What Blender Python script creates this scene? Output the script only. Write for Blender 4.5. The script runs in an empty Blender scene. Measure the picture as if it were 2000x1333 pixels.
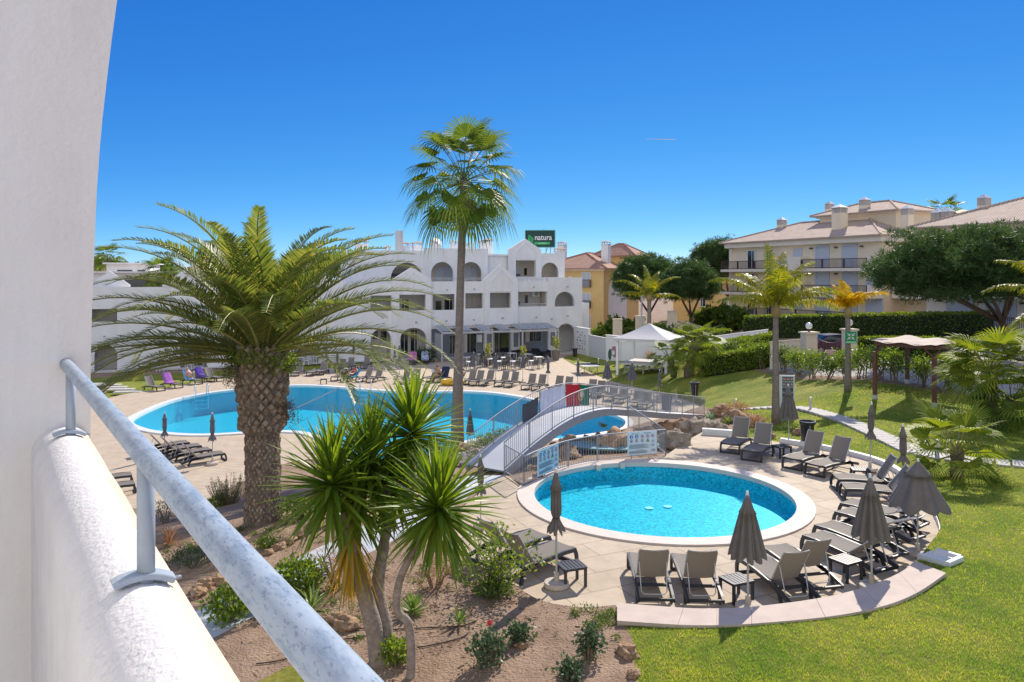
import bpy, math, random
import numpy as np
from mathutils import Vector, Matrix, Euler, noise
from mathutils.geometry import delaunay_2d_cdt, tessellate_polygon
random.seed(7)
R = math.radians
sc = bpy.context.scene
COL = sc.collection
CZ, F, HY = 8.7, 1480.0, 540.0          # eye height, focal length in photo pixels, horizon row

def W(px, py, z):
    d = (CZ - z) * F / (py - HY)
    return Vector(((px - 1000) / F * d, d, z))
def DP(px, py, d):
    return Vector(((px - 1000) / F * d, d, CZ - (py - HY) / F * d))
def rnd(a, b): return random.uniform(a, b)
def V(*a): return Vector(a)

# ------------------------------------------------------------------ materials
def mat(name, col, rough=0.6, var=0.0, scale=8.0, bump=0.0, bscale=None, col2=None, metal=0.0, spec=0.5, dist=0.01, coords='Object'):
    m = bpy.data.materials.new(name); m.use_nodes = True
    nt = m.node_tree; b = nt.nodes['Principled BSDF']
    b.inputs['Roughness'].default_value = rough
    b.inputs['Metallic'].default_value = metal
    b.inputs['Specular IOR Level'].default_value = spec
    b.inputs['Base Color'].default_value = (*col, 1)
    tc = nt.nodes.new('ShaderNodeTexCoord')
    if var > 0 or col2:
        n = nt.nodes.new('ShaderNodeTexNoise'); n.inputs['Scale'].default_value = scale; n.inputs['Detail'].default_value = 6
        n.inputs['Roughness'].default_value = 0.65
        nt.links.new(tc.outputs[coords], n.inputs['Vector'])
        r = nt.nodes.new('ShaderNodeValToRGB')
        c2 = col2 or tuple(max(0, c * (1 - var)) for c in col)
        c1 = col if col2 else tuple(min(1, c * (1 + var * .6)) for c in col)
        r.color_ramp.elements[0].position = 0.36; r.color_ramp.elements[1].position = 0.66
        r.color_ramp.elements[0].color = (*c2, 1); r.color_ramp.elements[1].color = (*c1, 1)
        nt.links.new(n.outputs['Fac'], r.inputs['Fac']); nt.links.new(r.outputs['Color'], b.inputs['Base Color'])
    if bump > 0:
        n2 = nt.nodes.new('ShaderNodeTexNoise'); n2.inputs['Scale'].default_value = bscale or scale * 4; n2.inputs['Detail'].default_value = 5
        nt.links.new(tc.outputs[coords], n2.inputs['Vector'])
        bp = nt.nodes.new('ShaderNodeBump'); bp.inputs['Strength'].default_value = bump; bp.inputs['Distance'].default_value = dist
        nt.links.new(n2.outputs['Fac'], bp.inputs['Height']); nt.links.new(bp.outputs['Normal'], b.inputs['Normal'])
    return m

def leafmat(name, c1, c2, trans=0.45, rough=0.45, c3=None, spec=0.4):
    """leaf: colour varies per leaf, light passes through"""
    m = bpy.data.materials.new(name); m.use_nodes = True
    nt = m.node_tree; b = nt.nodes['Principled BSDF']; out = nt.nodes['Material Output']
    g = nt.nodes.new('ShaderNodeNewGeometry'); r = nt.nodes.new('ShaderNodeValToRGB')
    r.color_ramp.elements[0].color = (*c1, 1); r.color_ramp.elements[1].color = (*c2, 1)
    if c3:
        e = r.color_ramp.elements.new(0.86); e.color = (*c2, 1); r.color_ramp.elements[-1].color = (*c3, 1)
    nt.links.new(g.outputs['Random Per Island'], r.inputs['Fac'])
    nt.links.new(r.outputs['Color'], b.inputs['Base Color'])
    b.inputs['Roughness'].default_value = rough; b.inputs['Specular IOR Level'].default_value = spec
    t = nt.nodes.new('ShaderNodeBsdfTranslucent'); mx = nt.nodes.new('ShaderNodeMixShader')
    hs = nt.nodes.new('ShaderNodeHueSaturation'); hs.inputs['Value'].default_value = 1.7; hs.inputs['Saturation'].default_value = 1.1; hs.inputs['Hue'].default_value = 0.488
    nt.links.new(r.outputs['Color'], hs.inputs['Color']); nt.links.new(hs.outputs['Color'], t.inputs['Color'])
    mx.inputs['Fac'].default_value = trans
    nt.links.new(b.outputs[0], mx.inputs[1]); nt.links.new(t.outputs[0], mx.inputs[2]); nt.links.new(mx.outputs[0], out.inputs['Surface'])
    return m

# ------------------------------------------------------------------ mesh builder
class MB:
    def __init__(s): s.v = []; s.f = []
    def add(s, vs, fs):
        o = len(s.v); s.v.extend([tuple(p) for p in vs]); s.f.extend([tuple(i + o for i in f) for f in fs]); return s
    def box(s, c, size, rot=None):
        hx, hy, hz = size[0] / 2, size[1] / 2, size[2] / 2
        vs = [Vector((x, y, z)) for x in (-hx, hx) for y in (-hy, hy) for z in (-hz, hz)]
        if rot is not None:
            M = rot if isinstance(rot, Matrix) else Matrix.Rotation(rot, 3, 'Z')
            vs = [M @ p for p in vs]
        c = Vector(c)
        return s.add([p + c for p in vs], [(0, 1, 3, 2), (4, 6, 7, 5), (0, 4, 5, 1), (2, 3, 7, 6), (0, 2, 6, 4), (1, 5, 7, 3)])
    def bar(s, p0, p1, w, h=None, up=(0, 0, 1)):
        p0, p1 = Vector(p0), Vector(p1); h = h or w
        t = (p1 - p0).normalized(); up = Vector(up)
        if abs(t.dot(up)) > .98: up = Vector((1, 0, 0))
        a = t.cross(up).normalized() * w / 2; b = a.cross(t).normalized() * h / 2
        vs = [p + i * a + j * b for p in (p0, p1) for i, j in ((-1, -1), (1, -1), (1, 1), (-1, 1))]
        return s.add(vs, [(0, 1, 2, 3), (7, 6, 5, 4), (0, 4, 5, 1), (1, 5, 6, 2), (2, 6, 7, 3), (3, 7, 4, 0)])
    def tube(s, pts, r, n=8, caps=True):
        pts = [Vector(p) for p in pts]; N = len(pts)
        rs = r if isinstance(r, (list, tuple)) else [r] * N
        up = Vector((0, 0, 1)); vs = []; prev = None
        for i, p in enumerate(pts):
            t = (pts[min(i + 1, N - 1)] - pts[max(i - 1, 0)]).normalized()
            if prev is None:
                a = t.cross(up if abs(t.z) < .95 else Vector((1, 0, 0))).normalized()
            else:
                a = (prev - t * prev.dot(t)).normalized()
            prev = a; b = t.cross(a)
            for k in range(n):
                an = 2 * math.pi * k / n
                vs.append(p + (a * math.cos(an) + b * math.sin(an)) * rs[i])
        fs = [(i * n + k, i * n + (k + 1) % n, (i + 1) * n + (k + 1) % n, (i + 1) * n + k) for i in range(N - 1) for k in range(n)]
        if caps: fs += [tuple(range(n - 1, -1, -1)), tuple((N - 1) * n + k for k in range(n))]
        return s.add(vs, fs)
    def lathe(s, prof, n=16, c=(0, 0, 0), fn=None):
        c = Vector(c); vs = []
        for i, (r, z) in enumerate(prof):
            for k in range(n):
                a = 2 * math.pi * k / n; rr = r * (fn(a, i / (len(prof) - 1)) if fn else 1)
                vs.append(c + Vector((rr * math.cos(a), rr * math.sin(a), z)))
        fs = [(i * n + k, i * n + (k + 1) % n, (i + 1) * n + (k + 1) % n, (i + 1) * n + k) for i in range(len(prof) - 1) for k in range(n)]
        if prof[0][0] > .001: fs.append(tuple(range(n - 1, -1, -1)))
        if prof[-1][0] > .001: fs.append(tuple((len(prof) - 1) * n + k for k in range(n)))
        return s.add(vs, fs)
    def prism(s, poly, z0, z1):
        n = len(poly)
        vs = [Vector((p[0], p[1], z0)) for p in poly] + [Vector((p[0], p[1], z1)) for p in poly]
        tri = tessellate_polygon([[Vector((p[0], p[1], 0)) for p in poly]])
        fs = [tuple(i + n for i in t) for t in tri] + [tuple(reversed(t)) for t in tri]
        fs += [(i, (i + 1) % n, n + (i + 1) % n, n + i) for i in range(n)]
        return s.add(vs, fs)
    def wall(s, outer, holes, th, y=0.0):
        """upright slab in the local x-z plane, front at y, th thick towards +y, with openings"""
        loops = [outer] + holes
        flat = [p for l in loops for p in l]
        tri = tessellate_polygon([[Vector((p[0], p[1], 0)) for p in l] for l in loops])
        n = len(flat)
        vs = [Vector((p[0], y, p[1])) for p in flat] + [Vector((p[0], y + th, p[1])) for p in flat]
        fs = [tuple(t) for t in tri] + [tuple(i + n for i in reversed(t)) for t in tri]
        o = 0
        for l in loops:
            m = len(l)
            fs += [(o + i, o + (i + 1) % m, n + o + (i + 1) % m, n + o + i) for i in range(m)]
            o += m
        return s.add(vs, fs)
    def blob(s, c, r, sub=2, amp=.25, fr=1.2, sq=(1, 1, 1), seed=0):
        import bmesh
        bm = bmesh.new(); bmesh.ops.create_icosphere(bm, subdivisions=sub, radius=1)
        vs = []
        c = Vector(c)
        for v in bm.verts:
            p = v.co.copy()
            k = 1 + amp * noise.noise(p * fr + Vector((seed * 3.1, seed * 1.7, seed))) + amp * .45 * noise.noise(p * fr * 2.7 + Vector((seed, 5, 2)))
            vs.append(c + Vector((p.x * sq[0], p.y * sq[1], p.z * sq[2])) * r * k)
        fs = [tuple(v.index for v in f.verts) for f in bm.faces]; bm.free()
        return s.add(vs, fs)
    def build(s, name, m=None, parent=None, smooth=False, loc=None, fix=True):
        me = bpy.data.meshes.new(name); me.from_pydata(s.v, [], s.f); 
        if fix and len(s.f) < 60000:
            import bmesh
            bm = bmesh.new(); bm.from_mesh(me); bmesh.ops.recalc_face_normals(bm, faces=bm.faces); bm.to_mesh(me); bm.free()
        if m: me.materials.append(m)
        if smooth: me.polygons.foreach_set('use_smooth', [True] * len(me.polygons))
        me.update()
        o = bpy.data.objects.new(name, me); COL.objects.link(o)
        if parent: o.parent = parent
        if loc is not None: o.location = loc
        return o

def tag(o, label=None, cat=None, group=None, kind=None):
    if label: o['label'] = label
    if cat: o['category'] = cat
    if group: o['group'] = group
    if kind: o['kind'] = kind
    return o
def thing(name, label, cat, loc=(0, 0, 0), rz=0, group=None):
    o = bpy.data.objects.new(name, None); COL.objects.link(o); o.empty_display_size = .2
    o.location = loc; o.rotation_euler = (0, 0, rz)
    return tag(o, label, cat, group)
def kids(o): return [c for c in COL.objects if c.parent == o]
_kidcache = {}
def dup(o, loc, rz, label=None, scale=1.0):
    def tree(x):
        if x.name not in _kidcache: _kidcache[x.name] = [c for c in bpy.data.objects if c.parent == x]
        return _kidcache[x.name]
    r = o.copy(); COL.objects.link(r); r.location = loc; r.rotation_euler = (0, 0, rz); r.scale = (scale,) * 3
    if label: r['label'] = label
    for ch in tree(o):
        c = ch.copy(); COL.objects.link(c); c.parent = r
        for g in tree(ch):
            d = g.copy(); COL.objects.link(d); d.parent = c
    return r
ORD = ['first', 'second', 'third', 'fourth', 'fifth', 'sixth', 'seventh', 'eighth', 'ninth', 'tenth', 'eleventh', 'twelfth', 'thirteenth', 'fourteenth', 'fifteenth', 'sixteenth', 'seventeenth', 'eighteenth', 'nineteenth', 'twentieth']

# ------------------------------------------------------------------ plants
def frond(mb, base, az, el, L, droop, nl=60, ll=.5, lw=.035, vee=.5, fwd=.8, hang=.25, twist=0.0, rr=.025, st=.1, plume=0.0, rach=None):
    """feather leaf: arching midrib and leaflets on both sides"""
    N = 14; p = Vector(base); pts = [p.copy()]; tans = []
    e = el; a = az
    for i in range(N):
        t = Vector((math.cos(a) * math.cos(e), math.sin(a) * math.cos(e), math.sin(e))); tans.append(t)
        p = p + t * (L / N); pts.append(p.copy())
        e -= droop / N * (0.35 + 1.3 * i / N); a += twist / N
        e = max(e, -1.5)
    tans.append(tans[-1])
    (rach or mb).tube(pts, [rr * (1 - .85 * i / N) for i in range(N + 1)], 4, False)
    side0 = Vector((-math.sin(az), math.cos(az), 0))
    for k in range(nl):
        u = st + (1 - st) * (k + .5) / nl; x = u * N; i = min(int(x), N - 1); fr = x - i
        q = pts[i].lerp(pts[i + 1], fr); t = tans[i]
        s = (side0 - t * side0.dot(t)).normalized(); n = s.cross(t); n = n if n.z > 0 else -n
        prof = math.sin(min(1, (u - st + .06) * 3.2) * 1.57) * (1 - .72 * max(0, u - .45) / .55)
        for sg in (-1, 1):
            pl = plume * rnd(-1, 1)
            d = (t * (fwd + .5 * u) + s * sg + n * (vee + pl) + Vector((0, 0, -hang)) + Vector((rnd(-.12, .12), rnd(-.12, .12), rnd(-.12, .12)))).normalized()
            l = ll * prof * rnd(.88, 1.1)
            wv = d.cross(n).normalized() * lw / 2 if abs(d.dot(n)) < .97 else t * lw / 2
            m_ = q + d * l * .5; tip = q + d * l + Vector((0, 0, -l * hang * .5))
            mb.add([q - wv * .5, q + wv * .5, m_ + wv, m_ - wv, tip], [(0, 1, 2, 3), (3, 2, 4)])

def fanleaf(mb, base, az, el, pl, br, nseg=26, spread=2.2, droop=.5, tipdroop=.4, split=.46, pet=None, w=None, fold=.12, ):
    """fan palm leaf: stalk and pleated blade with split tips"""
    d = Vector((math.cos(az) * math.cos(el), math.sin(az) * math.cos(el), math.sin(el)))
    pts = []; p = Vector(base); e = el
    for i in range(6):
        pts.append(p.copy()); t = Vector((math.cos(az) * math.cos(e), math.sin(az) * math.cos(e), math.sin(e)))
        p = p + t * pl / 5; e -= droop * .12
    (pet or mb).tube(pts, [.028 - .003 * i for i in range(6)], 4, False)
    hub = pts[-1]; e -= droop * .35
    t = Vector((math.cos(az) * math.cos(e), math.sin(az) * math.cos(e), math.sin(e)))
    s = Vector((-math.sin(az), math.cos(az), 0)); n = s.cross(t); n = n if n.z > 0 else -n
    roll = rnd(-.3, .3); s, n = s * math.cos(roll) + n * math.sin(roll), n * math.cos(roll) - s * math.sin(roll)
    A = [spread * (2 * k / nseg - 1) for k in range(nseg + 1)]
    def at(a, r, dz=0):
        q = t * math.cos(a) + s * math.sin(a)
        return hub + q * r + n * (fold * r * (1 - math.cos(a)) * 1.2) + Vector((0, 0, -dz))
    for k in range(nseg):
        a0, a1 = A[k], A[k + 1]; am = (a0 + a1) / 2
        r = br * (1 - .22 * abs(am) / spread) * rnd(.93, 1.05); rs = r * split
        td = tipdroop * r * rnd(.7, 1.3)
        pm = n * (.035 * br)
        mb.add([hub, at(a0, rs), at(am, rs) + pm, at(a1, rs)], [(0, 1, 2), (0, 2, 3)])
        hw = (a1 - a0) * .47
        q1 = (at(am - hw * .8, rs * 1.0), at(am + hw * .8, rs * 1.0)); mid = rs + (r - rs) * .55
        q2 = (at(am - hw * .5, mid, td * .3), at(am + hw * .5, mid, td * .3)); tip = at(am, r, td)
        mb.add([q1[0], q1[1], q2[1], q2[0], tip], [(0, 1, 2, 3), (3, 2, 4)])

def swords(mb, c, n, L, w, emin, emax, droop=.3, axis=None, start=.03, vfold=.18):
    """rosette of stiff sword leaves"""
    c = Vector(c)
    for k in range(n):
        f = (k + .5) / n
        az = k * 2.39996 + rnd(-.2, .2); el = emax + (emin - emax) * f ** .9 + rnd(-.12, .12)
        l = L * rnd(.8, 1.08) * (1 - .15 * abs(f - .5)); p = c + Vector((0, 0, .16 * L * (1 - f)))
        e = el; pts = [];
        dd = droop * rnd(.0, 1.0) ** 1.5 * 2.4
        for i in range(4):
            t = Vector((math.cos(az) * math.cos(e), math.sin(az) * math.cos(e), math.sin(e)))
            if i == 0: p = p + t * start
            pts.append((p.copy(), t)); p = p + t * l / 3; e -= dd / 3
        s = Vector((-math.sin(az), math.cos(az), 0)); vs = []
        for (q, t), ww in zip(pts[:3], (.6, 1.0, .72)):
            n_ = s.cross(t); n_ = n_ if n_.z > 0 else -n_
            vs += [q - s * w * ww / 2 + n_ * w * vfold, q, q + s * w * ww / 2 + n_ * w * vfold]
        vs.append(pts[3][0])
        mb.add(vs, [(0, 1, 4, 3), (1, 2, 5, 4), (3, 4, 7, 6), (4, 5, 8, 7), (6, 7, 9), (7, 8, 9)])

def leaf(mb, p, d, l, w):
    d = Vector(d).normalized(); s = d.cross(Vector((rnd(-1, 1), rnd(-1, 1), rnd(-1, 1)))).normalized() * w / 2
    p = Vector(p); m = p + d * l * .5
    mb.add([p, m + s, p + d * l, m - s], [(0, 1, 2, 3)])
def rdir(zb=0.0):
    while True:
        v = Vector((rnd(-1, 1), rnd(-1, 1), rnd(-1, 1)))
        if .01 < v.length_squared < 1: break
    v.normalize(); v.z += zb
    return v.normalized()
def bushleaves(mb, c, rad, n, l, w, shell=.55, zb=.25, fr=1.3, lump=.3):
    """leaves through an uneven ellipsoid"""
    c = Vector(c); sd = Vector((rnd(-50, 50), rnd(-50, 50), rnd(-50, 50)))
    for _ in range(n):
        u = rdir(); k = 1 + lump * noise.noise(u * fr * 1.6 + sd) + lump * .5 * noise.noise(u * fr * 4 + sd)
        r = (shell + (1 - shell) * random.random()) * k
        p = c + Vector((u.x * rad[0], u.y * rad[1], u.z * rad[2])) * r
        leaf(mb, p, (u * .6 + rdir(zb)), l * rnd(.6, 1.2), w * rnd(.7, 1.2))
def tufts(mb, c, rad, n, tl, tw, k=9, shell=.6, fr=1.6, lump=.35, flat=-.35):
    """needle tufts through an umbrella-shaped crown"""
    c = Vector(c); sd = Vector((rnd(-50, 50), rnd(-50, 50), rnd(-50, 50)))
    for _ in range(n):
        u = rdir()
        if u.z < flat: u.z = flat + rnd(-.12, .08); 
        kk = 1 + lump * noise.noise(u * fr * 1.7 + sd) + lump * .6 * noise.noise(u * fr * 4.3 + sd)
        r = (1 - (1 - shell) * random.random() ** 1.6) * kk
        p = c + Vector((u.x * rad[0], u.y * rad[1], u.z * rad[2])) * r
        up = (u + Vector((0, 0, .7))).normalized()
        for _ in range(k):
            leaf(mb, p, up * .8 + rdir() * .9, tl * rnd(.6, 1.2), tw)
# ------------------------------------------------------------------ materials in use
M = {}
M['stucco'] = mat('white_stucco', (.85, .85, .85), .85, .05, .8, .5, 60, dist=.004)
def stains(m, k=.86, sc_=1.6):
    nt = m.node_tree; b = nt.nodes['Principled BSDF']; l = b.inputs['Base Color'].links[0]; src = l.from_socket
    tc = nt.nodes.new('ShaderNodeTexCoord'); mp = nt.nodes.new('ShaderNodeMapping'); mp.inputs['Scale'].default_value = (1, 1, .12); nt.links.new(tc.outputs['Object'], mp.inputs[0])
    n = nt.nodes.new('ShaderNodeTexNoise'); n.inputs['Scale'].default_value = sc_; n.inputs['Detail'].default_value = 8; n.inputs['Roughness'].default_value = .75; nt.links.new(mp.outputs[0], n.inputs['Vector'])
    r = nt.nodes.new('ShaderNodeValToRGB'); r.color_ramp.elements[0].position = .36; r.color_ramp.elements[1].position = .56; r.color_ramp.elements[0].color = (k, k * .985, k * .95, 1); r.color_ramp.elements[1].color = (1, 1, 1, 1); nt.links.new(n.outputs['Fac'], r.inputs[0])
    x = nt.nodes.new('ShaderNodeMixRGB'); x.blend_type = 'MULTIPLY'; x.inputs[0].default_value = 1; nt.links.new(src, x.inputs[1]); nt.links.new(r.outputs[0], x.inputs[2]); nt.links.new(x.outputs[0], b.inputs['Base Color'])
stains(M['stucco'], .93, .9)
M['endwall'] = mat('end_wall_stucco', (.82, .80, .77), .85, .04, 1.4, .6, 34, dist=.008)
M['parapet_white'] = mat('parapet_white', (.73, .725, .715), .85, .07, 5, .9, 70, dist=.006)
M['cream'] = mat('cream_paint', (.70, .60, .47), .8, .06, 2.0, .2, 80, dist=.002)
stains(M['endwall'], .95, 2.0); stains(M['cream'], .9, 4.0)
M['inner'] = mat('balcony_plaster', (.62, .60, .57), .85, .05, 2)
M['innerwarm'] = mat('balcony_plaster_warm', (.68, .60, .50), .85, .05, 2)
M['rail'] = mat('weathered_grey_paint', (.50, .56, .61), .42, .0, 55, .2, 150, col2=(.20, .28, .37), dist=.001)
def rail_mat():
    m = mat('weathered_grey_paint', (.42, .49, .55), .42); nt = m.node_tree; b = nt.nodes['Principled BSDF']
    tc = nt.nodes.new('ShaderNodeTexCoord'); mp = nt.nodes.new('ShaderNodeMapping'); mp.inputs['Scale'].default_value = (1, .32, 1); nt.links.new(tc.outputs['Object'], mp.inputs[0])
    def nz(s_, d, a, b_, lo, hi):
        n = nt.nodes.new('ShaderNodeTexNoise'); n.inputs['Scale'].default_value = s_; n.inputs['Detail'].default_value = d; n.inputs['Roughness'].default_value = .7; nt.links.new(mp.outputs[0], n.inputs['Vector'])
        r = nt.nodes.new('ShaderNodeValToRGB'); r.color_ramp.elements[0].position = lo; r.color_ramp.elements[1].position = hi; r.color_ramp.elements[0].color = (*a, 1); r.color_ramp.elements[1].color = (*b_, 1); nt.links.new(n.outputs['Fac'], r.inputs[0]); return n, r
    n1, r1 = nz(38, 8, (.25, .32, .40), (.36, .43, .50), .42, .52); n2, r2 = nz(190, 4, (.62, .66, .72), (1, 1, 1), .38, .44)
    mx = nt.nodes.new('ShaderNodeMixRGB'); mx.blend_type = 'MULTIPLY'; mx.inputs[0].default_value = 1; nt.links.new(r1.outputs[0], mx.inputs[1]); nt.links.new(r2.outputs[0], mx.inputs[2]); nt.links.new(mx.outputs[0], b.inputs['Base Color'])
    bp = nt.nodes.new('ShaderNodeBump'); bp.inputs['Strength'].default_value = .35; bp.inputs['Distance'].default_value = .001; nt.links.new(n1.outputs['Fac'], bp.inputs['Height']); nt.links.new(bp.outputs[0], b.inputs['Normal']); return m
M['rail'] = rail_mat()
M['rail_dark'] = mat('grey_paint', (.36, .42, .48), .45, .1, 10)
M['steel'] = mat('painted_steel', (.33, .35, .37), .5, .08, 6)
M['chrome'] = mat('polished_steel', (.75, .76, .78), .15, metal=1)
M['charcoal'] = mat('charcoal_plastic', (.035, .038, .047), .42, .15, 6)
M['sling'] = None
M['alu'] = mat('pale_frame', (.52, .52, .52), .4)
M['canvas'] = mat('grey_canvas', (.165, .145, .128), .85, .12, 5, .2, 200, dist=.002)
M['canvas_far'] = mat('slate_canvas', (.15, .15, .17), .85, .12, 5)
M['pole'] = mat('pole_beige', (.48, .46, .42), .5)
M['conc'] = mat('cast_stone', (.55, .48, .40), .9, .15, 8, .4)
M['white'] = mat('white_paint', (.80, .80, .79), .55, .03, 5)
M['pvc'] = mat('white_plastic', (.8, .8, .8), .4)
M['coping'] = mat('pink_stone_coping', (.55, .45, .375), .8, .10, 3.0, .25, 60, dist=.003)
M['rim'] = mat('pale_pool_rim', (.66, .57, .50), .75, .06, 2.0, .2, 40, dist=.003)
M['rimwhite'] = mat('white_pool_rim', (.70, .72, .72), .6, .06, 3)
M['glass'] = mat('dark_glass', (.02, .025, .03), .08, spec=.8)
M['shutter'] = mat('pale_shutter', (.50, .55, .62), .6, .04, 8)
M['shutterw'] = mat('warm_shutter', (.60, .56, .50), .6, .05, 8)
M['beige'] = mat('beige_render', (.83, .71, .52), .85, .05, 1.0)
M['beigew'] = mat('pale_render', (.82, .74, .62), .85, .05, 1.0)
M['yellow'] = mat('yellow_render', (.76, .53, .22), .85, .06, .8)
M['brown'] = mat('brown_iron', (.065, .035, .035), .5)
M['redwood'] = mat('red_timber', (.16, .065, .045), .7, .25, 9, .3, 30)
M['bark'] = mat('palm_bark', (.19, .145, .11), .95, .35, 7, 1.0, 18, dist=.03)
M['barkgrey'] = mat('grey_bark', (.24, .205, .17), .95, .25, 6, .9, 16, dist=.03)
M['yuccabark'] = mat('yucca_bark', (.40, .33, .26), .95, .30, 9, 1.0, 22, col2=(.24, .19, .15), dist=.02)
M['pinebark'] = mat('pine_bark', (.13, .085, .06), .95, .3, 5, 1.0, 14, dist=.03)
M['boot'] = mat('leaf_scar', (.46, .36, .25), .95, .35, 7, .9, 26, col2=(.15, .11, .08), dist=.02)
M['soil'] = None
M['rock'] = mat('limestone', (.50, .345, .215), .95, .0, 3.2, 1.0, 9, col2=(.27, .155, .085), dist=.08)
M['rockgrey'] = mat('grey_limestone', (.43, .365, .285), .95, .0, 3.2, 1.0, 9, col2=(.22, .175, .13), dist=.08)
M['asphalt'] = mat('pavement', (.38, .35, .33), .9, .12, 1.5)
M['pathcol'] = mat('painted_path', (.50, .53, .57), .6, .08, .9, .2, 30, dist=.003)
M['slab'] = mat('stone_slab', (.50, .48, .45), .85, .12, 4, .3, 30)
M['skin'] = mat('skin', (.55, .30, .21), .5)
M['black'] = mat('black_plastic', (.012, .013, .016), .35)
M['rattan'] = mat('dark_rattan', (.02, .022, .03), .6, .2, 20)
M['fabricgrey'] = mat('chair_weave', (.10, .095, .095), .7, .15, 12)
M['tarp'] = mat('shade_canvas', (.60, .585, .565), .8, .06, 4)
M['tan'] = mat('tan_canvas', (.50, .42, .35), .85, .1, 4)

# leaves
M['canary'] = leafmat('date_palm_leaf', (.090, .140, .030), (.20, .24, .048), .43, .42, c3=(.36, .32, .07))
M['canary_rib'] = mat('palm_midrib', (.26, .25, .07), .5)
M['fan'] = leafmat('fan_palm_leaf', (.085, .15, .030), (.18, .24, .042), .42, .5, spec=.2)
M['fanbright'] = leafmat('fan_leaf_bright', (.12, .19, .028), (.27, .31, .042), .46, .5, spec=.2)
M['queen'] = leafmat('queen_palm_leaf', (.12, .19, .028), (.32, .31, .028), .5, .4, c3=(.56, .41, .03))
M['queen_gold'] = leafmat('golden_palm_leaf', (.42, .34, .03), (.66, .47, .03), .5, .4)
M['yucca'] = leafmat('yucca_leaf', (.085, .165, .020), (.225, .31, .036), .38, .40)
M['sling'] = leafmat('taupe_mesh', (.285, .255, .22), (.31, .28, .24), .30, .7, spec=.2)
M['slingback'] = M['sling']
M['yuccadry'] = leafmat('yucca_dry_leaf', (0.348, 0.290, 0.032), (0.580, 0.362, 0.043), .4, .5)
M['pine'] = leafmat('pine_needles', (.036, .080, .024), (.085, .145, .038), .30, .5)
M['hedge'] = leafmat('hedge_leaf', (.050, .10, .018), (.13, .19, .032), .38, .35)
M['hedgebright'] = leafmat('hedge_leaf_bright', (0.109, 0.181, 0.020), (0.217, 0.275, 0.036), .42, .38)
M['shrub'] = leafmat('shrub_leaf', (0.058, 0.116, 0.023), (0.145, 0.203, 0.041), .38, .4)
M['lime'] = leafmat('lime_leaf', (0.109, 0.196, 0.023), (0.217, 0.290, 0.043), .42, .4)
M['olive'] = leafmat('olive_leaf', (0.123, 0.145, 0.109), (0.246, 0.261, 0.196), .3, .5)
M['rosebush'] = leafmat('rose_leaf', (0.041, 0.087, 0.041), (0.094, 0.145, 0.065), .3, .4)
M['red'] = mat('red_petal', (.5, .02, .03), .5)
M['dry'] = leafmat('dry_plant', (0.290, 0.174, 0.087), (0.464, 0.275, 0.145), .3, .7)
M['aloe'] = leafmat('aloe_leaf', (0.145, 0.246, 0.058), (0.246, 0.334, 0.087), .3, .4)
M['agave'] = leafmat('agave_leaf', (0.131, 0.217, 0.145), (0.203, 0.304, 0.189), .3, .4)
M['twig'] = mat('twig', (.24, .18, .12), .9)

def soil_mat():
    m = mat('garden_soil', (.40, .275, .185), .97, .0, 1.3, 1.0, 22, col2=(.24, .155, .10), dist=.06)
    return m
M['soil'] = soil_mat()
def lawn_mat():
    m = bpy.data.materials.new('lawn_grass'); m.use_nodes = True; nt = m.node_tree; b = nt.nodes['Principled BSDF']
    tc = nt.nodes.new('ShaderNodeTexCoord')
    def nz(sc_, det, ro=.6):
        n = nt.nodes.new('ShaderNodeTexNoise'); n.inputs['Scale'].default_value = sc_; n.inputs['Detail'].default_value = det; n.inputs['Roughness'].default_value = ro
        nt.links.new(tc.outputs['Object'], n.inputs['Vector']); return n
    n1, n2, n3 = nz(.45, 4), nz(9, 6, .8), nz(60, 3, .8)
    r1 = nt.nodes.new('ShaderNodeValToRGB'); r1.color_ramp.elements[0].position = .35; r1.color_ramp.elements[1].position = .68
    r1.color_ramp.elements[0].color = (.20, .275, .035, 1); r1.color_ramp.elements[1].color = (.44, .42, .09, 1)
    r2 = nt.nodes.new('ShaderNodeValToRGB'); r2.color_ramp.elements[0].position = .36; r2.color_ramp.elements[1].position = .66
    r2.color_ramp.elements[0].color = (.55, .60, .5, 1); r2.color_ramp.elements[1].color = (1.2, 1.15, 1.1, 1)
    mx = nt.nodes.new('ShaderNodeMixRGB'); mx.blend_type = 'MULTIPLY'; mx.inputs[0].default_value = 1
    nt.links.new(n1.outputs['Fac'], r1.inputs[0]); nt.links.new(n2.outputs['Fac'], r2.inputs[0])
    nt.links.new(r1.outputs[0], mx.inputs[1]); nt.links.new(r2.outputs[0], mx.inputs[2]); nt.links.new(mx.outputs[0], b.inputs['Base Color'])
    b.inputs['Roughness'].default_value = .9; b.inputs['Specular IOR Level'].default_value = .15
    bp = nt.nodes.new('ShaderNodeBump'); bp.inputs['Strength'].default_value = 1; bp.inputs['Distance'].default_value = .06
    nt.links.new(n3.outputs['Fac'], bp.inputs['Height']); nt.links.new(bp.outputs[0], b.inputs['Normal'])
    return m
M['lawn'] = lawn_mat()
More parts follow.
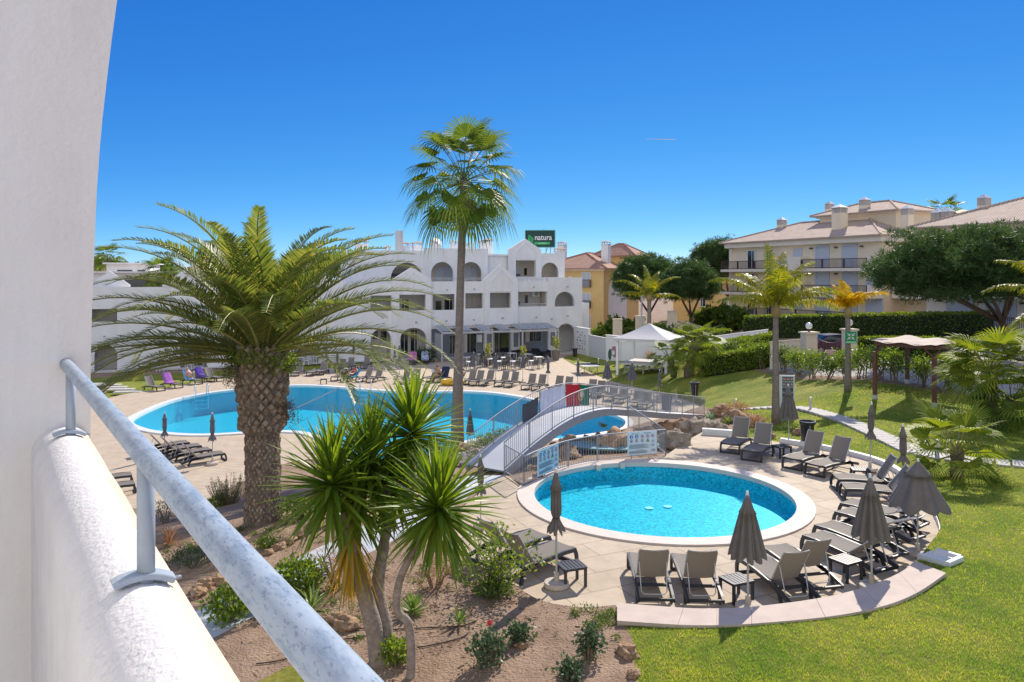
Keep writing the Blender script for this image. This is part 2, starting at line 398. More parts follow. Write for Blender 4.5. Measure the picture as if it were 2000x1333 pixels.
def paving_mat(name, c1, c2, mortar, bw, bh, rot=0.0, ms=.012, var=.12, dist=.01):
    m = bpy.data.materials.new(name); m.use_nodes = True; nt = m.node_tree; b = nt.nodes['Principled BSDF']
    tc = nt.nodes.new('ShaderNodeTexCoord'); mp = nt.nodes.new('ShaderNodeMapping'); mp.inputs['Rotation'].default_value[2] = rot
    nt.links.new(tc.outputs['Object'], mp.inputs['Vector'])
    br = nt.nodes.new('ShaderNodeTexBrick'); br.inputs['Color1'].default_value = (*c1, 1); br.inputs['Color2'].default_value = (*c2, 1); br.inputs['Mortar'].default_value = (*mortar, 1)
    br.inputs['Scale'].default_value = 1; br.inputs['Brick Width'].default_value = bw; br.inputs['Row Height'].default_value = bh; br.inputs['Mortar Size'].default_value = ms; br.inputs['Mortar Smooth'].default_value = .4
    nt.links.new(mp.outputs[0], br.inputs['Vector'])
    n = nt.nodes.new('ShaderNodeTexNoise'); n.inputs['Scale'].default_value = 1.3; n.inputs['Detail'].default_value = 8; n.inputs['Roughness'].default_value = .7
    nt.links.new(tc.outputs['Object'], n.inputs['Vector'])
    r = nt.nodes.new('ShaderNodeValToRGB'); r.color_ramp.elements[0].position = .3; r.color_ramp.elements[1].position = .7
    r.color_ramp.elements[0].color = (1 - var * 1.5,) * 3 + (1,); r.color_ramp.elements[1].color = (1 + var * .5, 1 + var * .5, 1 + var * .5, 1)
    nt.links.new(n.outputs['Fac'], r.inputs[0])
    mx = nt.nodes.new('ShaderNodeMixRGB'); mx.blend_type = 'MULTIPLY'; mx.inputs[0].default_value = 1
    nt.links.new(br.outputs['Color'], mx.inputs[1]); nt.links.new(r.outputs[0], mx.inputs[2]); nt.links.new(mx.outputs[0], b.inputs['Base Color'])
    b.inputs['Roughness'].default_value = .8
    bp = nt.nodes.new('ShaderNodeBump'); bp.inputs['Strength'].default_value = .5; bp.inputs['Distance'].default_value = dist; bp.invert = True
    nt.links.new(br.outputs['Fac'], bp.inputs['Height']); nt.links.new(bp.outputs[0], b.inputs['Normal'])
    return m
M['tiles'] = paving_mat('sand_paving', (.56, .455, .325), (.52, .42, .30), (.40, .28, .19), .62, .42, .35)
M['tiles2'] = paving_mat('sandstone_flags', (.56, .455, .33), (.50, .405, .29), (.36, .26, .18), 1.25, .82, -.45, .016, .16)
def pooltile(name, c, scale, v_=.28):
    m = bpy.data.materials.new(name); m.use_nodes = True; nt = m.node_tree; b = nt.nodes['Principled BSDF']
    tc = nt.nodes.new('ShaderNodeTexCoord'); v = nt.nodes.new('ShaderNodeTexVoronoi'); v.inputs['Scale'].default_value = scale
    nt.links.new(tc.outputs['Object'], v.inputs['Vector'])
    r = nt.nodes.new('ShaderNodeValToRGB'); r.color_ramp.elements[0].color = tuple(x * (1 - v_) for x in c) + (1,); r.color_ramp.elements[1].color = tuple(min(1, x * (1 + v_)) for x in c) + (1,)
    sp = nt.nodes.new('ShaderNodeSeparateColor'); nt.links.new(v.outputs['Color'], sp.inputs[0]); nt.links.new(sp.outputs[0], r.inputs[0])
    nt.links.new(r.outputs[0], b.inputs['Base Color']); b.inputs['Roughness'].default_value = .4
    return m
M['mosaic'] = pooltile('blue_mosaic', (.025, .50, .64), 20.0, .42)  # mosaic speckle, contrast raised to paint in caustic-like light variation
M['poolmain'] = pooltile('turquoise_liner', (.003, .47, .64), 14.0, .06)
def water_mat():
    m = bpy.data.materials.new('pool_water'); m.use_nodes = True; nt = m.node_tree
    nt.nodes.remove(nt.nodes['Principled BSDF']); out = nt.nodes['Material Output']
    tr = nt.nodes.new('ShaderNodeBsdfTransparent'); tr.inputs[0].default_value = (.55, .97, 1, 1)
    gl = nt.nodes.new('ShaderNodeBsdfGlossy'); gl.inputs['Roughness'].default_value = .04
    fr = nt.nodes.new('ShaderNodeFresnel'); fr.inputs['IOR'].default_value = 1.33
    tc = nt.nodes.new('ShaderNodeTexCoord'); n = nt.nodes.new('ShaderNodeTexNoise'); n.inputs['Scale'].default_value = 2.2; n.inputs['Detail'].default_value = 3
    nt.links.new(tc.outputs['Object'], n.inputs['Vector'])
    bp = nt.nodes.new('ShaderNodeBump'); bp.inputs['Strength'].default_value = .28; bp.inputs['Distance'].default_value = .08
    nt.links.new(n.outputs['Fac'], bp.inputs['Height']); nt.links.new(bp.outputs[0], gl.inputs['Normal']); nt.links.new(bp.outputs[0], fr.inputs['Normal'])
    mu = nt.nodes.new('ShaderNodeMath'); mu.operation = 'MULTIPLY'; mu.inputs[1].default_value = .15
    mx = nt.nodes.new('ShaderNodeMixShader')
    nt.links.new(fr.outputs[0], mu.inputs[0]); nt.links.new(mu.outputs[0], mx.inputs[0]); nt.links.new(tr.outputs[0], mx.inputs[1]); nt.links.new(gl.outputs[0], mx.inputs[2]); nt.links.new(mx.outputs[0], out.inputs[0])
    return m
M['water'] = water_mat()

# ------------------------------------------------------------------ terrain
ZD = 2.3                                    # level of the small pool's deck; the main deck is 0
CT = [(740,1290,2.4),(1000,1250,2.55),(1200,1300,2.7),(1500,1290,2.74),(1880,1200,2.7),(1900,1050,2.6),(1850,960,2.45),(1700,860,2.4),(1560,850,2.2),(1440,835,1.95),(1390,810,1.38),
 (1500,790,1.6),(1650,760,2.8),(1820,790,2.8),(1980,850,2.7),(1950,760,3.2),(1700,740,3.1),(1520,715,2.35),(1400,715,1.5),(1330,745,.9),(1250,720,.5),(1180,700,.1),(510,1015,2.0),(450,975,.35),
 (380,1000,.2),(590,1085,2.2),(430,1170,2.1),(330,1090,1.6),(300,1000,.2),(640,950,1.0),(760,945,.9),(870,900,1.5),(900,880,1.2),(950,862,.8),(600,1250,2.35),(560,1330,2.3),(1130,872,1.7),(1060,905,2.1),(1270,862,1.9),(1340,838,1.6),
 (940,940,2.3),(820,1010,2.3),(700,1060,2.25),(880,1080,2.4),(980,1180,2.45),(1060,870,.9),(1000,868,.7),(1100,858,.8),
 (1700,660,3.5),(1500,640,3.0),(1250,655,1.2),(1150,665,.1),(300,720,0),(700,700,0),(1000,685,0),(1900,640,3.8),(200,740,0),(1380,640,2.4),(420,905,0),(800,905,.4),(560,905,0)] + [(1222,834,.1),(1200,842,.1),(1180,849,.1),(1155,853,.12),(1130,857,.12),(1105,861,.12),(1080,864,.12),(1050,864,.12),(1020,863,.12),(990,862,.12),(960,862,.12),(935,865,.15),(900,873,.15),(870,884,.1),(840,893,.1),(1240,832,.15),(1260,830,.3),(1020,880,1.1),(1090,885,1.5),(1180,876,1.6),(1230,868,1.6),(980,900,1.9),(1100,701,.0),(1120,711,.0),(1140,722,.0),(1163,733,.0),(1185,742,.0),(1212,749,.0),(1240,756,.0),(1275,765,.02),(1310,774,.05),(1350,785,.2),(1165,716,.08),(1215,737,.12),(1262,748,.25),(1310,757,.5)]
CP = np.array([tuple(W(*c)) for c in CT] + [(-60, 60, 0), (-60, 20, 0), (-15, 5, 1.5), (0, 3, 2.3), (12, 4, 2.7), (40, 30, 3.2), (60, 70, 4), (27, 94, 3.7), (37, 76, 3.8), (36, 64, 3.8), (39, 52, 3.8),
    (-60, 120, 0), (0, 130, .5), (60, 140, 3.5), (-400, 600, -5), (400, 600, 0), (0, 1500, -8), (15, 110, 1), (25, 110, 1.5), (-1500, 1500, -5), (1500, 1500, 0), (-300, -100, 0), (300, -100, 0)])
_n = len(CP); _K = np.sqrt((CP[:, None, 0] - CP[None, :, 0]) ** 2 + (CP[:, None, 1] - CP[None, :, 1]) ** 2 + 1.5) - np.eye(_n) * .35
_Q = np.stack([np.ones(_n), CP[:, 0] * .01, CP[:, 1] * .01], 1)
RBF = np.linalg.solve(np.block([[_K, _Q], [_Q.T, np.zeros((3, 3))]]), np.concatenate([CP[:, 2], np.zeros(3)]))
def shep(x, y):
    x = np.atleast_1d(np.asarray(x, float)); y = np.atleast_1d(np.asarray(y, float))
    k = np.sqrt((x[:, None] - CP[None, :, 0]) ** 2 + (y[:, None] - CP[None, :, 1]) ** 2 + 1.5)
    return k @ RBF[:-3] + RBF[-3] + RBF[-2] * x * .01 + RBF[-1] * y * .01
def inpoly(poly, x, y):
    x = np.atleast_1d(np.asarray(x, float)); y = np.atleast_1d(np.asarray(y, float)); c = np.zeros(len(x), bool); n = len(poly)
    for i in range(n):
        x0, y0 = poly[i]; x1, y1 = poly[i - 1]
        if y0 == y1: continue
        k = ((y0 > y) != (y1 > y)) & (x < (x1 - x0) * (y - y0) / (y1 - y0) + x0); c ^= k
    return c
def XY(pts, z): return [tuple(W(a, b, z))[:2] for a, b in pts]
def XYZ(pts): return [tuple(W(a, b, c))[:2] for a, b, c in pts]
def smooth_loop(p, n=4, closed=True):
    out = []; N = len(p)
    for i in range(N if closed else N - 1):
        P = [Vector(p[(i + k) % N] if closed else p[max(0, min(N - 1, i + k))]) for k in (-1, 0, 1, 2)]
        for j in range(n):
            t = j / n
            out.append(tuple(.5 * ((2 * P[1]) + (P[2] - P[0]) * t + (2 * P[0] - 5 * P[1] + 4 * P[2] - P[3]) * t * t + (3 * P[1] - P[0] - 3 * P[2] + P[3]) * t ** 3)))
    if not closed: out.append(tuple(p[-1]))
    return out
def offset_loop(p, d):
    N = len(p); out = []
    ar = sum(p[i - 1][0] * p[i][1] - p[i][0] * p[i - 1][1] for i in range(N)); sg = 1 if ar > 0 else -1
    for i in range(N):
        t = (Vector(p[(i + 1) % N][:2]) - Vector(p[i - 1][:2])).normalized()
        out.append((p[i][0] + t.y * d * sg, p[i][1] - t.x * d * sg))
    return out

# pools
MP = smooth_loop(XY([(258,824),(285,806),(340,784),(400,771),(450,764),(510,757.5),(570,754.5),(620,755),(670,758.5),(720,763),(800,767),(900,766),(960,769),(1010,776),(1050,784),(1100,792),(1150,801),(1195,811),(1222,823),(1215,838),(1180,846),(1130,853),(1080,860),(1030,858),(970,856),(915,862),(880,876),(820,893),(750,902),(690,896),(655,878),(632,859),(600,847),(550,843),(480,846),(400,850),(330,847),(280,838)], 0), 4)
SPC, SPR = (4.36, 22.15), 3.74
SP = [(SPC[0] + SPR * math.cos(2 * math.pi * k / 72), SPC[1] + SPR * math.sin(2 * math.pi * k / 72)) for k in range(72)]
SPO = [(SPC[0] + (SPR + .47) * math.cos(2 * math.pi * k / 72), SPC[1] + (SPR + .47) * math.sin(2 * math.pi * k / 72)) for k in range(72)]
COP_OUT = smooth_loop(XY([(1205,1213),(1324,1221),(1400,1222),(1468,1219),(1612,1206),(1720,1186),(1792,1158),(1848,1120)], 2.75), 4, False)
COP_IN = smooth_loop(XY([(1205,1178),(1335,1188),(1400,1189),(1468,1186),(1594,1170),(1684,1149),(1756,1120),(1787,1096)], 2.75), 4, False)
EDGE_L = smooth_loop(XY([(880,1058),(932,1112),(975,1142),(1015,1167),(1051,1192),(1100,1209),(1150,1217),(1203,1215)], ZD), 3, False)
EDGE_R = smooth_loop(XY([(1812,1094),(1836,1055),(1828,1015),(1800,968),(1765,935),(1720,908),(1660,890),(1600,877),(1545,868),(1480,857),(1426,850),(1380,840)], ZD), 3, False)
FENCE = [(985,926),(1023.5,952),(1065,931),(1111,915),(1164,904),(1220.6,897.5),(1300,890.5)]
SD = EDGE_L + COP_IN + EDGE_R + XY([(1350,856),(1320,876)], ZD) + list(reversed(XY(FENCE, ZD))) + XY([(950,950),(905,990)], ZD)
MD = smooth_loop(XY([(130,880),(175,795),(235,772),(300,762),(380,747),(450,738),(520,733),(560,729),(620,722),(700,714),(800,703),(845,693),(1000,676),(1150,668),(1215,678),(1190,690),(1120,694),(1100,701),(1140,722),(1185,742),(1240,756),(1310,774),(1350,785),(1378,797),(1365,812),(1290,826),(1235,838),(1180,852),(1120,862),(1050,870),(980,864),(930,866),(890,880),(830,903),(760,915),(690,912),(640,900),(600,898),(560,905),(520,930),(470,950),(420,975),(380,1005),(330,1010),(250,1000),(170,1000)], 0), 2)
PATHC = smooth_loop([(-.9, 24.9), (-1.55, 23.2), (-2.4, 20.9), (-3.35, 19.0), (-4.1, 17.6), (-4.7, 16.5), (-5.25, 15.4), (-5.9, 14.2), (-6.8, 13.0)], 4, False)
def strip(c, w):
    a, b = [], []
    for i, p in enumerate(c):
        t = (Vector(c[min(i + 1, len(c) - 1)]) - Vector(c[max(i - 1, 0)])).normalized()
        a.append((p[0] - t.y * w, p[1] + t.x * w)); b.append((p[0] + t.y * w, p[1] - t.x * w))
    return a + list(reversed(b))
PATH = strip(PATHC, .72)
LAWN = XYZ([(1203,1216,2.5),(1235,1250,2.65),(1245,1333,2.7)]) + [(1.6, 9.5), (1.9, 6), (12, 5), (30, 8), (40, 30), (33, 42)] + XYZ([(1960,770,3.2),(1860,764,3.2),(1700,742,3.1),(1560,722,2.8),(1440,705,2.3),(1330,697,1.6),(1260,690,.9),(1180,684,.2),(1122,694,0),(1100,701,0),(1140,722,0),(1185,742,0),(1240,756,0),(1310,774,0),(1350,785,0),(1378,797,0.6),(1400,800,1.4),(1440,812,1.8),(1450,840,2.2),(1426,849,2.3)])
LAWN2 = XY([(100,790),(176,775),(240,772),(300,762),(380,747),(450,738),(520,733),(620,722),(735,711),(735,703),(640,708),(520,716),(400,724),(250,734),(100,745)], 0)
LAWN3 = [(-4.1, 11.9), (-3.7, 12.4), (-3.3, 12.5), (-2.95, 12.1), (-2.7, 11.6), (-2.3, 10.6), (-2.0, 8.0), (-4.8, 8.0)]
ROAD = XYZ([(1330,692,1.5),(1440,699,2.3),(1560,716,2.8),(1700,736,3.1),(1860,758,3.2),(2000,775,3.3),(2200,800,3.4),(2200,690,3.6),(1900,676,3.6),(1700,672,3.4),(1500,665,3.0),(1380,660,2.4),(1300,672,1.2)])
REG = [('path', PATH), ('small_pool_hole', SP), ('small_deck', SD), ('main_pool_hole', MP), ('main_deck', MD), ('lawn', LAWN), ('lawn', LAWN3), ('lawn', LAWN2), ('road', ROAD)]
def region(x, y):
    x = np.atleast_1d(x); y = np.atleast_1d(y); r = np.full(len(x), -1)
    for i in range(len(REG) - 1, -1, -1): r[inpoly(REG[i][1], x, y)] = i
    return r
def HZ(name, x, y):
    if name in ('small_deck', 'small_pool_hole'): return np.full(len(x), ZD)
    if name in ('main_deck', 'main_pool_hole'): return np.zeros(len(x))
    return shep(x, y)
def G(x, y):
    i = region(np.array([x]), np.array([y]))[0]
    return float(HZ(REG[i][0] if i >= 0 else 'ground', np.array([x]), np.array([y]))[0])
def P(px, py):
    """the ground point seen at a photo pixel"""
    ds = np.linspace(8, 140, 1400); x = (px - 1000) / F * ds; z = CZ - (py - HY) / F * ds
    reg = region(x, ds); g = shep(x, ds)
    for i in range(len(REG)):
        if REG[i][0].startswith('small'): g[reg == i] = ZD
        if REG[i][0].startswith('main'): g[reg == i] = 0
    k = np.argmax(z <= g)
    return Vector((x[k], ds[k], g[k]))

def build_ground():
    pts, edges = [], []
    def loop(l):
        o = len(pts); pts.extend([Vector(p[:2]) for p in l]); edges.extend([(o + i, o + (i + 1) % len(l)) for i in range(len(l))])
    for _, l in REG: loop(l)
    loop([(-1600, -120), (1600, -120), (1600, 3000), (-1600, 3000)])
    for x0, x1, y0, y1, st in ((-14, 16, 8, 46, .55), (-50, 50, 2, 130, 2.3), (-400, 400, -100, 900, 28)):
        y = y0
        while y < y1:
            x = x0
            while x < x1:
                pts.append(Vector((x + rnd(-.2, .2) * st, y + rnd(-.2, .2) * st))); x += st
            y += st
    vs, es, fs, *_ = delaunay_2d_cdt(pts, edges, [], 0, 1e-4)
    vx = np.array([v.x for v in vs]); vy = np.array([v.y for v in vs]); fa = np.array(fs)
    rg = region(vx[fa].mean(1), vy[fa].mean(1))
    names = {'path': 'pathcol', 'small_deck': 'tiles2', 'main_deck': 'tiles', 'lawn': 'lawn', 'road': 'asphalt', 'ground': 'soil'}
    zs = {n: HZ(n, vx, vy) for n in names}
    edge = {}
    groups = {n: [] for n in names}
    for f, r in zip(fs, rg):
        n = REG[r][0] if r >= 0 else 'ground'
        if n.endswith('hole'): continue
        groups[n].append(f)
        for i in range(3):
            a, b = f[i], f[(i + 1) % 3]; edge.setdefault((min(a, b), max(a, b)), []).append((n, a, b))
    skirts = {n: [] for n in names}
    for e, l in edge.items():
        if len(l) == 2 and l[0][0] != l[1][0]:
            (n0, a, b), (n1, _, _) = l
            za, zb = zs[n0][a], zs[n0][b]; ya, yb = zs[n1][a], zs[n1][b]
            if abs(za - ya) + abs(zb - yb) > .01:
                hi = n0 if za + zb > ya + yb else n1
                lo = n1 if hi == n0 else n0
                skirts[hi].append((a, b, zs[hi][a], zs[hi][b], zs[lo][a], zs[lo][b]))
    pretty = {'path': 'path', 'small_deck': 'pool_terrace', 'main_deck': 'pool_deck', 'lawn': 'lawn', 'road': 'road', 'ground': 'ground'}
    for n, fl in groups.items():
        ids = {}; mb = MB()
        for f in fl:
            q = []
            for i in f:
                if i not in ids: ids[i] = len(mb.v); mb.v.append((vx[i], vy[i], zs[n][i]))
                q.append(ids[i])
            mb.f.append(tuple(q))
        for a, b, z0, z1, w0, w1 in skirts[n]:
            mb.add([(vx[a], vy[a], z0), (vx[b], vy[b], z1), (vx[b], vy[b], w1), (vx[a], vy[a], w0)], [(0, 1, 2, 3)])
        o = mb.build(pretty[n], M[names[n]], fix=False, smooth=n in ('lawn', 'ground', 'path'))
        tag(o, kind='structure')
build_ground()

def pool(loop, zr, depth, wl, tile, name):
    mb = MB(); n = len(loop)
    mb.add([(x, y, zr - .02) for x, y in loop] + [(x, y, zr - depth) for x, y in loop], [(i, (i + 1) % n, n + (i + 1) % n, n + i) for i in range(n)])
    tri = tessellate_polygon([[Vector((x, y, 0)) for x, y in loop]])
    mb.add([(x, y, zr - depth) for x, y in loop], [tuple(t) for t in tri])
    tag(mb.build(name + '_basin', M[tile], fix=False), kind='structure')
    w = MB(); lp = offset_loop(loop, .01)
    w.add([(x, y, zr - wl) for x, y in lp], [tuple(t) for t in tessellate_polygon([[Vector((x, y, 0)) for x, y in lp]])])
    tag(w.build(name + '_water', M['water'], fix=False), kind='structure')
def ring(inner, outer, z0, z1, m, name):
    n = len(inner); mb = MB()
    mb.add([(x, y, z0) for x, y in inner] + [(x, y, z1) for x, y in inner] + [(x, y, z1) for x, y in outer] + [(x, y, z0) for x, y in outer],
           [q for i in range(n) for j in [(i + 1) % n] for q in ((i, j, n + j, n + i), (n + i, n + j, 2 * n + j, 2 * n + i), (2 * n + i, 2 * n + j, 3 * n + j, 3 * n + i))])
    return mb.build(name, m)
pool(MP, 0, 1.5, .06, 'poolmain', 'main_pool')
pool(SP, ZD, .52, .09, 'mosaic', 'small_pool')
tag(ring(offset_loop(SP, -.03), SPO, ZD - .1, ZD + .045, M['rim'], 'pool_surround'), 'pale stone rim laid round the small round pool', 'pool surround')
tag(ring(offset_loop(MP, -.04), offset_loop(MP, .42), -.12, .07, M['rimwhite'], 'pool_surround'), 'white raised rim round the large curved pool', 'pool surround')
# overflow step just inside the long pool's rim
# ------------------------------------------------------------------ the balcony in front
EA, EU = Vector((.8232, .5678, 0)), Vector((-.5678, .8232, 0))
def AB(a, t, z): return EA * a + EU * t + Vector((0, 0, z))
def balcony():
    rz = math.atan2(EA.y, EA.x)
    b = thing('apartment_building', 'white stuccoed building whose end wall and rounded balcony parapet stand beside the viewer', 'building', (0, 0, 0), rz)
    ed = []
    for px, py in [(231,-60),(229,0),(218,80),(208,163),(200,235),(195,290),(190,360),(187,420),(184,500),(180,600),(177.5,690),(177,760),(177,900)]:
        r = (px - 1000) / F; a = (r * 3.2105 + 2.2144) / (.8232 - .5678 * r); d = .5678 * a + 3.2105
        ed.append((a, CZ - (py - HY) / F * d))
    top = ed[0]
    out = [(-1.7, 0), (ed[-1][0], 0)] + list(reversed(ed)) + [(top[0] + .35, top[1] + .9), (-1.7, top[1] + .9)]
    MB().wall(out, [], .22, 3.9).build('end_wall', M['endwall'], b)
    # parapet with a rounded top
    prof = [(.15, 0), (.15, 6.4), (.15, 7.4), (.15, 7.7), (.15, 7.86)]
    for k in range(13):
        an = math.pi - math.pi * k / 12
        prof.append((.265 + .115 * math.cos(an), 7.925 + .115 * math.sin(an)))
    prof += [(.38, 7.85), (.38, 7.6), (.38, 0)]
    mb = MB(); n = len(prof); T = [-2.2 + 6.1 * i / 40 for i in range(41)]
    vs = [(a + .004 * noise.noise(Vector((a * 9, t * 4, z * 9))), t, z + .004 * noise.noise(Vector((a * 7, t * 3.1, 3)))) for t in T for a, z in prof]
    fs = [(i * n + k, i * n + k + 1, (i + 1) * n + k + 1, (i + 1) * n + k) for i in range(40) for k in range(n - 1)]
    mb.add(vs, [f for q, f in enumerate(fs) if q % (n - 1) < 13]).build('parapet', M['parapet_white'], b, smooth=True, fix=False)
    MB().add(vs, [f for q, f in enumerate(fs) if q % (n - 1) >= 13]).build('outer_coat', M['cream'], b, smooth=True, fix=False)
    MB().box((-.78, .8, 6.5), (1.84, 6.2, .2)).build('balcony_floor', M['endwall'], b)
    w = MB(); w.box((-1.75, .8, 5.4), (.1, 6.2, 10.8)); w.build('facade', M['endwall'], b)
    h = thing('handrail', 'weathered blue grey tubular handrail on short posts along the balcony parapet', 'handrail', (0, 0, 0), rz)
    MB().tube([(.28, -1.6 + 5.5 * i / 24, 8.31) for i in range(25)], .0255, 28).build('rail_tube', M['rail'], h, smooth=True)
    for t in (-.06, 1.805, 3.655):
        MB().tube([(.28, t, 8.035), (.28, t, 8.30)], .0185, 20).build('post', M['rail_dark'], h, smooth=True)
        sd = MB(); pr = []
        for k in range(11):
            an = R(57) + R(56) * (1 - k / 10)
            pr.append((.265 + .122 * math.cos(an), 7.925 + .122 * math.sin(an), .265 + .136 * math.cos(an), 7.925 + .136 * math.sin(an)))
        vs = []
        for a0, z0, a1, z1 in pr: vs += [(a0, t - .022, z0), (a1, t - .022, z1), (a1, t + .022, z1), (a0, t + .022, z0)]
        fs = [(4 * i + j, 4 * i + (j + 1) % 4, 4 * i + 4 + (j + 1) % 4, 4 * i + 4 + j) for i in range(10) for j in range(4)] + [(0, 1, 2, 3), (43, 42, 41, 40)]
        sd.add(vs, fs); fl = sd.build('saddle_plate', M['rail_dark'], h)
        fl.modifiers.new('b', 'BEVEL').width = .002
        bo = MB().lathe([(.007, 0), (.007, .005), (.0, .007)], 8); bo.build('bolt', M['steel'], fl, loc=(.345, t, 8.03))
balcony()

# ------------------------------------------------------------------ building helpers
class Fr:
    """a facade line: origin, direction; x runs to the right along it, y into the building"""
    def __init__(s, o, u):
        s.o = Vector((o[0], o[1])); s.u = Vector(u).normalized(); s.n = Vector((-s.u.y, s.u.x)); s.rz = math.atan2(s.u.y, s.u.x)
    def s(s_, px, y=0):
        o = s_.o + s_.n * y; r = (px - 1000) / F
        return (r * o.y - o.x) / (s_.u.x - s_.u.y * r)
    def z(s_, px, py, y=0):
        o = s_.o + s_.n * y; d = o.y + s_.u.y * s_.s(px, y)
        return CZ - (py - HY) / F * d
    def rect(s_, x0, y0, x1, y1, y=0):
        xm = (x0 + x1) / 2
        return (s_.s(x0, y), s_.s(x1, y), s_.z(xm, y1, y), s_.z(xm, y0, y))
def RC(s0, s1, z0, z1): return [(s0, z0), (s1, z0), (s1, z1), (s0, z1)]
def ARCH(s0, s1, z0, zt, rise=None, n=12):
    w = (s1 - s0) / 2; rise = min(rise or w, zt - z0 - .05); zs = zt - rise
    return [(s0, z0), (s1, z0)] + [(s0 + w + w * math.cos(math.pi * k / n), zs + rise * math.sin(math.pi * k / n)) for k in range(n + 1)]
def panel(parent, name, m, r, y, th=.06, frame=None, sub='frame'):
    s0, s1, z0, z1 = r
    o = MB().box(((s0 + s1) / 2, y, (z0 + z1) / 2), (s1 - s0, th, z1 - z0)).build(name, m, parent)
    if frame:
        f = MB(); w = .07
        for c, sz in ((((s0 + s1) / 2, y - .02, z1), (s1 - s0 + w, th, w)), (((s0 + s1) / 2, y - .02, z0), (s1 - s0 + w, th, w)), ((s0, y - .025, (z0 + z1) / 2), (w, th, z1 - z0 - w)), ((s1, y - .025, (z0 + z1) / 2), (w, th, z1 - z0 - w)), (((s0 + s1) / 2, y - .025, (z0 + z1) / 2), (w * .8, th, z1 - z0 - w))):
            f.box(c, sz)
        f.build(sub, frame, o)
        if m == M['glass'] and s1 - s0 > .9: MB().box((s0 + (s1 - s0) * (.16 if int(s0 * 7) % 2 else .84), y - th * .5 - .003, (z0 + z1) / 2), ((s1 - s0) * .24, .012, (z1 - z0) * .94)).build('curtain', M['shutterw'], o)
    return o
def hip(mb, x0, x1, y0, y1, z, h, tile=True):
    """hipped roof sheet with a thin eave edge"""
    w = min(x1 - x0, y1 - y0) / 2
    if x1 - x0 > y1 - y0: a, b = Vector((x0 + w, (y0 + y1) / 2, z + h)), Vector((x1 - w, (y0 + y1) / 2, z + h))
    else: a, b = Vector(((x0 + x1) / 2, y0 + w, z + h)), Vector(((x0 + x1) / 2, y1 - w, z + h))
    vs = [(x0, y0, z), (x1, y0, z), (x1, y1, z), (x0, y1, z), a, b, (x0, y0, z - .14), (x1, y0, z - .14), (x1, y1, z - .14), (x0, y1, z - .14)]
    if x1 - x0 > y1 - y0: fs = [(0, 1, 5, 4), (1, 2, 5), (2, 3, 4, 5), (3, 0, 4)]
    else: fs = [(0, 1, 4), (1, 2, 5, 4), (2, 3, 5), (3, 0, 4, 5)]
    mb.add(vs, fs + [(0, 6, 7, 1), (1, 7, 8, 2), (2, 8, 9, 3), (3, 9, 6, 0), (6, 9, 8, 7)])
    for p, q in ((0, 4), (1, 5 if x1 - x0 > y1 - y0 else 4), (2, 5), (3, 4 if x1 - x0 > y1 - y0 else 5)):
        mb.tube([Vector(vs[p]) + V(0, 0, .02), Vector(vs[q]) + V(0, 0, .04)], .11, 6)
    if (a - b).length > .1: mb.tube([a + V(0, 0, .04), b + V(0, 0, .04)], .12, 6)
def tilemat(name, c, c2):
    m = mat(name, c, .85, .0, 1.4, 0, col2=c2)
    nt = m.node_tree; b = nt.nodes['Principled BSDF']; tc = nt.nodes.new('ShaderNodeTexCoord'); w = nt.nodes.new('ShaderNodeTexWave')
    w.inputs['Scale'].default_value = 1.35; w.inputs['Distortion'].default_value = .3; nt.links.new(tc.outputs['Object'], w.inputs[0])
    bp = nt.nodes.new('ShaderNodeBump'); bp.inputs['Strength'].default_value = 1; bp.inputs['Distance'].default_value = .12
    nt.links.new(w.outputs['Fac'], bp.inputs['Height']); nt.links.new(bp.outputs[0], b.inputs['Normal'])
    return m
M['tile_pale'] = tilemat('pale_roof_tile', (.68, .54, .43), (.56, .41, .31))
M['tile_red'] = tilemat('terracotta_roof_tile', (.62, .36, .25), (.50, .26, .17))
M['shopblue'] = mat('shopfront_grey', (.20, .23, .28), .6, .06, 3)
M['frosted'] = mat('screen_panel', (.33, .36, .40), .4, .05, 4)
def chimney(parent, x, y, z0, z1, w, kind='white'):
    m = M['stucco'] if kind == 'white' else M['beige']
    c = MB().box((x, y, (z0 + z1) / 2), (w, w, z1 - z0)).build('chimney', m, parent)
    if kind == 'white':
        p = MB()
        for i in (-1, 1):
            for j in (-1, 1): p.box((x + i * w * .4, y + j * w * .4, z1 + .16), (.09, .09, .32))
        p.box((x, y, z1 + .03), (w * 1.25, w * 1.25, .06)); p.build('cowl', m, c)
        MB().add([(x - w * .75, y - w * .75, z1 + .32), (x + w * .75, y - w * .75, z1 + .32), (x + w * .75, y + w * .75, z1 + .32), (x - w * .75, y + w * .75, z1 + .32), (x, y, z1 + .55)], [(0, 1, 4), (1, 2, 4), (2, 3, 4), (3, 0, 4), (3, 2, 1, 0)]).build('cap', M['tile_pale'], c)
    else:
        p = MB()
        for k in range(7):
            o = (k / 6 - .5) * w * .9
            for a, b in ((o, -w * .46), (o, w * .46), (-w * .46, o), (w * .46, o)): p.box((x + a, y + b, z1 + .3), (.07, .07, .6))
        p.box((x, y, z1 + .3), (w * .7, w * .7, .6)); p.build('cowl', M['shutterw'], c)
        MB().add([(x - w * .6, y - w * .6, z1 + .6), (x + w * .6, y - w * .6, z1 + .6), (x + w * .6, y + w * .6, z1 + .6), (x - w * .6, y + w * .6, z1 + .6), (x, y, z1 + 1.0)], [(0, 1, 4), (1, 2, 4), (2, 3, 4), (3, 0, 4), (3, 2, 1, 0)]).build('cap', M['shutter'], c)

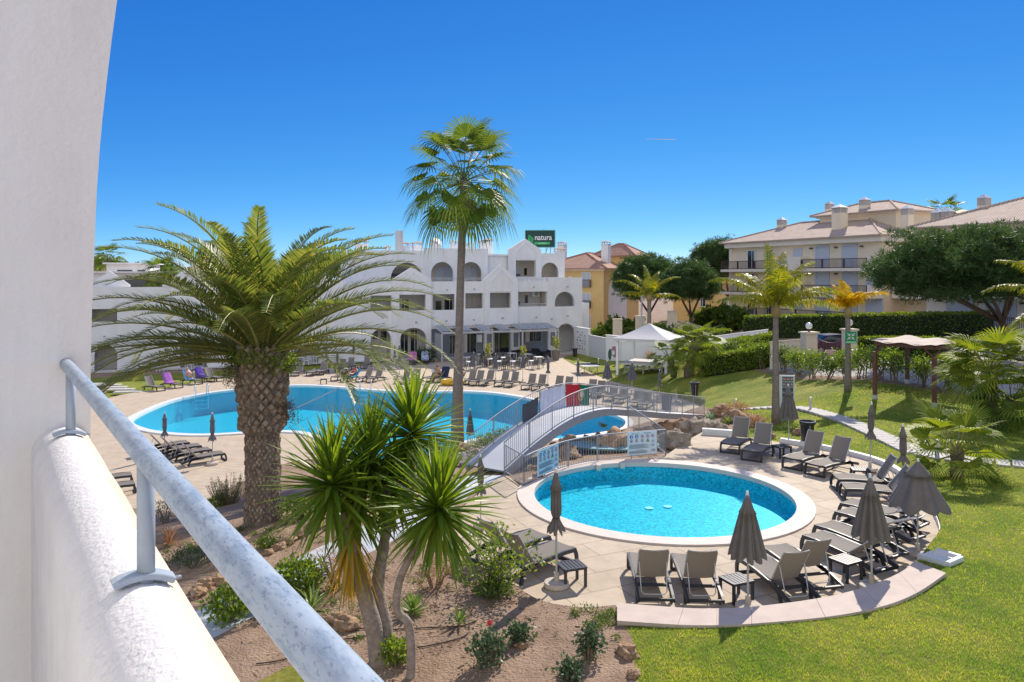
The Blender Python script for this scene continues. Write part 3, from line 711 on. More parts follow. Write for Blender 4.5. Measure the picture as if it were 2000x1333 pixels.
# ------------------------------------------------------------------ the white hotel
HF = Fr((-40, 67.3), (.932, .363))
def hotel():
    f = HF; S = f.s
    h = thing('hotel_building', 'three storey white building with gables, arches and balconies beyond the large pool', 'hotel', (*f.o, 0), f.rz)
    A = lambda px0, y0, px1, y1, y=0, rise=None: ARCH(*f.rect(px0, y0, px1, y1, y), rise)
    Q = lambda px0, y0, px1, y1, y=0: RC(*f.rect(px0, y0, px1, y1, y))
    m = M['stucco']
    def wl(name, s0, s1, z0, z1, holes, y=0, th=.3, gable=None):
        out = RC(s0, s1, z0, z1)
        if gable: out = [(s0, z0), (s1, z0), (s1, z1), ((s0 + s1) / 2 if gable[0] is None else gable[0], gable[1]), (s0, z1)]
        return MB().wall(out, holes, th, y).build(name, m, h)
    # long lower wing on the left
    lw = []
    for a, b in ((175, 228.6), (247, 292), (432, 470), (560, 610)): lw.append(Q(a, 604, b, 629))
    for a, b, t, bt in ((184, 229, 674, 730), (277, 312, 664, 722), (352, 404, 664, 716), (575, 622, 655, 705), (505, 550, 660, 708)): lw.append(ARCH(S(a), S(b), .15, f.z((a + b) / 2, t), 1.0))
    g1, g2 = S(317), S(390)
    wl('wall', S(-60), g1, 0, 7.7, [l for l in lw if l[0][0] < g1 - 3]); wl('wall', g1, S(640), 0, 7.7, [l for l in lw if l[0][0] > g1 - 3 and l[0][0] > g1])
    wl('gable', g1, g2, 7.72, 7.9, [], -.06, .36, (None, 9.1))
    wl('gable', S(170), S(252), 7.72, 7.9, [], .9, .3, (None, 9.2))
    wl('wall', S(640), S(765), 0, 8.0, [Q(724, 577.6, 764.5, 608), ARCH(S(724), S(764), .15, 3.3, 1.1)])
    wl('gable', S(765), S(841), 0, 8.35, [Q(780, 576, 831.6, 607, -.3), ARCH(S(780), S(832), .15, 3.35, 1.2)], -.3, .45, (S(804), 9.65))
    wl('wall', S(841), S(944), 3.15, 8.15, [Q(845, 575, 888, 606), Q(909, 573, 943, 603)])
    wl('gable', S(944), S(1010), 3.15, 8.35, [Q(957, 572, 998, 602, -.3)], -.3, .45, (S(975.6), 9.95))
    wl('wall', S(1010), S(1069), 3.15, 8.1, [Q(1012, 570, 1068, 599)])
    wl('tower', S(1069), S(1136), 0, 8.55, [A(1083.6, 570, 1123, 599, -.15), ARCH(S(1085), S(1124), .05, 3.4, 1.4)], -.15, .5)
    # timber framing lines on the gables
    for s0, s1, zb, zt in ((S(781), S(832), 6.75, 9.1), (S(957), S(998), 7.0, 9.4)):
        fr = MB(); c = (s0 + s1) / 2
        for p, q in (((s0, zb + .1), (s1, zb + .1)), ((c, zb + .1), (c, zt - .3)), ((s0, zb + .1), (s0, zt - 1.3)), ((s1, zb + .1), (s1, zt - 1.3)), ((s0, zt - 1.3), (c, zt)), ((s1, zt - 1.3), (c, zt))):
            fr.bar((p[0], -.33, p[1]), (q[0], -.33, q[1]), .09, .05, up=(0, 1, 0))
        fr.build('trim', m, h)
    # recessed back walls, floors and roof slabs
    e0, e1 = S(-60), S(1136)
    MB().wall(RC(e0, e1, 0, 7.2), [], .2, 1.9).build('back_wall', M['inner'], h)
    sl = MB(); sl.box(((e0 + e1) / 2, 1.1, 3.3), (e1 - e0 - .1, 1.5, .2)); sl.box(((e0 + e1) / 2, 6.5, 7.3), (e1 - e0 - .1, 12.3, .2)); sl.box(((e0 + e1) / 2, .9, .07), (e1 - e0, 2.4, .14))
    sl.build('floor_slab', M['inner'], h)
    pt = MB()
    for px in (238, 300, 330, 420, 480, 555, 640, 716, 768, 838, 900, 950, 1004, 1070): pt.box((S(px), 1.1, 3.6), (.22, 1.55, 6.9))
    pt.build('partition', M['innerwarm'], h)
    MB().box((e1 - .15, 6.5, 4.2), (.3, 12, 8.4)).build('side_wall', M['stucco'], h)
    # top floor, set back
    y = 2.6
    s = lambda px: f.s(px, y)
    wl('upper_wall', s(690), s(828), 7.4, 11.45, [A(763, 513, 826, 548, y)], y)
    wl('upper_wall', s(828), s(953), 7.4, 11.75, [A(842, 512, 885.5, 550, y), A(899, 512, 941, 550, y)], y)
    wl('upper_wall', s(953), s(994), 7.4, 11.2, [], y + .5)
    wl('upper_gable', s(993), s(1055.5), 7.4, 11.75, [Q(1006, 509, 1045, 541, y)], y - .25, .5, (s(1025), 12.95))
    wl('upper_wall', s(1055.5), s(1103), 7.4, 11.35, [A(1057.5, 513, 1091, 542, y)], y)
    MB().wall(RC(s(690), s(1103), 7.4, 11.1), [], .2, y + 1.9).build('back_wall', M['innerwarm'], h)
    MB().box(((s(690) + s(1103)) / 2, y + 4.5, 11.1), (s(1103) - s(690) - .1, 8.4, .2)).build('roof', m, h)
    MB().box((s(1103) - .15, y + 4.5, 9.3), (.3, 8.2, 4.0)).build('side_wall', m, h)
    MB().box((s(690) + .15, y + 4.5, 9.3), (.3, 8.2, 4.0)).build('side_wall', m, h)
    fr = MB(); c0, c1, zb = s(1006), s(1045), f.z(1025, 505, y); c = (c0 + c1) / 2
    for p, q in (((c0, zb), (c1, zb)), ((c, zb), (c, zb + 1.7)), ((c0, zb), (c0, zb + .7)), ((c1, zb), (c1, zb + .7)), ((c0, zb + .7), (c, zb + 1.8)), ((c1, zb + .7), (c, zb + 1.8))): fr.bar((p[0], y - .28, p[1]), (q[0], y - .28, q[1]), .09, .05, up=(0, 1, 0))
    fr.build('trim', m, h)
    # doors, windows and shutters
    for r in ((780, 585, 799, 608), (851, 588, 862, 606), (867, 582, 889, 607), (1025.5, 577, 1031, 592), (252, 605, 276, 629), (372, 668, 396, 714), (432, 668, 446, 683), (728, 647, 738, 662), (744, 648, 755, 666), (759, 653, 765, 677), (782, 650, 797, 692), (801, 644, 819, 690), (560, 665, 572, 706), (612, 664, 640, 700), (300, 672, 312, 716), (284, 690, 296, 716)):
        panel(h, 'window', M['glass'], f.rect(*r, 1.85), 1.86, .06, M['white'] if r[2] - r[0] > 14 else None)
    for r in ((764, 525, 802, 548), (1024, 524, 1029, 538), (1006, 535, 1016, 540), (992, 590, 999, 597), (1011.5, 590, 1016, 596)):
        yy = 4.45 if r[1] < 550 else 1.85
        panel(h, 'window', M['glass'], f.rect(*r, yy), yy + .01, .06)
    for r in ((800, 583, 820, 608), (909, 580, 921, 604), (922, 580, 932, 604), (992, 578, 999, 590), (1011.5, 578, 1016, 590), (182, 606, 203, 629), (206, 606, 227, 629), (187, 677, 206, 698), (209, 677, 227, 698), (280, 607, 291, 629), (296, 676, 310, 720), (353, 668, 370, 714)):
        panel(h, 'shutter', M['shutterw'] if r[1] > 570 else M['shutter'], f.rect(*r, 1.85), 1.86, .07)
    for r in ((850, 522, 866, 551), (868, 522, 884, 551), (909, 522, 920, 551), (922, 522, 932, 551), (1006, 523, 1016, 535)):
        panel(h, 'shutter', M['shutter'], f.rect(*r, 4.45), 4.46, .07)
    # terrace rail, balcony rails
    for a, b, zz, yy in ((843, 942, 8.5, .12), (1011, 1069, 8.5, .12), (1012, 1068, 5.65, .15)):
        rl = MB(); rl.tube([(S(a), yy, zz), (S(b), yy, zz)], .035, 6); rl.tube([(S(a), yy, zz - .18), (S(b), yy, zz - .18)], .02, 6)
        for k in range(7): x = S(a) + (S(b) - S(a)) * k / 6; rl.tube([(x, yy, zz - .5), (x, yy, zz)], .025, 6)
        rl.build('railing', M['alu'], h)
    ac = MB().box((S(1057), 1.7, f.z(1057, 574, 1.7)), (.9, .35, .62)).build('air_conditioner', M['white'], h)
    MB().lathe([(.24, 0), (.24, .03), (.05, .05)], 16).build('fan_grille', M['steel'], ac).matrix_local = Matrix.Translation((S(1058), 1.5, f.z(1057, 574, 1.7))) @ Matrix.Rotation(R(90), 4, 'X')
    for px, py0, py1, w in ((705, 492, 478, 1.25), (790, 490, 482, 1.0), (814, 490, 481, .95), (886, 486, 479, .75), (918, 486, 483, .8), (944, 488, 477, .8), (953, 500, 475, .9), (1092, 498, 492, 1.0), (757, 492, 489, .6)):
        yy = 6.0; z0 = f.z(px, py0, yy); z1 = f.z(px, py1, yy); chimney(h, f.s(px, yy), yy, 11.1, z1, w)
    MB().lathe([(.45, 0), (.45, 2.6)], 14).build('flue', M['alu'], h, loc=(f.s(780, 5), 5, 11.1))
    d = MB().lathe([(.0, 0), (.4, .06), (.7, .2)], 18); d.build('satellite_dish', M['white'], h, smooth=True).matrix_local = Matrix.Translation((f.s(850, 4), 4, 12.2)) @ Matrix.Rotation(R(75), 4, 'X')
    for px, py in ((838, 640), (872, 638), (902, 627), (935, 625), (972, 625), (1100, 625), (693, 642), (720, 641)):
        pass
    for px, py in ((640, 640), (705, 636), (748, 632), (811, 629), (870, 627), (923, 625), (979, 621), (1045, 620), (1075, 623), (1106, 617), (871, 567), (924, 565), (1040, 561), (1106, 560), (205, 657)):
        MB().box((S(px), -.4, f.z(px, py)), (.16, .2, .12)).build('wall_lamp', M['steel'], h)
    # lower white block to the right of the tower
    w = thing('annex_wall', 'low sunlit white terrace block at the right end of the hotel', 'wall', (*f.o, 0), f.rz)
    MB().wall(RC(S(1136), S(1162), 0, 5.6), [ARCH(S(1141), S(1157), 1.0, 2.7, .5)], .3, 1.5).build('wall', m, w)
    MB().box(((S(1136) + S(1162)) / 2, 5, 5.5), (S(1162) - S(1136) - .1, 6.8, .2)).build('roof_slab', m, w)
    MB().box((S(1162) - .15, 5, 2.8), (.3, 6.5, 5.6)).build('side_wall', m, w)
hotel()

def cafe():
    f = HF; S = f.s
    c = thing('cafe_shop', 'grey blue cafe front with dark windows under the glass canopy', 'shopfront', (*f.o, 0), f.rz)
    s0, s1 = S(842), S(1069)
    MB().box(((s0 + s1) / 2, .25, 1.65), (s1 - s0, .2, 3.0)).build('wall', M['shopblue'], c)
    for a, b, t, bt in ((878, 890, 655, 692), (906, 931, 652, 690), (955, 995, 650, 690), (1026, 1058, 648, 668)):
        panel(c, 'window', M['glass'], f.rect(a, t, b, bt), .12, .06, M['steel'])
    for px in (953, 1005, 1077):
        p = MB().box((S(px), -.1, 1.6), (1.0, .35, 2.9)).build('pillar', M['stucco'], c)
        MB().box((S(px) + .05, -.3, 1.75), (.55, .04, 1.5)).build('menu_board', M['shopblue'], p)
    MB().box((S(936), -.05, 2.0), (.6, .04, .8)).build('notice', M['white'], c)
    p = thing('cafe_canopy', 'flat glass roofed canopy on grey posts along the cafe front', 'canopy', (*f.o, 0), f.rz)
    z = 3.05; yf = -3.3
    fr = MB(); x0, x1 = S(846), S(1066)
    fr.bar((x0, yf, z - .1), (x1, yf, z - .1), .14, .18); fr.bar((x0, -.35, z + .35), (x1, -.35, z + .35), .1, .14)
    n = 12
    for k in range(n + 1):
        x = x0 + (x1 - x0) * k / n
        fr.bar((x, yf, z), (x, -.4, z + .42), .1, .12)
    fr.build('frame', M['alu'], p)
    g = MB()
    for k in range(n):
        if k % 2 == 0 or k > 7:
            a, b = x0 + (x1 - x0) * k / n + .08, x0 + (x1 - x0) * (k + 1) / n - .08
            g.add([(a, yf, z + .07), (b, yf, z + .07), (b, -.4, z + .49), (a, -.4, z + .49), (a, yf, z + .09), (b, yf, z + .09), (b, -.4, z + .51), (a, -.4, z + .51)], [(0, 1, 2, 3), (7, 6, 5, 4), (0, 4, 5, 1), (1, 5, 6, 2), (2, 6, 7, 3), (3, 7, 4, 0)])
    g.build('glass_roof', M['frosted'], p)
    for k in (0, .36, .68, 1):
        MB().box((x0 + (x1 - x0) * k, yf, z / 2 - .1), (.14, .14, z - .2)).build('post', M['alu'], p)
    MB().box((x0 + .05, (yf - .4) / 2, 1.45), (.06, -yf - .7, 2.7)).build('side_screen', M['frosted'], p)
cafe()

def font_mesh(cu):
    tmp = bpy.data.objects.new('tmp', cu); COL.objects.link(tmp)
    me = bpy.data.meshes.new_from_object(tmp.evaluated_get(bpy.context.evaluated_depsgraph_get())); bpy.data.objects.remove(tmp)
    o = bpy.data.objects.new(cu.name.split('.')[0], me); COL.objects.link(o); o.data.materials.clear(); return o
def sign():
    f = HF; y = 6.5
    c = DP(1055, 467, 91); 
    t = thing('roof_sign', 'dark green billboard with a leaf emblem and white lettering above the gable', 'sign', c, R(-4))
    sc_ = 91 / F; w, h_ = 58 * sc_, 33 * sc_
    MB().box((0, 0, 0), (w, .25, h_)).build('board', mat('sign_green', (.003, .045, .038), .4), t)
    fr = MB()
    for p, q in (((-w/2, h_/2), (w/2, h_/2)), ((-w/2, -h_/2), (w/2, -h_/2)), ((-w/2, -h_/2), (-w/2, h_/2)), ((w/2, -h_/2), (w/2, h_/2))): fr.bar((p[0], -.1, p[1]), (q[0], -.1, q[1]), .09, .34, up=(0, 1, 0))
    fr.build('rim', mat('sign_edge', (.10, .40, .30), .4), t)
    lg = mat('leaf_green', (.03, .42, .12), .4); wt = M['white']
    L = MB(); pts = []
    for k in range(24):
        a = 2 * math.pi * k / 24; x, z = .33 * math.cos(a), .52 * math.sin(a)
        if z > 0: x = x * (1 - (z / .6) ** 2 * .75) - .22 * (z / .52) ** 2
        pts.append((x, z))
    L.wall([(x - 1.12, z - .05) for x, z in pts], [], .04, -.175).build('emblem', lg, t)
    v = MB(); v.bar((-1.0, -.19, -.5), (-1.25, -.19, .3), .035, .03, up=(0, 1, 0))
    for k in range(4):
        z0 = -.3 + .15 * k; x = -1.06 - .048 * k
        v.bar((x, -.19, z0), (x + .2, -.19, z0 + .13), .022, .03, up=(0, 1, 0)); v.bar((x, -.19, z0), (x - .17, -.19, z0 + .12), .022, .03, up=(0, 1, 0))
    v.build('leaf_vein', mat('vein_green', (.003, .12, .04), .5), t)
    tx = bpy.data.curves.new('lettering', 'FONT'); tx.body = 'natura'; tx.size = 1.0; tx.extrude = .02; tx.offset = .012
    o = font_mesh(tx); o.parent = t; o.data.materials.append(wt)
    o.rotation_euler = (R(90), 0, 0); o.location = (-.66, -.16, -.13); o.scale = (.80, .93, 1)
    MB().box((.24, -.15, -.54), (1.86, .06, .30)).build('green_band', lg, t)
    b = MB(); random.seed(3); x = -.25
    while x < .72: 
        w_ = rnd(.04, .09); b.box((x + w_ / 2, -.19, -.54), (w_, .02, .13)); x += w_ + rnd(.025, .06)
    b.build('small_lettering', mat('pale_green', (.35, .70, .42), .5), t)
    p = MB()
    for x in (-.8, .7, 1.25): p.bar((x, .1, -h_ / 2), (x, .1, -h_ / 2 - 1.2), .09)
    p.bar((.9, .1, -h_ / 2), (.4, 1.6, -h_ / 2 - 1.3), .07); p.bar((.3, -.14, h_ / 2), (.55, -.14, h_ / 2 + .22), .05)
    p.build('support_frame', M['steel'], t)
sign()

# ------------------------------------------------------------------ apartment buildings on the right
def ironrail(parent, p0, p1, z0, z1, fancy=False):
    r = MB(); p0, p1 = Vector(p0), Vector(p1); L = (p1 - p0).length
    up = V(0, 0, 1)
    r.bar(p0 + up * z1, p1 + up * z1, .07); r.bar(p0 + up * (z0 + .06), p1 + up * (z0 + .06), .06)
    if fancy: r.bar(p0 + up * (z1 - .16), p1 + up * (z1 - .16), .05)
    n = int(L / .14)
    for k in range(1, n): q = p0.lerp(p1, k / n); r.bar(q + up * z0, q + up * z1, .03)
    m = max(1, round(L / 3))
    for k in range(m + 1): q = p0.lerp(p1, k / m); r.bar(q + up * z0, q + up * z1, .13)
    return r.build('railing', M['brown'], parent)
def apartments():
    f = Fr((27.4, 94.6), (.44, -.898)); u = f.s
    a = thing('apartment_building', 'cream three storey apartment building with balconies, tiled roof and rooftop pavilion', 'building', (*f.o, 0), f.rz)
    e = 21.4
    MB().box((e / 2, 6, 8.0), (e, 12, 9.4)).build('wall', M['beige'], a)
    MB().box((e + 2.3, 8, 7.9), (4.6, 9.4, 9.2)).build('recessed_wall', M['beige'], a)
    ev = MB(); ev.box((e / 2, 5.6, 12.45), (e + .9, 12.7, .55)); ev.build('cornice', M['beigew'], a)
    r = MB(); hip(r, -1.1, e + .7, -1.1, 12.5, 12.86, 2.3); r.build('roof', M['tile_pale'], a)
    # white facing of the end bay and balconies
    def slab(s0, s1, z, name='balcony'):
        b = MB().box(((s0 + s1) / 2, -.75, z - .12), (s1 - s0, 1.5, .3)).build(name, M['beigew'], a)
        return b
    for z in (6.75, 9.5):
        slab(-.3, 8.4, z); slab(12.4, 20.9, z)
        MB().box((10.4, -.76, z + .55), (4.0, 1.5, 1.6)).build('parapet', M['beigew'], a)
        ironrail(a, (-.2, -1.42, 0), (8.3, -1.42, 0), z + .05, z + 1.0); ironrail(a, (12.5, -1.42, 0), (20.8, -1.42, 0), z + .05, z + 1.0)
        MB().box((21.25, -.78, z + .4), (.7, 1.54, 1.3)).build('parapet', M['beigew'], a)
        MB().box((24, 1.9, z + .4), (4.9, 1.4, 1.3)).build('parapet', M['beigew'], a)
    slab(-.3, 24, 4.1); ironrail(a, (-.2, -1.42, 0), (23.5, -1.42, 0), 4.1, 5.0)
    MB().box((-.0, -.05, 8), (.5, .25, 8.2)).build('corner_strip', M['beigew'], a)
    for z in (4.1, 6.8, 9.6):
        for s in (14.1, 17.6, 20.6):
            if s > 20 and z > 9: continue
            w = panel(a, 'shutter', M['shutter'], (s - .75, s + .75, z + .05, z + 2.2), -.05, .1)
            fr = MB(); fr.box((s - .85, -.06, z + 1.15), (.2, .16, 2.5)); fr.box((s + .85, -.06, z + 1.15), (.2, .16, 2.5)); fr.box((s, -.06, z + 2.35), (1.5, .16, .22)); fr.build('surround', M['shutter'], w)
        for s in (3.6, 6.3):
            panel(a, 'window', M['glass'], (s - .7, s + .7, z + .05, z + 2.2), -.04, .08, M['white'])
        panel(a, 'shutter', M['shutter'], (10.0, 11.3, z + .9, z + 2.2), -.05, .08)
        for s in (12.6, 15.9, 19.1):
            l = MB().lathe([(.0, .16), (.16, .12), (.24, 0)], 10); l.build('wall_lamp', M['brown'], a, loc=(s, -.12, z + 2.1))
    panel(a, 'window', M['glass'], (22.3, 25.2, 9.8, 12.1), 3.26, .08, M['white'])
    # pavilion on the roof
    x0, x1, y0, y1 = f.s(1601, 5) , f.s(1750, 5), 5, 11
    MB().box(((x0 + x1) / 2, 8, 14.1), (x1 - x0, 6, 3.2)).build('pavilion_wall', M['beige'], a)
    MB().box(((x0 + x1) / 2, 8, 15.55), (x1 - x0 + .6, 6.6, .3)).build('cornice', M['beigew'], a)
    r = MB(); hip(r, x0 - .8, x1 + .8, 4.2, 11.8, 15.72, 1.3); r.build('pavilion_roof', M['tile_pale'], a)
    for px, t, b, w, yy in ((1527, 440, 470, .85, 4.5), (1640, 417, 446, 1.15, 2.2), (1689, 402, 420, .85, 6), (1620, 409, 430, .75, 9), (1772, 420, 460, .85, 3.5)):
        s_ = f.s(px, yy); chimney(a, s_, yy, 12.9, f.z(px, t, yy), w, 'b')
    f = Fr((33.2, 68), (.44, -.898))
    b = thing('apartment_building', 'nearer cream apartment building half hidden behind the large spreading pine', 'building', (*f.o, 0), f.rz)
    e0, e1 = 4.3, 30
    MB().box(((e0 + e1) / 2, 6, 8.3), (e1 - e0, 12, 9.4)).build('wall', M['beigew'], b)
    MB().box(((e0 + e1) / 2, 5.6, 12.45), (e1 - e0 + .9, 12.7, .5)).build('cornice', M['beige'], b)
    r = MB(); hip(r, e0 - 1, e1 + 1, -1.2, 12.8, 12.82, 2.6); r.build('roof', M['tile_pale'], b)
    for z in (4.6, 7.3, 10.0):
        for px in (1876, 1956, 2040):
            s = f.s(px); w = panel(b, 'shutter', M['shutter'], (s - .95, s + .95, z + .05, z + 2.2), -.05, .1)
            fr = MB(); fr.box((s - 1.05, -.06, z + 1.15), (.2, .16, 2.5)); fr.box((s + 1.05, -.06, z + 1.15), (.2, .16, 2.5)); fr.box((s, -.06, z + 2.35), (1.9, .16, .22)); fr.build('surround', M['shutter'], w)
        for px in (1838, 1916, 2000):
            MB().lathe([(.0, .16), (.16, .12), (.24, 0)], 10).build('wall_lamp', M['brown'], b, loc=(f.s(px), -.12, z + 2.0))
        MB().box((14, -.85, z - .1), (19.4, 1.7, .3)).build('balcony', M['beigew'], b)
        ironrail(b, (4.5, -1.6, 0), (23, -1.6, 0), z + .05, z + 1.0, True)
    for px, t, w, yy in ((1832, 430, .8, 2.5), (1852, 428, .8, 2.5), (1922, 402, .75, 4)):
        chimney(b, f.s(px, yy), yy, 12.9, f.z(px, t, yy), w, 'b')
    MB().lathe([(.0, 0), (.5, .05), (.95, .2)], 20).build('satellite_dish', M['beigew'], b, smooth=True).matrix_local = Matrix.Translation((f.s(1880, 3), 3, f.z(1880, 432, 3))) @ Matrix.Rotation(R(80), 4, 'X') @ Matrix.Rotation(R(20), 4, 'Y')
apartments()

def houses():
    # yellow house beside the hotel
    c = DP(1179, 637, 101); 
    h = thing('yellow_house', 'yellow rendered house with terracotta hipped roof and white oval windows beside the hotel', 'house', (c.x, c.y, .9), R(-32))
    # local: front runs to -x from the corner, side runs to +y
    MB().box((-5, 6, 4.4), (10, 12, 8.8)).build('wall', M['yellow'], h)
    r = MB(); hip(r, -10.8, .8, -.8, 12.8, 8.9, 2.2); r.build('roof', M['tile_red'], h)
    MB().box((-5, 5.9, 8.65), (10.5, 12.5, .25)).build('cornice', M['beigew'], h)
    for z in (.7, 3.6, 6.4):
        w = panel(h, 'window', M['shutter'] if z > 1 else M['glass'], (-3.2, -1.9, z, z + 1.9), -.03, .1, M['white'])
        if z > 1: ironrail(h, (-3.3, -.35, 0), (-1.8, -.35, 0), z - .1, z + .9)
    for z in (4.3, 7.1):
        o = MB().lathe([(.42, 0), (.42, .08)], 16); o.build('oval_window', M['glass'], h).matrix_local = Matrix.Translation((-5.0, .02, z)) @ Matrix.Rotation(R(90), 4, 'X') @ Matrix.Diagonal((.8, 1.3, 1, 1))
        o = MB(); o.add([((.42 + .14 * q) * math.cos(6.2832 * k / 20), (.42 + .14 * q) * math.sin(6.2832 * k / 20), 0) for q in (0, 1) for k in range(20)], [(k, (k + 1) % 20, 20 + (k + 1) % 20, 20 + k) for k in range(20)])
        o.build('oval_surround', M['white'], h).matrix_local = Matrix.Translation((-5.0, -.09, z)) @ Matrix.Rotation(R(90), 4, 'X') @ Matrix.Diagonal((.8, 1.3, 1, 1))
        panel(h, 'window', M['glass'], (-8.2, -7.4, z - .6, z + .9), -.03, .08)
    MB().wall(ARCH(1.5, 7.5, .2, 8.0, 3.0), [], .08, 0).build('arched_panel', M['stucco'], h).matrix_local = Matrix.Translation((.06, 0, 0)) @ Matrix.Rotation(R(90), 4, 'Z')
    for x, y in ((-7.6, 2.5), (-1.5, 4)): chimney(h, x, y, 8.9, 12.2, 1.0)
    MB().box((-1.5, 9, 9.6), (5.6, 5, 2.2)).build('tower_wall', M['yellow'], h)
    r = MB(); hip(r, -5, 2, 6, 12, 10.75, 1.7); r.build('tower_roof', M['tile_red'], h)
    # second yellow house behind the pines
    c = DP(1372, 600, 118)
    h = thing('yellow_house', 'plain yellow house wall with two small windows behind the umbrella pines', 'house', (c.x, c.y, 1.2), R(-20))
    MB().wall([(-4.5, 0), (7, 0), (7, 8.2), (4.5, 8.2), (-4.5, 5.2)], [], 8, 0).build('wall', M['yellow'], h)
    for s in (0, 3.4): panel(h, 'window', M['glass'], (s - .5, s + .5, 2.8, 4.1), -.02, .1, M['white'])
    MB().box((-3.0, 4, 6.2), (6, 9, .2), Matrix.Rotation(R(-18), 3, 'Y')).build('roof', M['tile_red'], h)
    # low white houses far left beyond the hotel wing
    for i, (px, pt, d, w, dp, lab, roof) in enumerate(((262, 517, 108, 5.5, 6, 'small white rooftop block with a pale flat roof behind the low wing', None), (330, 534, 96, 17, 7, 'long flat roofed white house with a shaded terrace behind the hotel wing', None), (420, 527, 130, 7, 8, 'white house with an orange tiled roof seen through the date palm fronds', 'tile_red'), (197, 532, 125, 9, 7, 'white house with an orange tiled roof beyond the balcony end wall', 'tile_red'), (585, 528, 120, 8, 8, 'white house with two white chimneys seen through the palm crown', 'tile_pale'))):
        t = DP(px, pt, d)
        h = thing('white_house', lab, 'house', (t.x, t.y, 0), R(12))
        MB().box((0, 0, t.z / 2), (w, dp, t.z)).build('wall', M['stucco'], h)
        panel(h, 'window', M['glass'], (-.25 * w, .1 * w, t.z - 2.0, t.z - .8), -dp / 2 - .01, .08)
        panel(h, 'window', M['glass'], (.22 * w, .4 * w, t.z - 2.0, t.z - .8), -dp / 2 - .01, .08)
        r = MB()
        if roof: hip(r, -w / 2 - .5, w / 2 + .5, -dp / 2 - .5, dp / 2 + .5, t.z + .1, 1.3); r.build('roof', M[roof], h); chimney(h, -w * .2, 0, t.z, t.z + 1.5, .8); 
        else: r.box((0, 0, t.z + .1), (w + .8, dp + .8, .2)); r.build('roof', M['stucco'], h)
houses()
# ------------------------------------------------------------------ sun loungers
def arc(p0, p1, p2, n=8):
    p0, p1, p2 = Vector(p0), Vector(p1), Vector(p2)
    return [p0 * (1 - t) ** 2 + p1 * 2 * t * (1 - t) + p2 * t * t for t in [i / n for i in range(n + 1)]]
def sling(mb, x0, z0, x1, z1, w, sag=.02, n=8, th=.012):
    a = Vector((x0, 0, z0)); b = Vector((x1, 0, z1)); t = (b - a).normalized(); nn = Vector((-t.z, 0, t.x)); nn = nn if nn.z > 0 else -nn
    vs = []
    for i in range(n + 1):
        p = a.lerp(b, i / n)
        for k in range(5):
            yy = (k / 4 - .5) * w; q = p + Vector((0, yy, 0)) - nn * sag * (1 - (2 * k / 4 - 1) ** 2)
            vs.append(q)
    m = len(vs); vs = vs + [v - nn * th for v in vs]
    fs = [(i * 5 + k, i * 5 + k + 1, (i + 1) * 5 + k + 1, (i + 1) * 5 + k) for i in range(n) for k in range(4)]
    fs = fs + [tuple(i + m for i in reversed(f)) for f in fs]
    ring_ = [(0, 1), (1, 2), (2, 3), (3, 4)] + [(i * 5 + 4, i * 5 + 9) for i in range(n)] + [(n * 5 + 4 - k, n * 5 + 3 - k) for k in range(4)] + [(5 * (n - i), 5 * (n - i - 1)) for i in range(n)]
    fs += [(b_, a_, a_ + m, b_ + m) for a_, b_ in ring_]
    return mb.add(vs, fs)
def make_lounger(ang, label):
    """foot end towards +x, head towards -x; ang is the tilt of the backrest"""
    t = thing('sun_lounger', label, 'sun lounger')
    hx, hz = -.28, .37
    for sg in (-1, 1):
        y = sg * .335
        r = MB(); pts = [(.97, y, .335), (.6, y, .35), (.1, y, .33), (-.3, y, .305), (-.62, y, .26), (-.9, y, .20), (-1.0, y, .17)]
        for p, q in zip(pts[:-1], pts[1:]): r.bar(p, q, .05, .085)
        r.build('side_rail', M['charcoal'], t)
        l = MB(); a = arc((.93, y, .34), (1.03, y, .2), (.99, y, .02), 6)
        for p, q in zip(a[:-1], a[1:]): l.bar(p, q, .055, .075)
        l.build('leg', M['charcoal'], t)
        l = MB(); a = arc((-.22, y, .30), (-.62, y, .42), (-.70, y, .0), 9)
        for p, q in zip(a[:-1], a[1:]): l.bar(p, q, .05, .075)
        l.build('leg', M['charcoal'], t)
    c = MB(); c.bar((1.0, -.34, .035), (1.0, .34, .035), .05, .06)
    c.build('foot_bar', M['charcoal'], t)
    for x, z in ((.93, .33), (-.5, .27), (-.98, .18)): MB().bar((x, -.32, z), (x, .32, z), .05, .05).build('crossbar', M['charcoal'], t)
    sling(MB(), .97, .385, hx, hz, .62).build('seat', M['sling'], t, smooth=False)
    ex, ez = hx - .80 * math.cos(ang), hz + .80 * math.sin(ang)
    sling(MB(), hx - .02, hz + .01, ex, ez, .56, .03).build('backrest', M['sling'], t)
    d = Vector((-math.cos(ang), 0, math.sin(ang))); nn = Vector((-math.sin(ang), 0, -math.cos(ang)))
    b = Vector((hx, 0, hz))
    f = MB(); q = [b + V(0, -.29, 0)] + [b + d * .74 + V(0, -.29, 0)] + arc(b + d * .80 + V(0, -.27, 0), b + d * .76 + nn * .06, b + d * .80 + V(0, .27, 0), 6) + [b + d * .74 + V(0, .29, 0), b + V(0, .29, 0)]
    f.tube(q, .014, 6); f.build('back_frame', M['alu'], t)
    if ang > .3:
        m_ = b + d * .45; k = m_ + nn * .1
        h = MB(); h.tube([m_ + V(0, -.27, 0), V(m_.x - .18, -.25, .22), V(m_.x - .2, -.2, .17), V(m_.x - .2, .2, .17), V(m_.x - .18, .25, .22), m_ + V(0, .27, 0)], .011, 6)
        h.build('prop_bar', M['alu'], t)
    return t
PROTO = {}
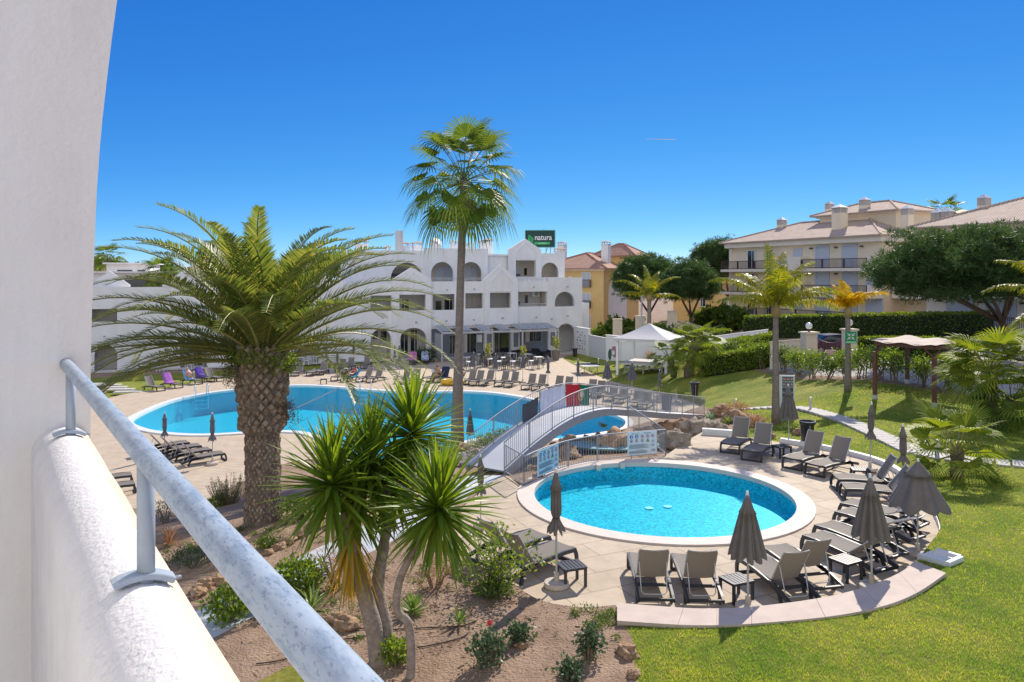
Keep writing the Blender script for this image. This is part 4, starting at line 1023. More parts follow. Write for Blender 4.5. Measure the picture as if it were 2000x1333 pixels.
def lounger(foot, hinge, z, label, group, ang=62):
    """foot / hinge: photo pixels of the middle of the foot edge and of the seat's hinge, or a direction for hinge"""
    p = W(foot[0], foot[1], z + .38); 
    if isinstance(hinge, float): yaw = hinge
    else:
        h = W(hinge[0], hinge[1], z + .38); dd = p - h; yaw = math.atan2(dd.y, dd.x)
    loc = Vector((p.x, p.y, z)) - Vector((math.cos(yaw), math.sin(yaw), 0)) * .97
    if ang not in PROTO: o = make_lounger(R(ang), label); PROTO[ang] = o; o.location = loc; o.rotation_euler = (0, 0, yaw)
    else: o = dup(PROTO[ang], loc, yaw, label)
    o['group'] = group
    return o
NG = 'taupe sun loungers round the small pool'
near = [((1426,866),(1450,850),62,'taupe lounger furthest from the viewer beside the rocks and the bridge end'),
 ((1468,880),(1496,861),62,'taupe lounger beside the small table under the half closed parasol near the bin'),
 ((1548,895),(1585,883),60,'taupe lounger in front of the black bin bag holder'),
 ((1592,907),(1635,896),60,'taupe lounger just left of the low table and the tied parasol on the grass'),
 ((1631,930),(1715,933),58,'lounger turned side on, right of the low table by the tied parasol'),
 ((1647,948),(1740,953),52,'lounger turned side on with its back hidden behind the widest parasol'),
 ((1653,977),(1752,1000),24,'low backed lounger under the widest half open parasol'),
 ((1646,994),(1744,1022),24,'low backed lounger between the widest parasol and the pleated one, nearer the viewer'),
 ((1609,1020),(1717,1056),38,'lounger whose seat runs behind the pleated parasol, next to the white drain'),
 ((1588,1040),(1696,1081),38,'long lounger reaching the coping beside the pleated parasol pole'),
 ((1512,1063),(1580,1106),58,'lounger with its back to the viewer, left of the low slatted table at the curve'),
 ((1468,1084),(1527,1124),58,'lounger with its back to the viewer, partly behind the narrow pleated parasol'),
 ((1257,1079),(1275,1132),58,'lounger with its back to the viewer, first along the straight start of the coping'),
 ((1342,1081),(1369,1135),58,'lounger with its back to the viewer beside the slatted table at the coping'),
 ((1103,1062),(1028,1088),56,'lounger beside the round parasol base, in front of the straggly bush'),
 ((1055,1039),(985,1061),56,'lounger behind the straggly bush, further from the round parasol base')]
for a, b, an, l in near: lounger(a, b, ZD, l, NG, an)
# main deck
HD = math.atan2(-.92, -.40)
def row(pts, yaw, group, fmt, ang=62):
    for i, q in enumerate(pts): lounger(q, yaw, 0, fmt.format(ORD[i]), group, ang)
row([(923,745),(943,745.5),(973,746.5),(992,748),(1026,752.5),(1046,754),(1080,757),(1099,759)], HD, 'loungers between the tall palm and the bridge', 'taupe lounger on the far pool edge, {} to the right of the tall palm trunk')
row([(834,738),(794,742),(777,741),(722,739),(702,738)], HD, 'loungers between the tall palm and the sunbathers', 'taupe lounger on the far pool edge, {} to the left of the seated reader')
row([(1146,765),(1163,768),(1188,774),(1208,778),(1236,785),(1254,789)], HD, 'loungers behind the bridge railing', 'taupe lounger seen through the bridge railing, {} beyond the red and green flag')
row([(576,727),(625,725),(662,719.5),(679,716.5),(711,713)], math.atan2(-1, -.02), 'loungers along the shaded lawn strip', 'taupe lounger facing the viewer along the shaded grass strip, {} from the date palm trunk')
lounger((606,727), math.atan2(-1, -.05), 0, 'lounger with its back folded flat, between two upright ones on the grass strip', 'loungers along the shaded lawn strip', 3)
sun1 = lounger((653,736), HD, 0, 'lounger under the sunbather in the pale blue top', 'occupied loungers by the far pool edge', 38)
sun2 = lounger((672,738), HD, 0, 'lounger under the sunbather in the red bikini with a turquoise towel', 'occupied loungers by the far pool edge', 38)
read = lounger((853,739), HD, 0, 'lounger draped in a dark towel under the seated reader', 'occupied loungers by the far pool edge', 62)
lie = lounger((884,743), HD, 0, 'lounger with the yellow inflatable leaning against its foot', 'occupied loungers by the far pool edge', 38)
lounger((908,743), HD, 0, 'taupe lounger half hidden behind the tall palm trunk', 'loungers between the tall palm and the bridge', 62)
tw1 = lounger((806,706), math.atan2(-.95, .1), 0, 'lounger covered by the pink towel near the cafe screen', 'loungers with towels by the cafe', 62)
tw2 = lounger((830,705), math.atan2(-.95, .1), 0, 'lounger covered by the pale blue towel near the cafe screen', 'loungers with towels by the cafe', 62)
LG = 'loungers at the left end of the large pool'
YL = math.atan2(-.55, .83)
la = lounger((314,755), YL, 0, 'bare pale lounger at the very left end of the large pool', LG, 56)
lb = lounger((349,749.5), YL, 0, 'lounger covered by the blue and pink patterned towel', LG, 56)
lc = lounger((388,742.5), YL, 0, 'lounger under the seated man in the pink shirt', LG, 56)
ld = lounger((411,737.5), YL, 0, 'lounger covered by the purple towel with a lilac cushion', LG, 56)
lounger((430,737), YL, 0, 'bare lounger beside the purple one, half behind the palm trunk', LG, 56)
row([(436,883),(410,875.5),(390,868),(367,862)], math.atan2(.62, .78), 'loungers in the group below the two thin parasols', 'lounger below the two thin closed parasols, {} from the palm trunk', 50)
row([(262,942),(256,925)], math.atan2(.50, .86), 'loungers showing past the parapet', 'flat lounger peeping out past the balcony parapet, {} from the handrail post', 3)

# ------------------------------------------------------------------ towels
def towel(l, label, m, foot=False):
    """cloth laid over the back and part of the seat of a lounger"""
    an = {56: R(56), 62: R(62), 38: R(38)}[next(k for k, v in PROTO.items() if kids_ang(l) == k)]
    hx, hz = -.28, .40; pts = []
    for k in range(9): u = 1 - k / 8; pts.append((hx - .84 * u * math.cos(an) + .03, hz + .84 * u * math.sin(an) + .02))
    for k in range(1, 7): pts.append((hx + .1 * k, hz + .012))
    mb = MB(); n = 7; vs = []
    for i, (x, z) in enumerate(pts):
        for k in range(n):
            y = (k / (n - 1) - .5) * .74; ed = abs(k - 3) / 3
            vs.append((x, y, z - .09 * (ed > .9) + .012 * noise.noise(Vector((x * 9, y * 9, i)))))
    q = len(vs); vs += [(x, y, z - .02) for x, y, z in vs]
    fs = [(i * n + k, i * n + k + 1, (i + 1) * n + k + 1, (i + 1) * n + k) for i in range(len(pts) - 1) for k in range(n - 1)]
    fs += [tuple(j + q for j in reversed(f)) for f in fs]
    o = mb.add(vs, fs).build('towel', m, None, smooth=True); o.location = l.location; o.rotation_euler = l.rotation_euler
    return tag(o, label, 'towel', 'towels over loungers')
def kids_ang(l):
    for k, v in PROTO.items():
        a = [c.data.name for c in bpy.data.objects if c.parent == v and c.name.startswith('backrest')]
        b = [c.data.name for c in bpy.data.objects if c.parent == l and c.name.startswith('backrest')]
        if a == b: return k
M['tw_pink'] = mat('pink_towel', (.55, .17, .38), .9); M['tw_blue'] = mat('pale_blue_towel', (.42, .47, .66), .9)
M['tw_floral'] = mat('patterned_towel', (.10, .14, .62), .9, .0, 6, 0, col2=(.62, .12, .30)); M['tw_sky'] = mat('sky_towel', (.30, .50, .72), .9, 0, 5, col2=(.15, .36, .62))
M['tw_purple'] = mat('purple_towel', (.10, .05, .36), .9, .2); M['tw_turq'] = mat('turquoise_towel', (.06, .38, .58), .9, .3); M['tw_dark'] = mat('navy_towel', (.02, .03, .08), .9)
towel(tw1, 'pink towel over the lounger nearest the large agave', M['tw_pink']); towel(tw2, 'pale blue towel over the lounger beside the pink one', M['tw_blue'])
towel(lb, 'blue towel with a pink pattern over the lounger by the lawn', M['tw_floral']); towel(lc, 'sky blue towel behind the seated man in pink', M['tw_sky'])
towel(ld, 'deep purple towel over a lounger by the shaded lawn', M['tw_purple']); towel(sun2, 'turquoise towel under the sunbather in the red bikini', M['tw_turq'])
towel(read, 'navy towel under the seated reader by the pool', M['tw_dark'])
c = MB().blob((0, 0, 0), .2, 2, .1, 1, (1, 1.1, .5)).build('cushion', mat('lilac', (.36, .22, .62), .9), None, True)
c.location = ld.matrix_basis @ V(-.2, 0, .52) if False else Vector(ld.location) + V(-.12 * math.cos(YL) , -.12 * math.sin(YL), .52); tag(c, 'lilac cushion lying on the purple towelled lounger', 'cushion')

# ------------------------------------------------------------------ parasols
def make_parasol(kind, label, H=2.4, cloth='canvas'):
    t = thing('parasol', label, 'parasol')
    MB().tube([(0, 0, .05), (0, 0, H - .05)], .022, 8).build('pole', M['pole'], t)
    MB().lathe([(.0, .0), (.24, 0), (.26, .03), (.25, .11), (.06, .13), (.05, .30), (.0, .30)], 20).build('base', M['conc'], t)
    MB().lathe([(.028, H - .10), (.032, H - .04), (.022, H), (.0, H + .01)], 10).build('finial', M['white'], t)
    if kind == 'tied':
        prof = [(.02, H - .06), (.055, H - .18), (.085, H - .32), (.12, H - .43), (.085, H - .45), (.09, H - .62), (.095, H - .80), (.085, H - .92), (.06, H - 1.0), (.085, H - 1.08), (.15, H - 1.2), (.16, H - 1.26)]; n, a0 = 8, .22
    elif kind == 'loose':
        prof = [(.02, H - .06), (.07, H - .2), (.115, H - .36), (.15, H - .44), (.13, H - .45), (.17, H - .65), (.21, H - .85), (.25, H - 1.05), (.285, H - 1.22), (.30, H - 1.30)]; n, a0 = 9, .30
    elif kind == 'slim':
        prof = [(.02, H - .06), (.05, H - .2), (.08, H - .36), (.11, H - .44), (.095, H - .45), (.12, H - .65), (.145, H - .85), (.165, H - 1.05), (.18, H - 1.22), (.185, H - 1.30)]; n, a0 = 8, .2
    else:
        prof = [(.02, H - .05), (.12, H - .17), (.25, H - .32), (.31, H - .40), (.24, H - .38), (.33, H - .55), (.44, H - .75), (.55, H - .95), (.63, H - 1.10), (.65, H - 1.16)]; n, a0 = 8, .10
    k = len(prof); N = 64
    mb = MB()
    vs = []
    for i, (r, z) in enumerate(prof):
        u = i / (k - 1)
        for j in range(N):
            a = 2 * math.pi * j / N
            s = abs(math.cos(a * n / 2)) if n != 9 else abs(math.cos(a * 5)) ** .7; rr = r * (1 + a0 * (2 * s ** 1.5 - 1) * min(1, u * 2) + .05 * math.sin(3 * a + 1.3) * u)
            dz = (-.05 + .09 * (1 - s)) * (u > .97) + .03 * math.sin(5 * a) * (u > .97)
            vs.append((rr * math.cos(a), rr * math.sin(a), z + dz))
    fs = [(i * N + j, i * N + (j + 1) % N, (i + 1) * N + (j + 1) % N, (i + 1) * N + j) for i in range(k - 1) for j in range(N)]
    o = mb.add(vs, fs).build('canopy', M[cloth], t, smooth=True)
    if kind == 'tied':
        z = H - 1.0; MB().lathe([(.068, z - .02), (.075, z), (.068, z + .02)], 16).build('tie_strap', M['black'], t)
    if kind in ('wide', 'loose'):
        rb = MB()
        for j in range(8):
            a = 2 * math.pi * j / 8; r1 = prof[-1][0] * (.95 if kind == 'wide' else .9)
            rb.tube([(.03 * math.cos(a), .03 * math.sin(a), H - .08), (r1 * math.cos(a), r1 * math.sin(a), prof[-1][1] + .05)], .007, 4)
        rb.build('rib_frame', M['steel'], t)
    return t
UP = {}
def parasol(px, top, base, kind, label, group, z=0, H=None, rot=None):
    p = W(px, base, z)
    if H is None: H = (base - top) / (base - HY) * (CZ - z)
    cl = 'canvas' if z > 1 else 'canvas_far'
    key = (kind, cl)
    if key not in UP: UP[key] = o = make_parasol(kind, label, 2.4, cl); o.location = p
    else: o = dup(UP[key], p, 0, label)
    o.rotation_euler = (rnd(-.02, .02), rnd(-.02, .02), rnd(0, 6)); s = H / 2.41; o.scale = (s, s, s); o['group'] = group
    return o
PG = 'parasols round the small pool'; PF = 'parasols along the large pool'
parasol(1087, 915, 1147, 'tied', 'closed grey parasol standing in a round base in front of the small pool', PG, ZD)
parasol(1461, 958, 1192, 'loose', 'pleated grey parasol hanging loose in front of the pool, over the coping', PG, ZD)
parasol(1703, 925, 1152, 'loose', 'pleated grey parasol hanging loose at the right bend of the coping', PG, ZD)
parasol(1792, 895, 1085, 'wide', 'half open grey parasol with the widest canopy, by the white kerb', PG, ZD)
parasol(1541, 750, 870, 'loose', 'flared grey parasol near the black bin and the board', PG, 2.2)
parasol(1699, 785, 919, 'tied', 'closed grey parasol on the grass edge behind the low table', PG, 2.35)
parasol(1765, 828, 972, 'tied', 'closed grey parasol beside the fan palm on the grass', PG, ZD)
parasol(939, 888, 1030, 'tied', 'closed grey parasol between the bridge end and the yucca', PG, ZD)
parasol(918, 798, 890, 'slim', 'dark closed parasol beside the tall palm trunk', PF, .6)
for px, top, base, l in ((415, 805, 908, 'thin closed parasol nearer the date palm, by the near pool edge'), (322, 804, 893, 'thin closed parasol nearer the balcony, by the near pool edge')): parasol(px, top, base, 'tied', l, PF)
far = [(924,687,741),(968,690,745),(1021,686,748),(1070,697,757)]
for i, (px, t, b) in enumerate(far): parasol(px, t, b, ('slim', 'slim', 'tied', 'tied')[i], 'slate parasol behind the far loungers, %s to the right of the tall palm' % ORD[i], PF)
for i, (px, t, b) in enumerate([(1128,701,764),(1187,704,768)]): parasol(px, t, b, ('tied', 'loose')[i], 'slate parasol beside the table tennis table, %s' % ('nearer the hotel' if i == 0 else 'in front of its far end'), PF)
parasol(1234, 706, 771, 'loose', 'slate parasol in front of the canvas pavilion', PF); parasol(1288, 722, 786, 'tied', 'slate parasol before the rocks round the young fan palm', PF)
for i, (px, t, b) in enumerate([(588,668,722),(638,670,727),(659,684,737),(691,663,714),(780,672,736)]): parasol(px, t, b, 'tied', 'slim closed parasol by the shaded grass strip, %s from the date palm trunk' % ORD[i], PF)
for i, (px, t, b) in enumerate([(402,690,741),(757,672,722),(771,672,722)]): parasol(px, t, b, 'tied', ('slim closed parasol behind the purple lounger', 'slim closed parasol before the arches, further from the cafe', 'slim closed parasol before the arches, nearer the agave')[i], PF)

# ------------------------------------------------------------------ small tables
def make_table(label):
    t = thing('side_table', label, 'side table')
    s = MB()
    for k in range(6): s.box(((k - 2.5) * .078, 0, .40), (.058, .42, .022))
    s.build('slatted_top', M['charcoal'], t)
    f = MB(); f.box((0, .225, .39), (.50, .03, .05)); f.box((0, -.225, .39), (.50, .03, .05)); f.box((.245, 0, .39), (.03, .42, .05)); f.box((-.245, 0, .39), (.03, .42, .05)); f.build('apron', M['charcoal'], t)
    for i in (-1, 1):
        for j in (-1, 1): MB().box((i * .225, j * .205, .183), (.05, .05, .366)).build('leg', M['charcoal'], t)
    return t
tb = None
for px, py, rz, l in ((1116,1103,.35,'slatted charcoal table beside the round parasol base'), (1438,1130,.4,'slatted charcoal table under the pleated parasol at the coping'), (1652,1092,.5,'slatted charcoal table among the loungers at the bend of the coping'), (1527,871,.3,'slatted charcoal table under the flared parasol near the bin'), (1680,916,-.2,'low slatted table between the loungers by the grass edge')):
    p = W(px, py, ZD + .41); p.z = ZD
    if tb is None: tb = make_table(l); tb.location = p; tb.rotation_euler[2] = rz; tb['group'] = 'slatted tables round the small pool'
    else: dup(tb, p, rz, l)

# ------------------------------------------------------------------ copings, kerbs and low walls of the small deck
def ribbon(name, label, cat, a, b, z0, z1, m, zb=None):
    n = len(a); mb = MB(); vs = [(x, y, z0) for x, y in a] + [(x, y, z1) for x, y in a] + [(x, y, z1) for x, y in b] + [(x, y, z0 if zb is None else zb) for x, y in b]
    fs = [q for i in range(n - 1) for q in ((i, i + 1, n + i + 1, n + i), (n + i, n + i + 1, 2 * n + i + 1, 2 * n + i), (2 * n + i, 2 * n + i + 1, 3 * n + i + 1, 3 * n + i))] + [(0, n, 2 * n, 3 * n), (n - 1, 4 * n - 1, 3 * n - 1, 2 * n - 1)]
    return tag(mb.add(vs, fs).build(name, m), label, cat)
def coping():
    t = thing('coping_wall', 'curved low wall capped with pink stone slabs along the front of the small deck', 'wall')
    n = len(COP_IN); seg = 4
    for i in range(0, n - 1, seg):
        j = min(n - 1, i + seg)
        a = [Vector(p) for p in COP_IN[i:j + 1]]; b = [Vector(p) for p in COP_OUT[i:j + 1]]
        for l in (a, b): l[0] = l[0].lerp(l[1], .012); l[-1] = l[-1].lerp(l[-2], .012)
        mb = MB(); k = len(a); z0, z1 = 2.69, 2.755
        vs = [(p.x, p.y, z) for z in (z0, z1) for l in (a, b) for p in l]
        fs = []
        for q in range(k - 1): fs += [(2 * k + q, 2 * k + q + 1, 3 * k + q + 1, 3 * k + q), (q, q + 1, 2 * k + q + 1, 2 * k + q), (k + q, k + q + 1, 3 * k + q + 1, 3 * k + q), (q, q + 1, k + q + 1, k + q)]
        fs += [(0, k, 3 * k, 2 * k), (k - 1, 2 * k - 1, 4 * k - 1, 3 * k - 1)]
        mb.add(vs, fs).build('capstone', M['coping'], t)
    mb = MB(); a, b = offset_open(COP_IN, .04), offset_open(COP_OUT, -.04)
    vs = [(x, y, z) for z in (2.2, 2.69) for l in (a, b) for x, y in l]; k = n; fs = []
    for q in range(k - 1): fs += [(q, q + 1, 2 * k + q + 1, 2 * k + q), (k + q, k + q + 1, 3 * k + q + 1, 3 * k + q)]
    fs += [(0, k, 3 * k, 2 * k), (k - 1, 2 * k - 1, 4 * k - 1, 3 * k - 1)]
    mb.add(vs, fs).build('wall', M['rim'], t)
def offset_open(p, d):
    out = []
    for i in range(len(p)):
        t = (Vector(p[min(i + 1, len(p) - 1)]) - Vector(p[max(i - 1, 0)])).normalized(); out.append((p[i][0] + t.y * d, p[i][1] - t.x * d))
    return out
coping()
ribbon('kerb', 'white curving kerb between the small deck and the soil bed', 'kerb', offset_open(EDGE_L, -.02), offset_open(EDGE_L, .16), 2.2, 2.40, M['white'], 2.2)
ribbon('kerb', 'white curving kerb between the small deck and the grass on the far side', 'kerb', offset_open(EDGE_R[:26], -.02), offset_open(EDGE_R[:26], .15), 2.2, 2.46, M['white'], 2.2)
b = W(1848, 1105, 2.5); d_ = thing('drain_box', 'white stone drain box with a gridded cover at the end of the coping', 'drain', (b.x, b.y, 2.36), R(35)); d_.scale = (.8, .8, .95)
mb = MB(); mb.box((-.19, -.3, .2), (.74, .12, .42)); mb.box((.22, .05, .2), (.12, .62, .42)); mb.box((-.56, .1, .2), (.12, .7, .42)); mb.build('rim', M['rimwhite'], d_)
g = MB()
for k in range(9): g.box((-.53 + .085 * k, .12, .33), (.03, .72, .03))
for k in range(8): g.box((-.19, -.2 + .09 * k, .332), (.74, .03, .036))
g.build('grid_cover', M['pvc'], d_)
k0 = W(1403, 848, 2.35); kb = MB(); kb.box((0, 0, .11), (1.25, .22, .26)); o = kb.build('kerb_block', M['rimwhite']); o.location = (k0.x, k0.y, ZD); o.rotation_euler[2] = -.35; tag(o, 'short white kerb block beside the rocks behind the first lounger', 'kerb')

# floor drains in the small pool
for px, l in ((1268, 'round white drain cover on the pool floor, further from the parasol'), (1304, 'round white drain cover on the pool floor, nearer the right side')):
    p = W(px, 993 if px < 1290 else 990, ZD - .505); o = MB().lathe([(.13, 0), (.13, .012), (.0, .014)], 20).build('drain_cover', M['white']); o.location = p; tag(o, l, 'drain cover', 'drain covers on the pool floor')
# small stone brackets where the waterfall lip meets the pool
for k, px in enumerate((1168, 1214, 1258)):
    p = W(px, (909, 905, 902)[k], ZD); o = MB().box((0, 0, -.03), (.16, .34, .2)).build('stone_bracket', M['rim']); o.location = p + V(0, -.12, 0); tag(o, 'small stone bracket under the far rim of the round pool, %s from the parasol side' % ORD[k], 'bracket', 'stone brackets under the pool rim')

# ------------------------------------------------------------------ bridge
BA, BD = Vector((-.25, 24.7)), Vector((10.35, 15.1)); BN = Vector((-.825, .565))
BZ = [(0, 2.35), (.125, 3.0), (.25, 3.38), (.375, 3.36), (.5, 3.0), (.75, 2.17), (1, 1.40)]
def bz(s):
    P_ = [BZ[0]] + BZ + [BZ[-1]]
    for i in range(1, len(P_) - 2):
        (x0, z0), (x1, z1) = P_[i], P_[i + 1]
        if x0 <= s <= x1:
            t = (s - x0) / (x1 - x0); m0 = (z1 - P_[i - 1][1]) / max(.01, x1 - P_[i - 1][0]) * (x1 - x0); m1 = (P_[i + 2][1] - z0) / max(.01, P_[i + 2][0] - x0) * (x1 - x0)
            return (2*t**3 - 3*t*t + 1) * z0 + (t**3 - 2*t*t + t) * m0 + (-2*t**3 + 3*t*t) * z1 + (t**3 - t*t) * m1
    return BZ[-1][1]
def bp(s, off, dz=0): q = BA + BD * s + BN * off; return Vector((q.x, q.y, bz(s) + dz))
def railing(parent, pts, h, bal=.115, r=.021, name='railing', lo=.10):
    """pts: the foot line; posts, balusters and two rails"""
    t_ = MB(); up = V(0, 0, 1)
    t_.tube([p + up * h for p in pts], r, 8); t_.build('top_rail', M['steel'], parent, smooth=True)
    b_ = MB()
    for p, q in zip(pts[:-1], pts[1:]): b_.bar(p + up * lo, q + up * lo, .03)
    b_.build('bottom_rail', M['steel'], parent)
    L = [0]
    for p, q in zip(pts[:-1], pts[1:]): L.append(L[-1] + (q - p).length)
    def at(x):
        for i in range(len(L) - 1):
            if x <= L[i + 1] + 1e-6: return pts[i].lerp(pts[i + 1], (x - L[i]) / max(1e-6, L[i + 1] - L[i]))
        return pts[-1]
    n = max(2, round(L[-1] / bal)); k = MB()
    for i in range(1, n): q = at(L[-1] * i / n); k.tube([q + up * lo, q + up * h], .0085, 5)
    k.build('balusters', M['steel'], parent)
    m = max(1, round(L[-1] / 1.5))
    for i in range(m + 1): q = at(L[-1] * i / m); MB().tube([q + up * -.02, q + up * h], .02, 8).build('post', M['steel'], parent)
def bridge():
    t = thing('footbridge', 'arched footbridge with a pale deck and grey railings over the channel between the pools', 'footbridge')
    N = 40; a = [bp(i / N, 0) for i in range(N + 1)]; b = [bp(i / N, 1.5) for i in range(N + 1)]
    vs = a + b + [p - V(0, 0, .05) for p in a] + [p - V(0, 0, .05) for p in b]; n = N + 1
    MB().add(vs, [q for i in range(N) for q in ((i, i + 1, n + i + 1, n + i), (2 * n + i, 2 * n + i + 1, 3 * n + i + 1, 3 * n + i))]).build('deck', M['pathcol'], t)
    for off, nm in ((-.05, 'girder'), (1.55, 'girder')):
        g = MB()
        for i in range(N): g.bar(bp(i / N, off, -.12), bp((i + 1) / N, off, -.12), .10, .26)
        g.build(nm, M['steel'], t)
    for off in (0, 1.5): railing(t, [bp(i / 30, off) for i in range(31)], .94, .125)
    return t
bridge()
def fence():
    t = thing('pool_fence', 'grey vertical bar fence round the far edge of the small pool', 'fence')
    base = [W(a, b, ZD) for a, b in FENCE]
    s = smooth_loop([tuple(p) for p in base[1:]], 4, False)
    s = [Vector((p[0], p[1], p[2] if len(p) > 2 else ZD)) for p in s]
    railing(t, [base[0], base[1]], .95); railing(t, s, .93)
    e = bp(.49, -.1); railing(t, [base[-1], Vector((e.x, e.y, ZD))], .93)
    for (i0, u0, u1), l in (((2, -.55, .02), 'info board with round safety signs on the left bend of the pool fence'), ((5, .02, .80), 'info board with round safety signs on the right end of the pool fence')):
        p, q = base[i0], base[i0 + 1]
        if i0 == 2: p, q = W(1047, 940, ZD), W(1088, 921, ZD)
        else: p, q = W(1224, 897, ZD), W(1281, 892, ZD)
        info_board(p, q, l)
def info_board(p, q, label):
    d = (q - p); w = d.length; rz = math.atan2(d.y, d.x); h = .80
    c = (p + q) / 2 + V(math.sin(rz) * .05, -math.cos(rz) * .05, .13)
    t = thing('info_board', label, 'info board', c, rz, 'safety boards on the pool fence')
    MB().box((0, 0, h / 2), (w, .02, h)).build('panel', mat('board_white', (.62, .70, .74), .45) if 'board_white' not in bpy.data.materials else bpy.data.materials['board_white'], t)
    def get(n, c_): return bpy.data.materials.get(n) or mat(n, c_, .5)
    blue, redm, dark, yel, grn, wht = get('sign_blue', (.01, .06, .30)), get('sign_red', (.35, .04, .05)), get('sign_ink', (.03, .04, .06)), get('sign_yellow', (.42, .52, .02)), get('logo_green', (.12, .45, .16)), get('sign_face', (.72, .74, .76))
    Rr = w * .052
    def disc(x, z, r, m, y, nm='pictogram', par=t, n=20):
        return MB().wall([(x + r * math.cos(6.2832 * k / n), z + r * math.sin(6.2832 * k / n)) for k in range(n)], [], .006, y).build(nm, m, par)
    xs = [-.37, -.19, 0.0, .19, .36]
    for r_, z in ((0, h * .80), (1, h * .62)):
        for k in range(5):
            x = xs[k] * w
            if r_ == 1 and k == 4: continue
            if r_ == 0 and k < 2:
                o = disc(x, z, Rr, blue, -.018)
                g = MB(); g.box((x, -.022, z + .35 * Rr), (.5 * Rr, .006, .5 * Rr)); g.box((x - .2 * Rr, -.022, z - .3 * Rr), (.28 * Rr, .006, .8 * Rr)); g.box((x + .22 * Rr, -.022, z - .3 * Rr), (.28 * Rr, .006, .8 * Rr)); g.build('figure', wht, o)
            elif r_ == 1 and k == 3:
                o = MB().wall([(x - Rr * 1.15, z - Rr), (x + Rr * 1.15, z - Rr), (x, z + Rr * 1.1)], [], .006, -.018).build('warning_triangle', get('sign_edge_dark', (.02, .05, .02)), t)
                i = MB().wall([(x - Rr * .8, z - Rr * .8), (x + Rr * .8, z - Rr * .8), (x, z + Rr * .7)], [], .006, -.022).build('triangle_face', yel, o)
                g = MB(); g.bar((x, -.027, z - .5 * Rr), (x + .1 * Rr, -.027, z + .2 * Rr), .28 * Rr, .006, up=(0, 1, 0)); g.build('figure', dark, o)
            else:
                o = disc(x, z, Rr, redm, -.018); disc(x, z, Rr * .78, wht, -.022, 'sign_face', o)
                random.seed(int(k + 7 * r_)); g = MB(); g.bar((x - .1 * Rr, -.027, z - .5 * Rr), (x + rnd(-.2, .2) * Rr, -.027, z + .45 * Rr), .24 * Rr, .005, up=(0, 1, 0)); g.bar((x - .45 * Rr, -.0275, z + rnd(-.2, .1) * Rr), (x + .4 * Rr, -.0275, z + rnd(-.1, .3) * Rr), .18 * Rr, .005, up=(0, 1, 0)); g.build('figure', dark, o)
                b = MB(); b.bar((x - .55 * Rr, -.031, z + .55 * Rr), (x + .55 * Rr, -.031, z - .55 * Rr), .12 * Rr, .005, up=(0, 1, 0)); b.build('slash', redm, o)
    random.seed(5)
    tx = MB()
    def line(x0, x1, z, hh):
        x = x0
        while x < x1 - .01:
            ww = min(rnd(.018, .05), x1 - x); tx.box((x + ww / 2, -.013, z), (ww, .008, hh)); x += ww + rnd(.006, .014)
    line(.05 * w, .30 * w, h * .945, .014); line(.07 * w, .28 * w, h * .915, .012)
    for z in (.60, .565, .53): line(.32 * w, .42 * w, h * z, .014)
    for z in (.46, .42, .38, .35): line(.31 * w, .43 * w, h * z, .012)
    for z in (.20, .165, .13): line(.30 * w, .45 * w, h * z, .016)
    for k in range(9): line(-.44 * w, (.10 + .1 * (k % 3)) * w, h * (.46 - .022 * k), .008)
    line(-.18 * w, .05 * w, h * .21, .013)
    for k in range(5): line(-.44 * w, (.15 + .05 * (k % 2)) * w, h * (.17 - .024 * k), .010)
    tx.build('lettering', get('text_grey', (.22, .27, .32)), t)
    f = bpy.data.curves.new('logo', 'FONT'); f.body = 'natura'; f.size = .07; f.extrude = .002
    o = font_mesh(f); o.parent = t; o.data.materials.append(grn); o.location = (-.27 * w, -.016, h * .905); o.rotation_euler = (R(90), 0, 0)
    disc(-.32 * w, h * .925, .025, grn, -.016, 'leaf_emblem')
fence()

# ------------------------------------------------------------------ flags and cloths tied to the bridge
def cloth(name, label, cat, s0, s1, off, z0, z1, m, par=None, n=26, amp=.03):
    mb = MB(); vs = []
    for i in range(n + 1):
        s = s0 + (s1 - s0) * i / n
        for k in range(9):
            p = bp(s, off + amp * math.sin(i * 1.5 + k * .35) * (1 - .5 * k / 8), z1 + (z0 - z1) * k / 8 - .02 * math.sin(math.pi * i / n)); vs.append(p)
    q = len(vs); vs += [v + V(.825 * .01, -.565 * .01, 0) for v in vs]
    fs = [(i * 9 + k, i * 9 + k + 1, (i + 1) * 9 + k + 1, (i + 1) * 9 + k) for i in range(n) for k in range(8)]; fs += [tuple(j + q for j in reversed(f)) for f in fs]
    o = mb.add(vs, fs).build(name, m, par, smooth=True)
    if label: tag(o, label, cat)
    return o
def s_at(px, off):
    best = min(range(401), key=lambda k: abs(1000 + F * bp(k / 400, off).x / bp(k / 400, off).y - px)); return best / 400
o1 = 1.44
fl = thing('flag', 'green and red flag with a golden emblem hung on the far bridge railing', 'flag')
sa, sb, sc_ = s_at(1106, o1), s_at(1132, o1), s_at(1151, o1)
cloth('red_field', None, None, sa, sb, o1, .02, .90, mat('flag_red', (.50, .015, .03), .8), fl); cloth('green_field', None, None, sb, sc_, o1, .04, .90, mat('flag_green', (.0, .14, .09), .8), fl)
e = MB(); c = bp(sb, o1 - .06, .46); ux = BD.normalized(); ux = V(ux.x, ux.y, 0); uz = V(0, 0, 1)
def ringm(mb, r, w, ph=1.0): mb.tube([c + ux * r * math.cos(a) * ph + uz * r * math.sin(a) for a in [6.2832 * k / 24 for k in range(25)]], w, 5)
ringm(e, .23, .018); ringm(e, .23, .014, .45); e.tube([c + ux * .22 * math.cos(a) + uz * (.06 * math.sin(a)) for a in [6.2832 * k / 24 for k in range(25)]], .012, 5)
em = e.build('emblem', mat('flag_gold', (.62, .48, .10), .6), fl)
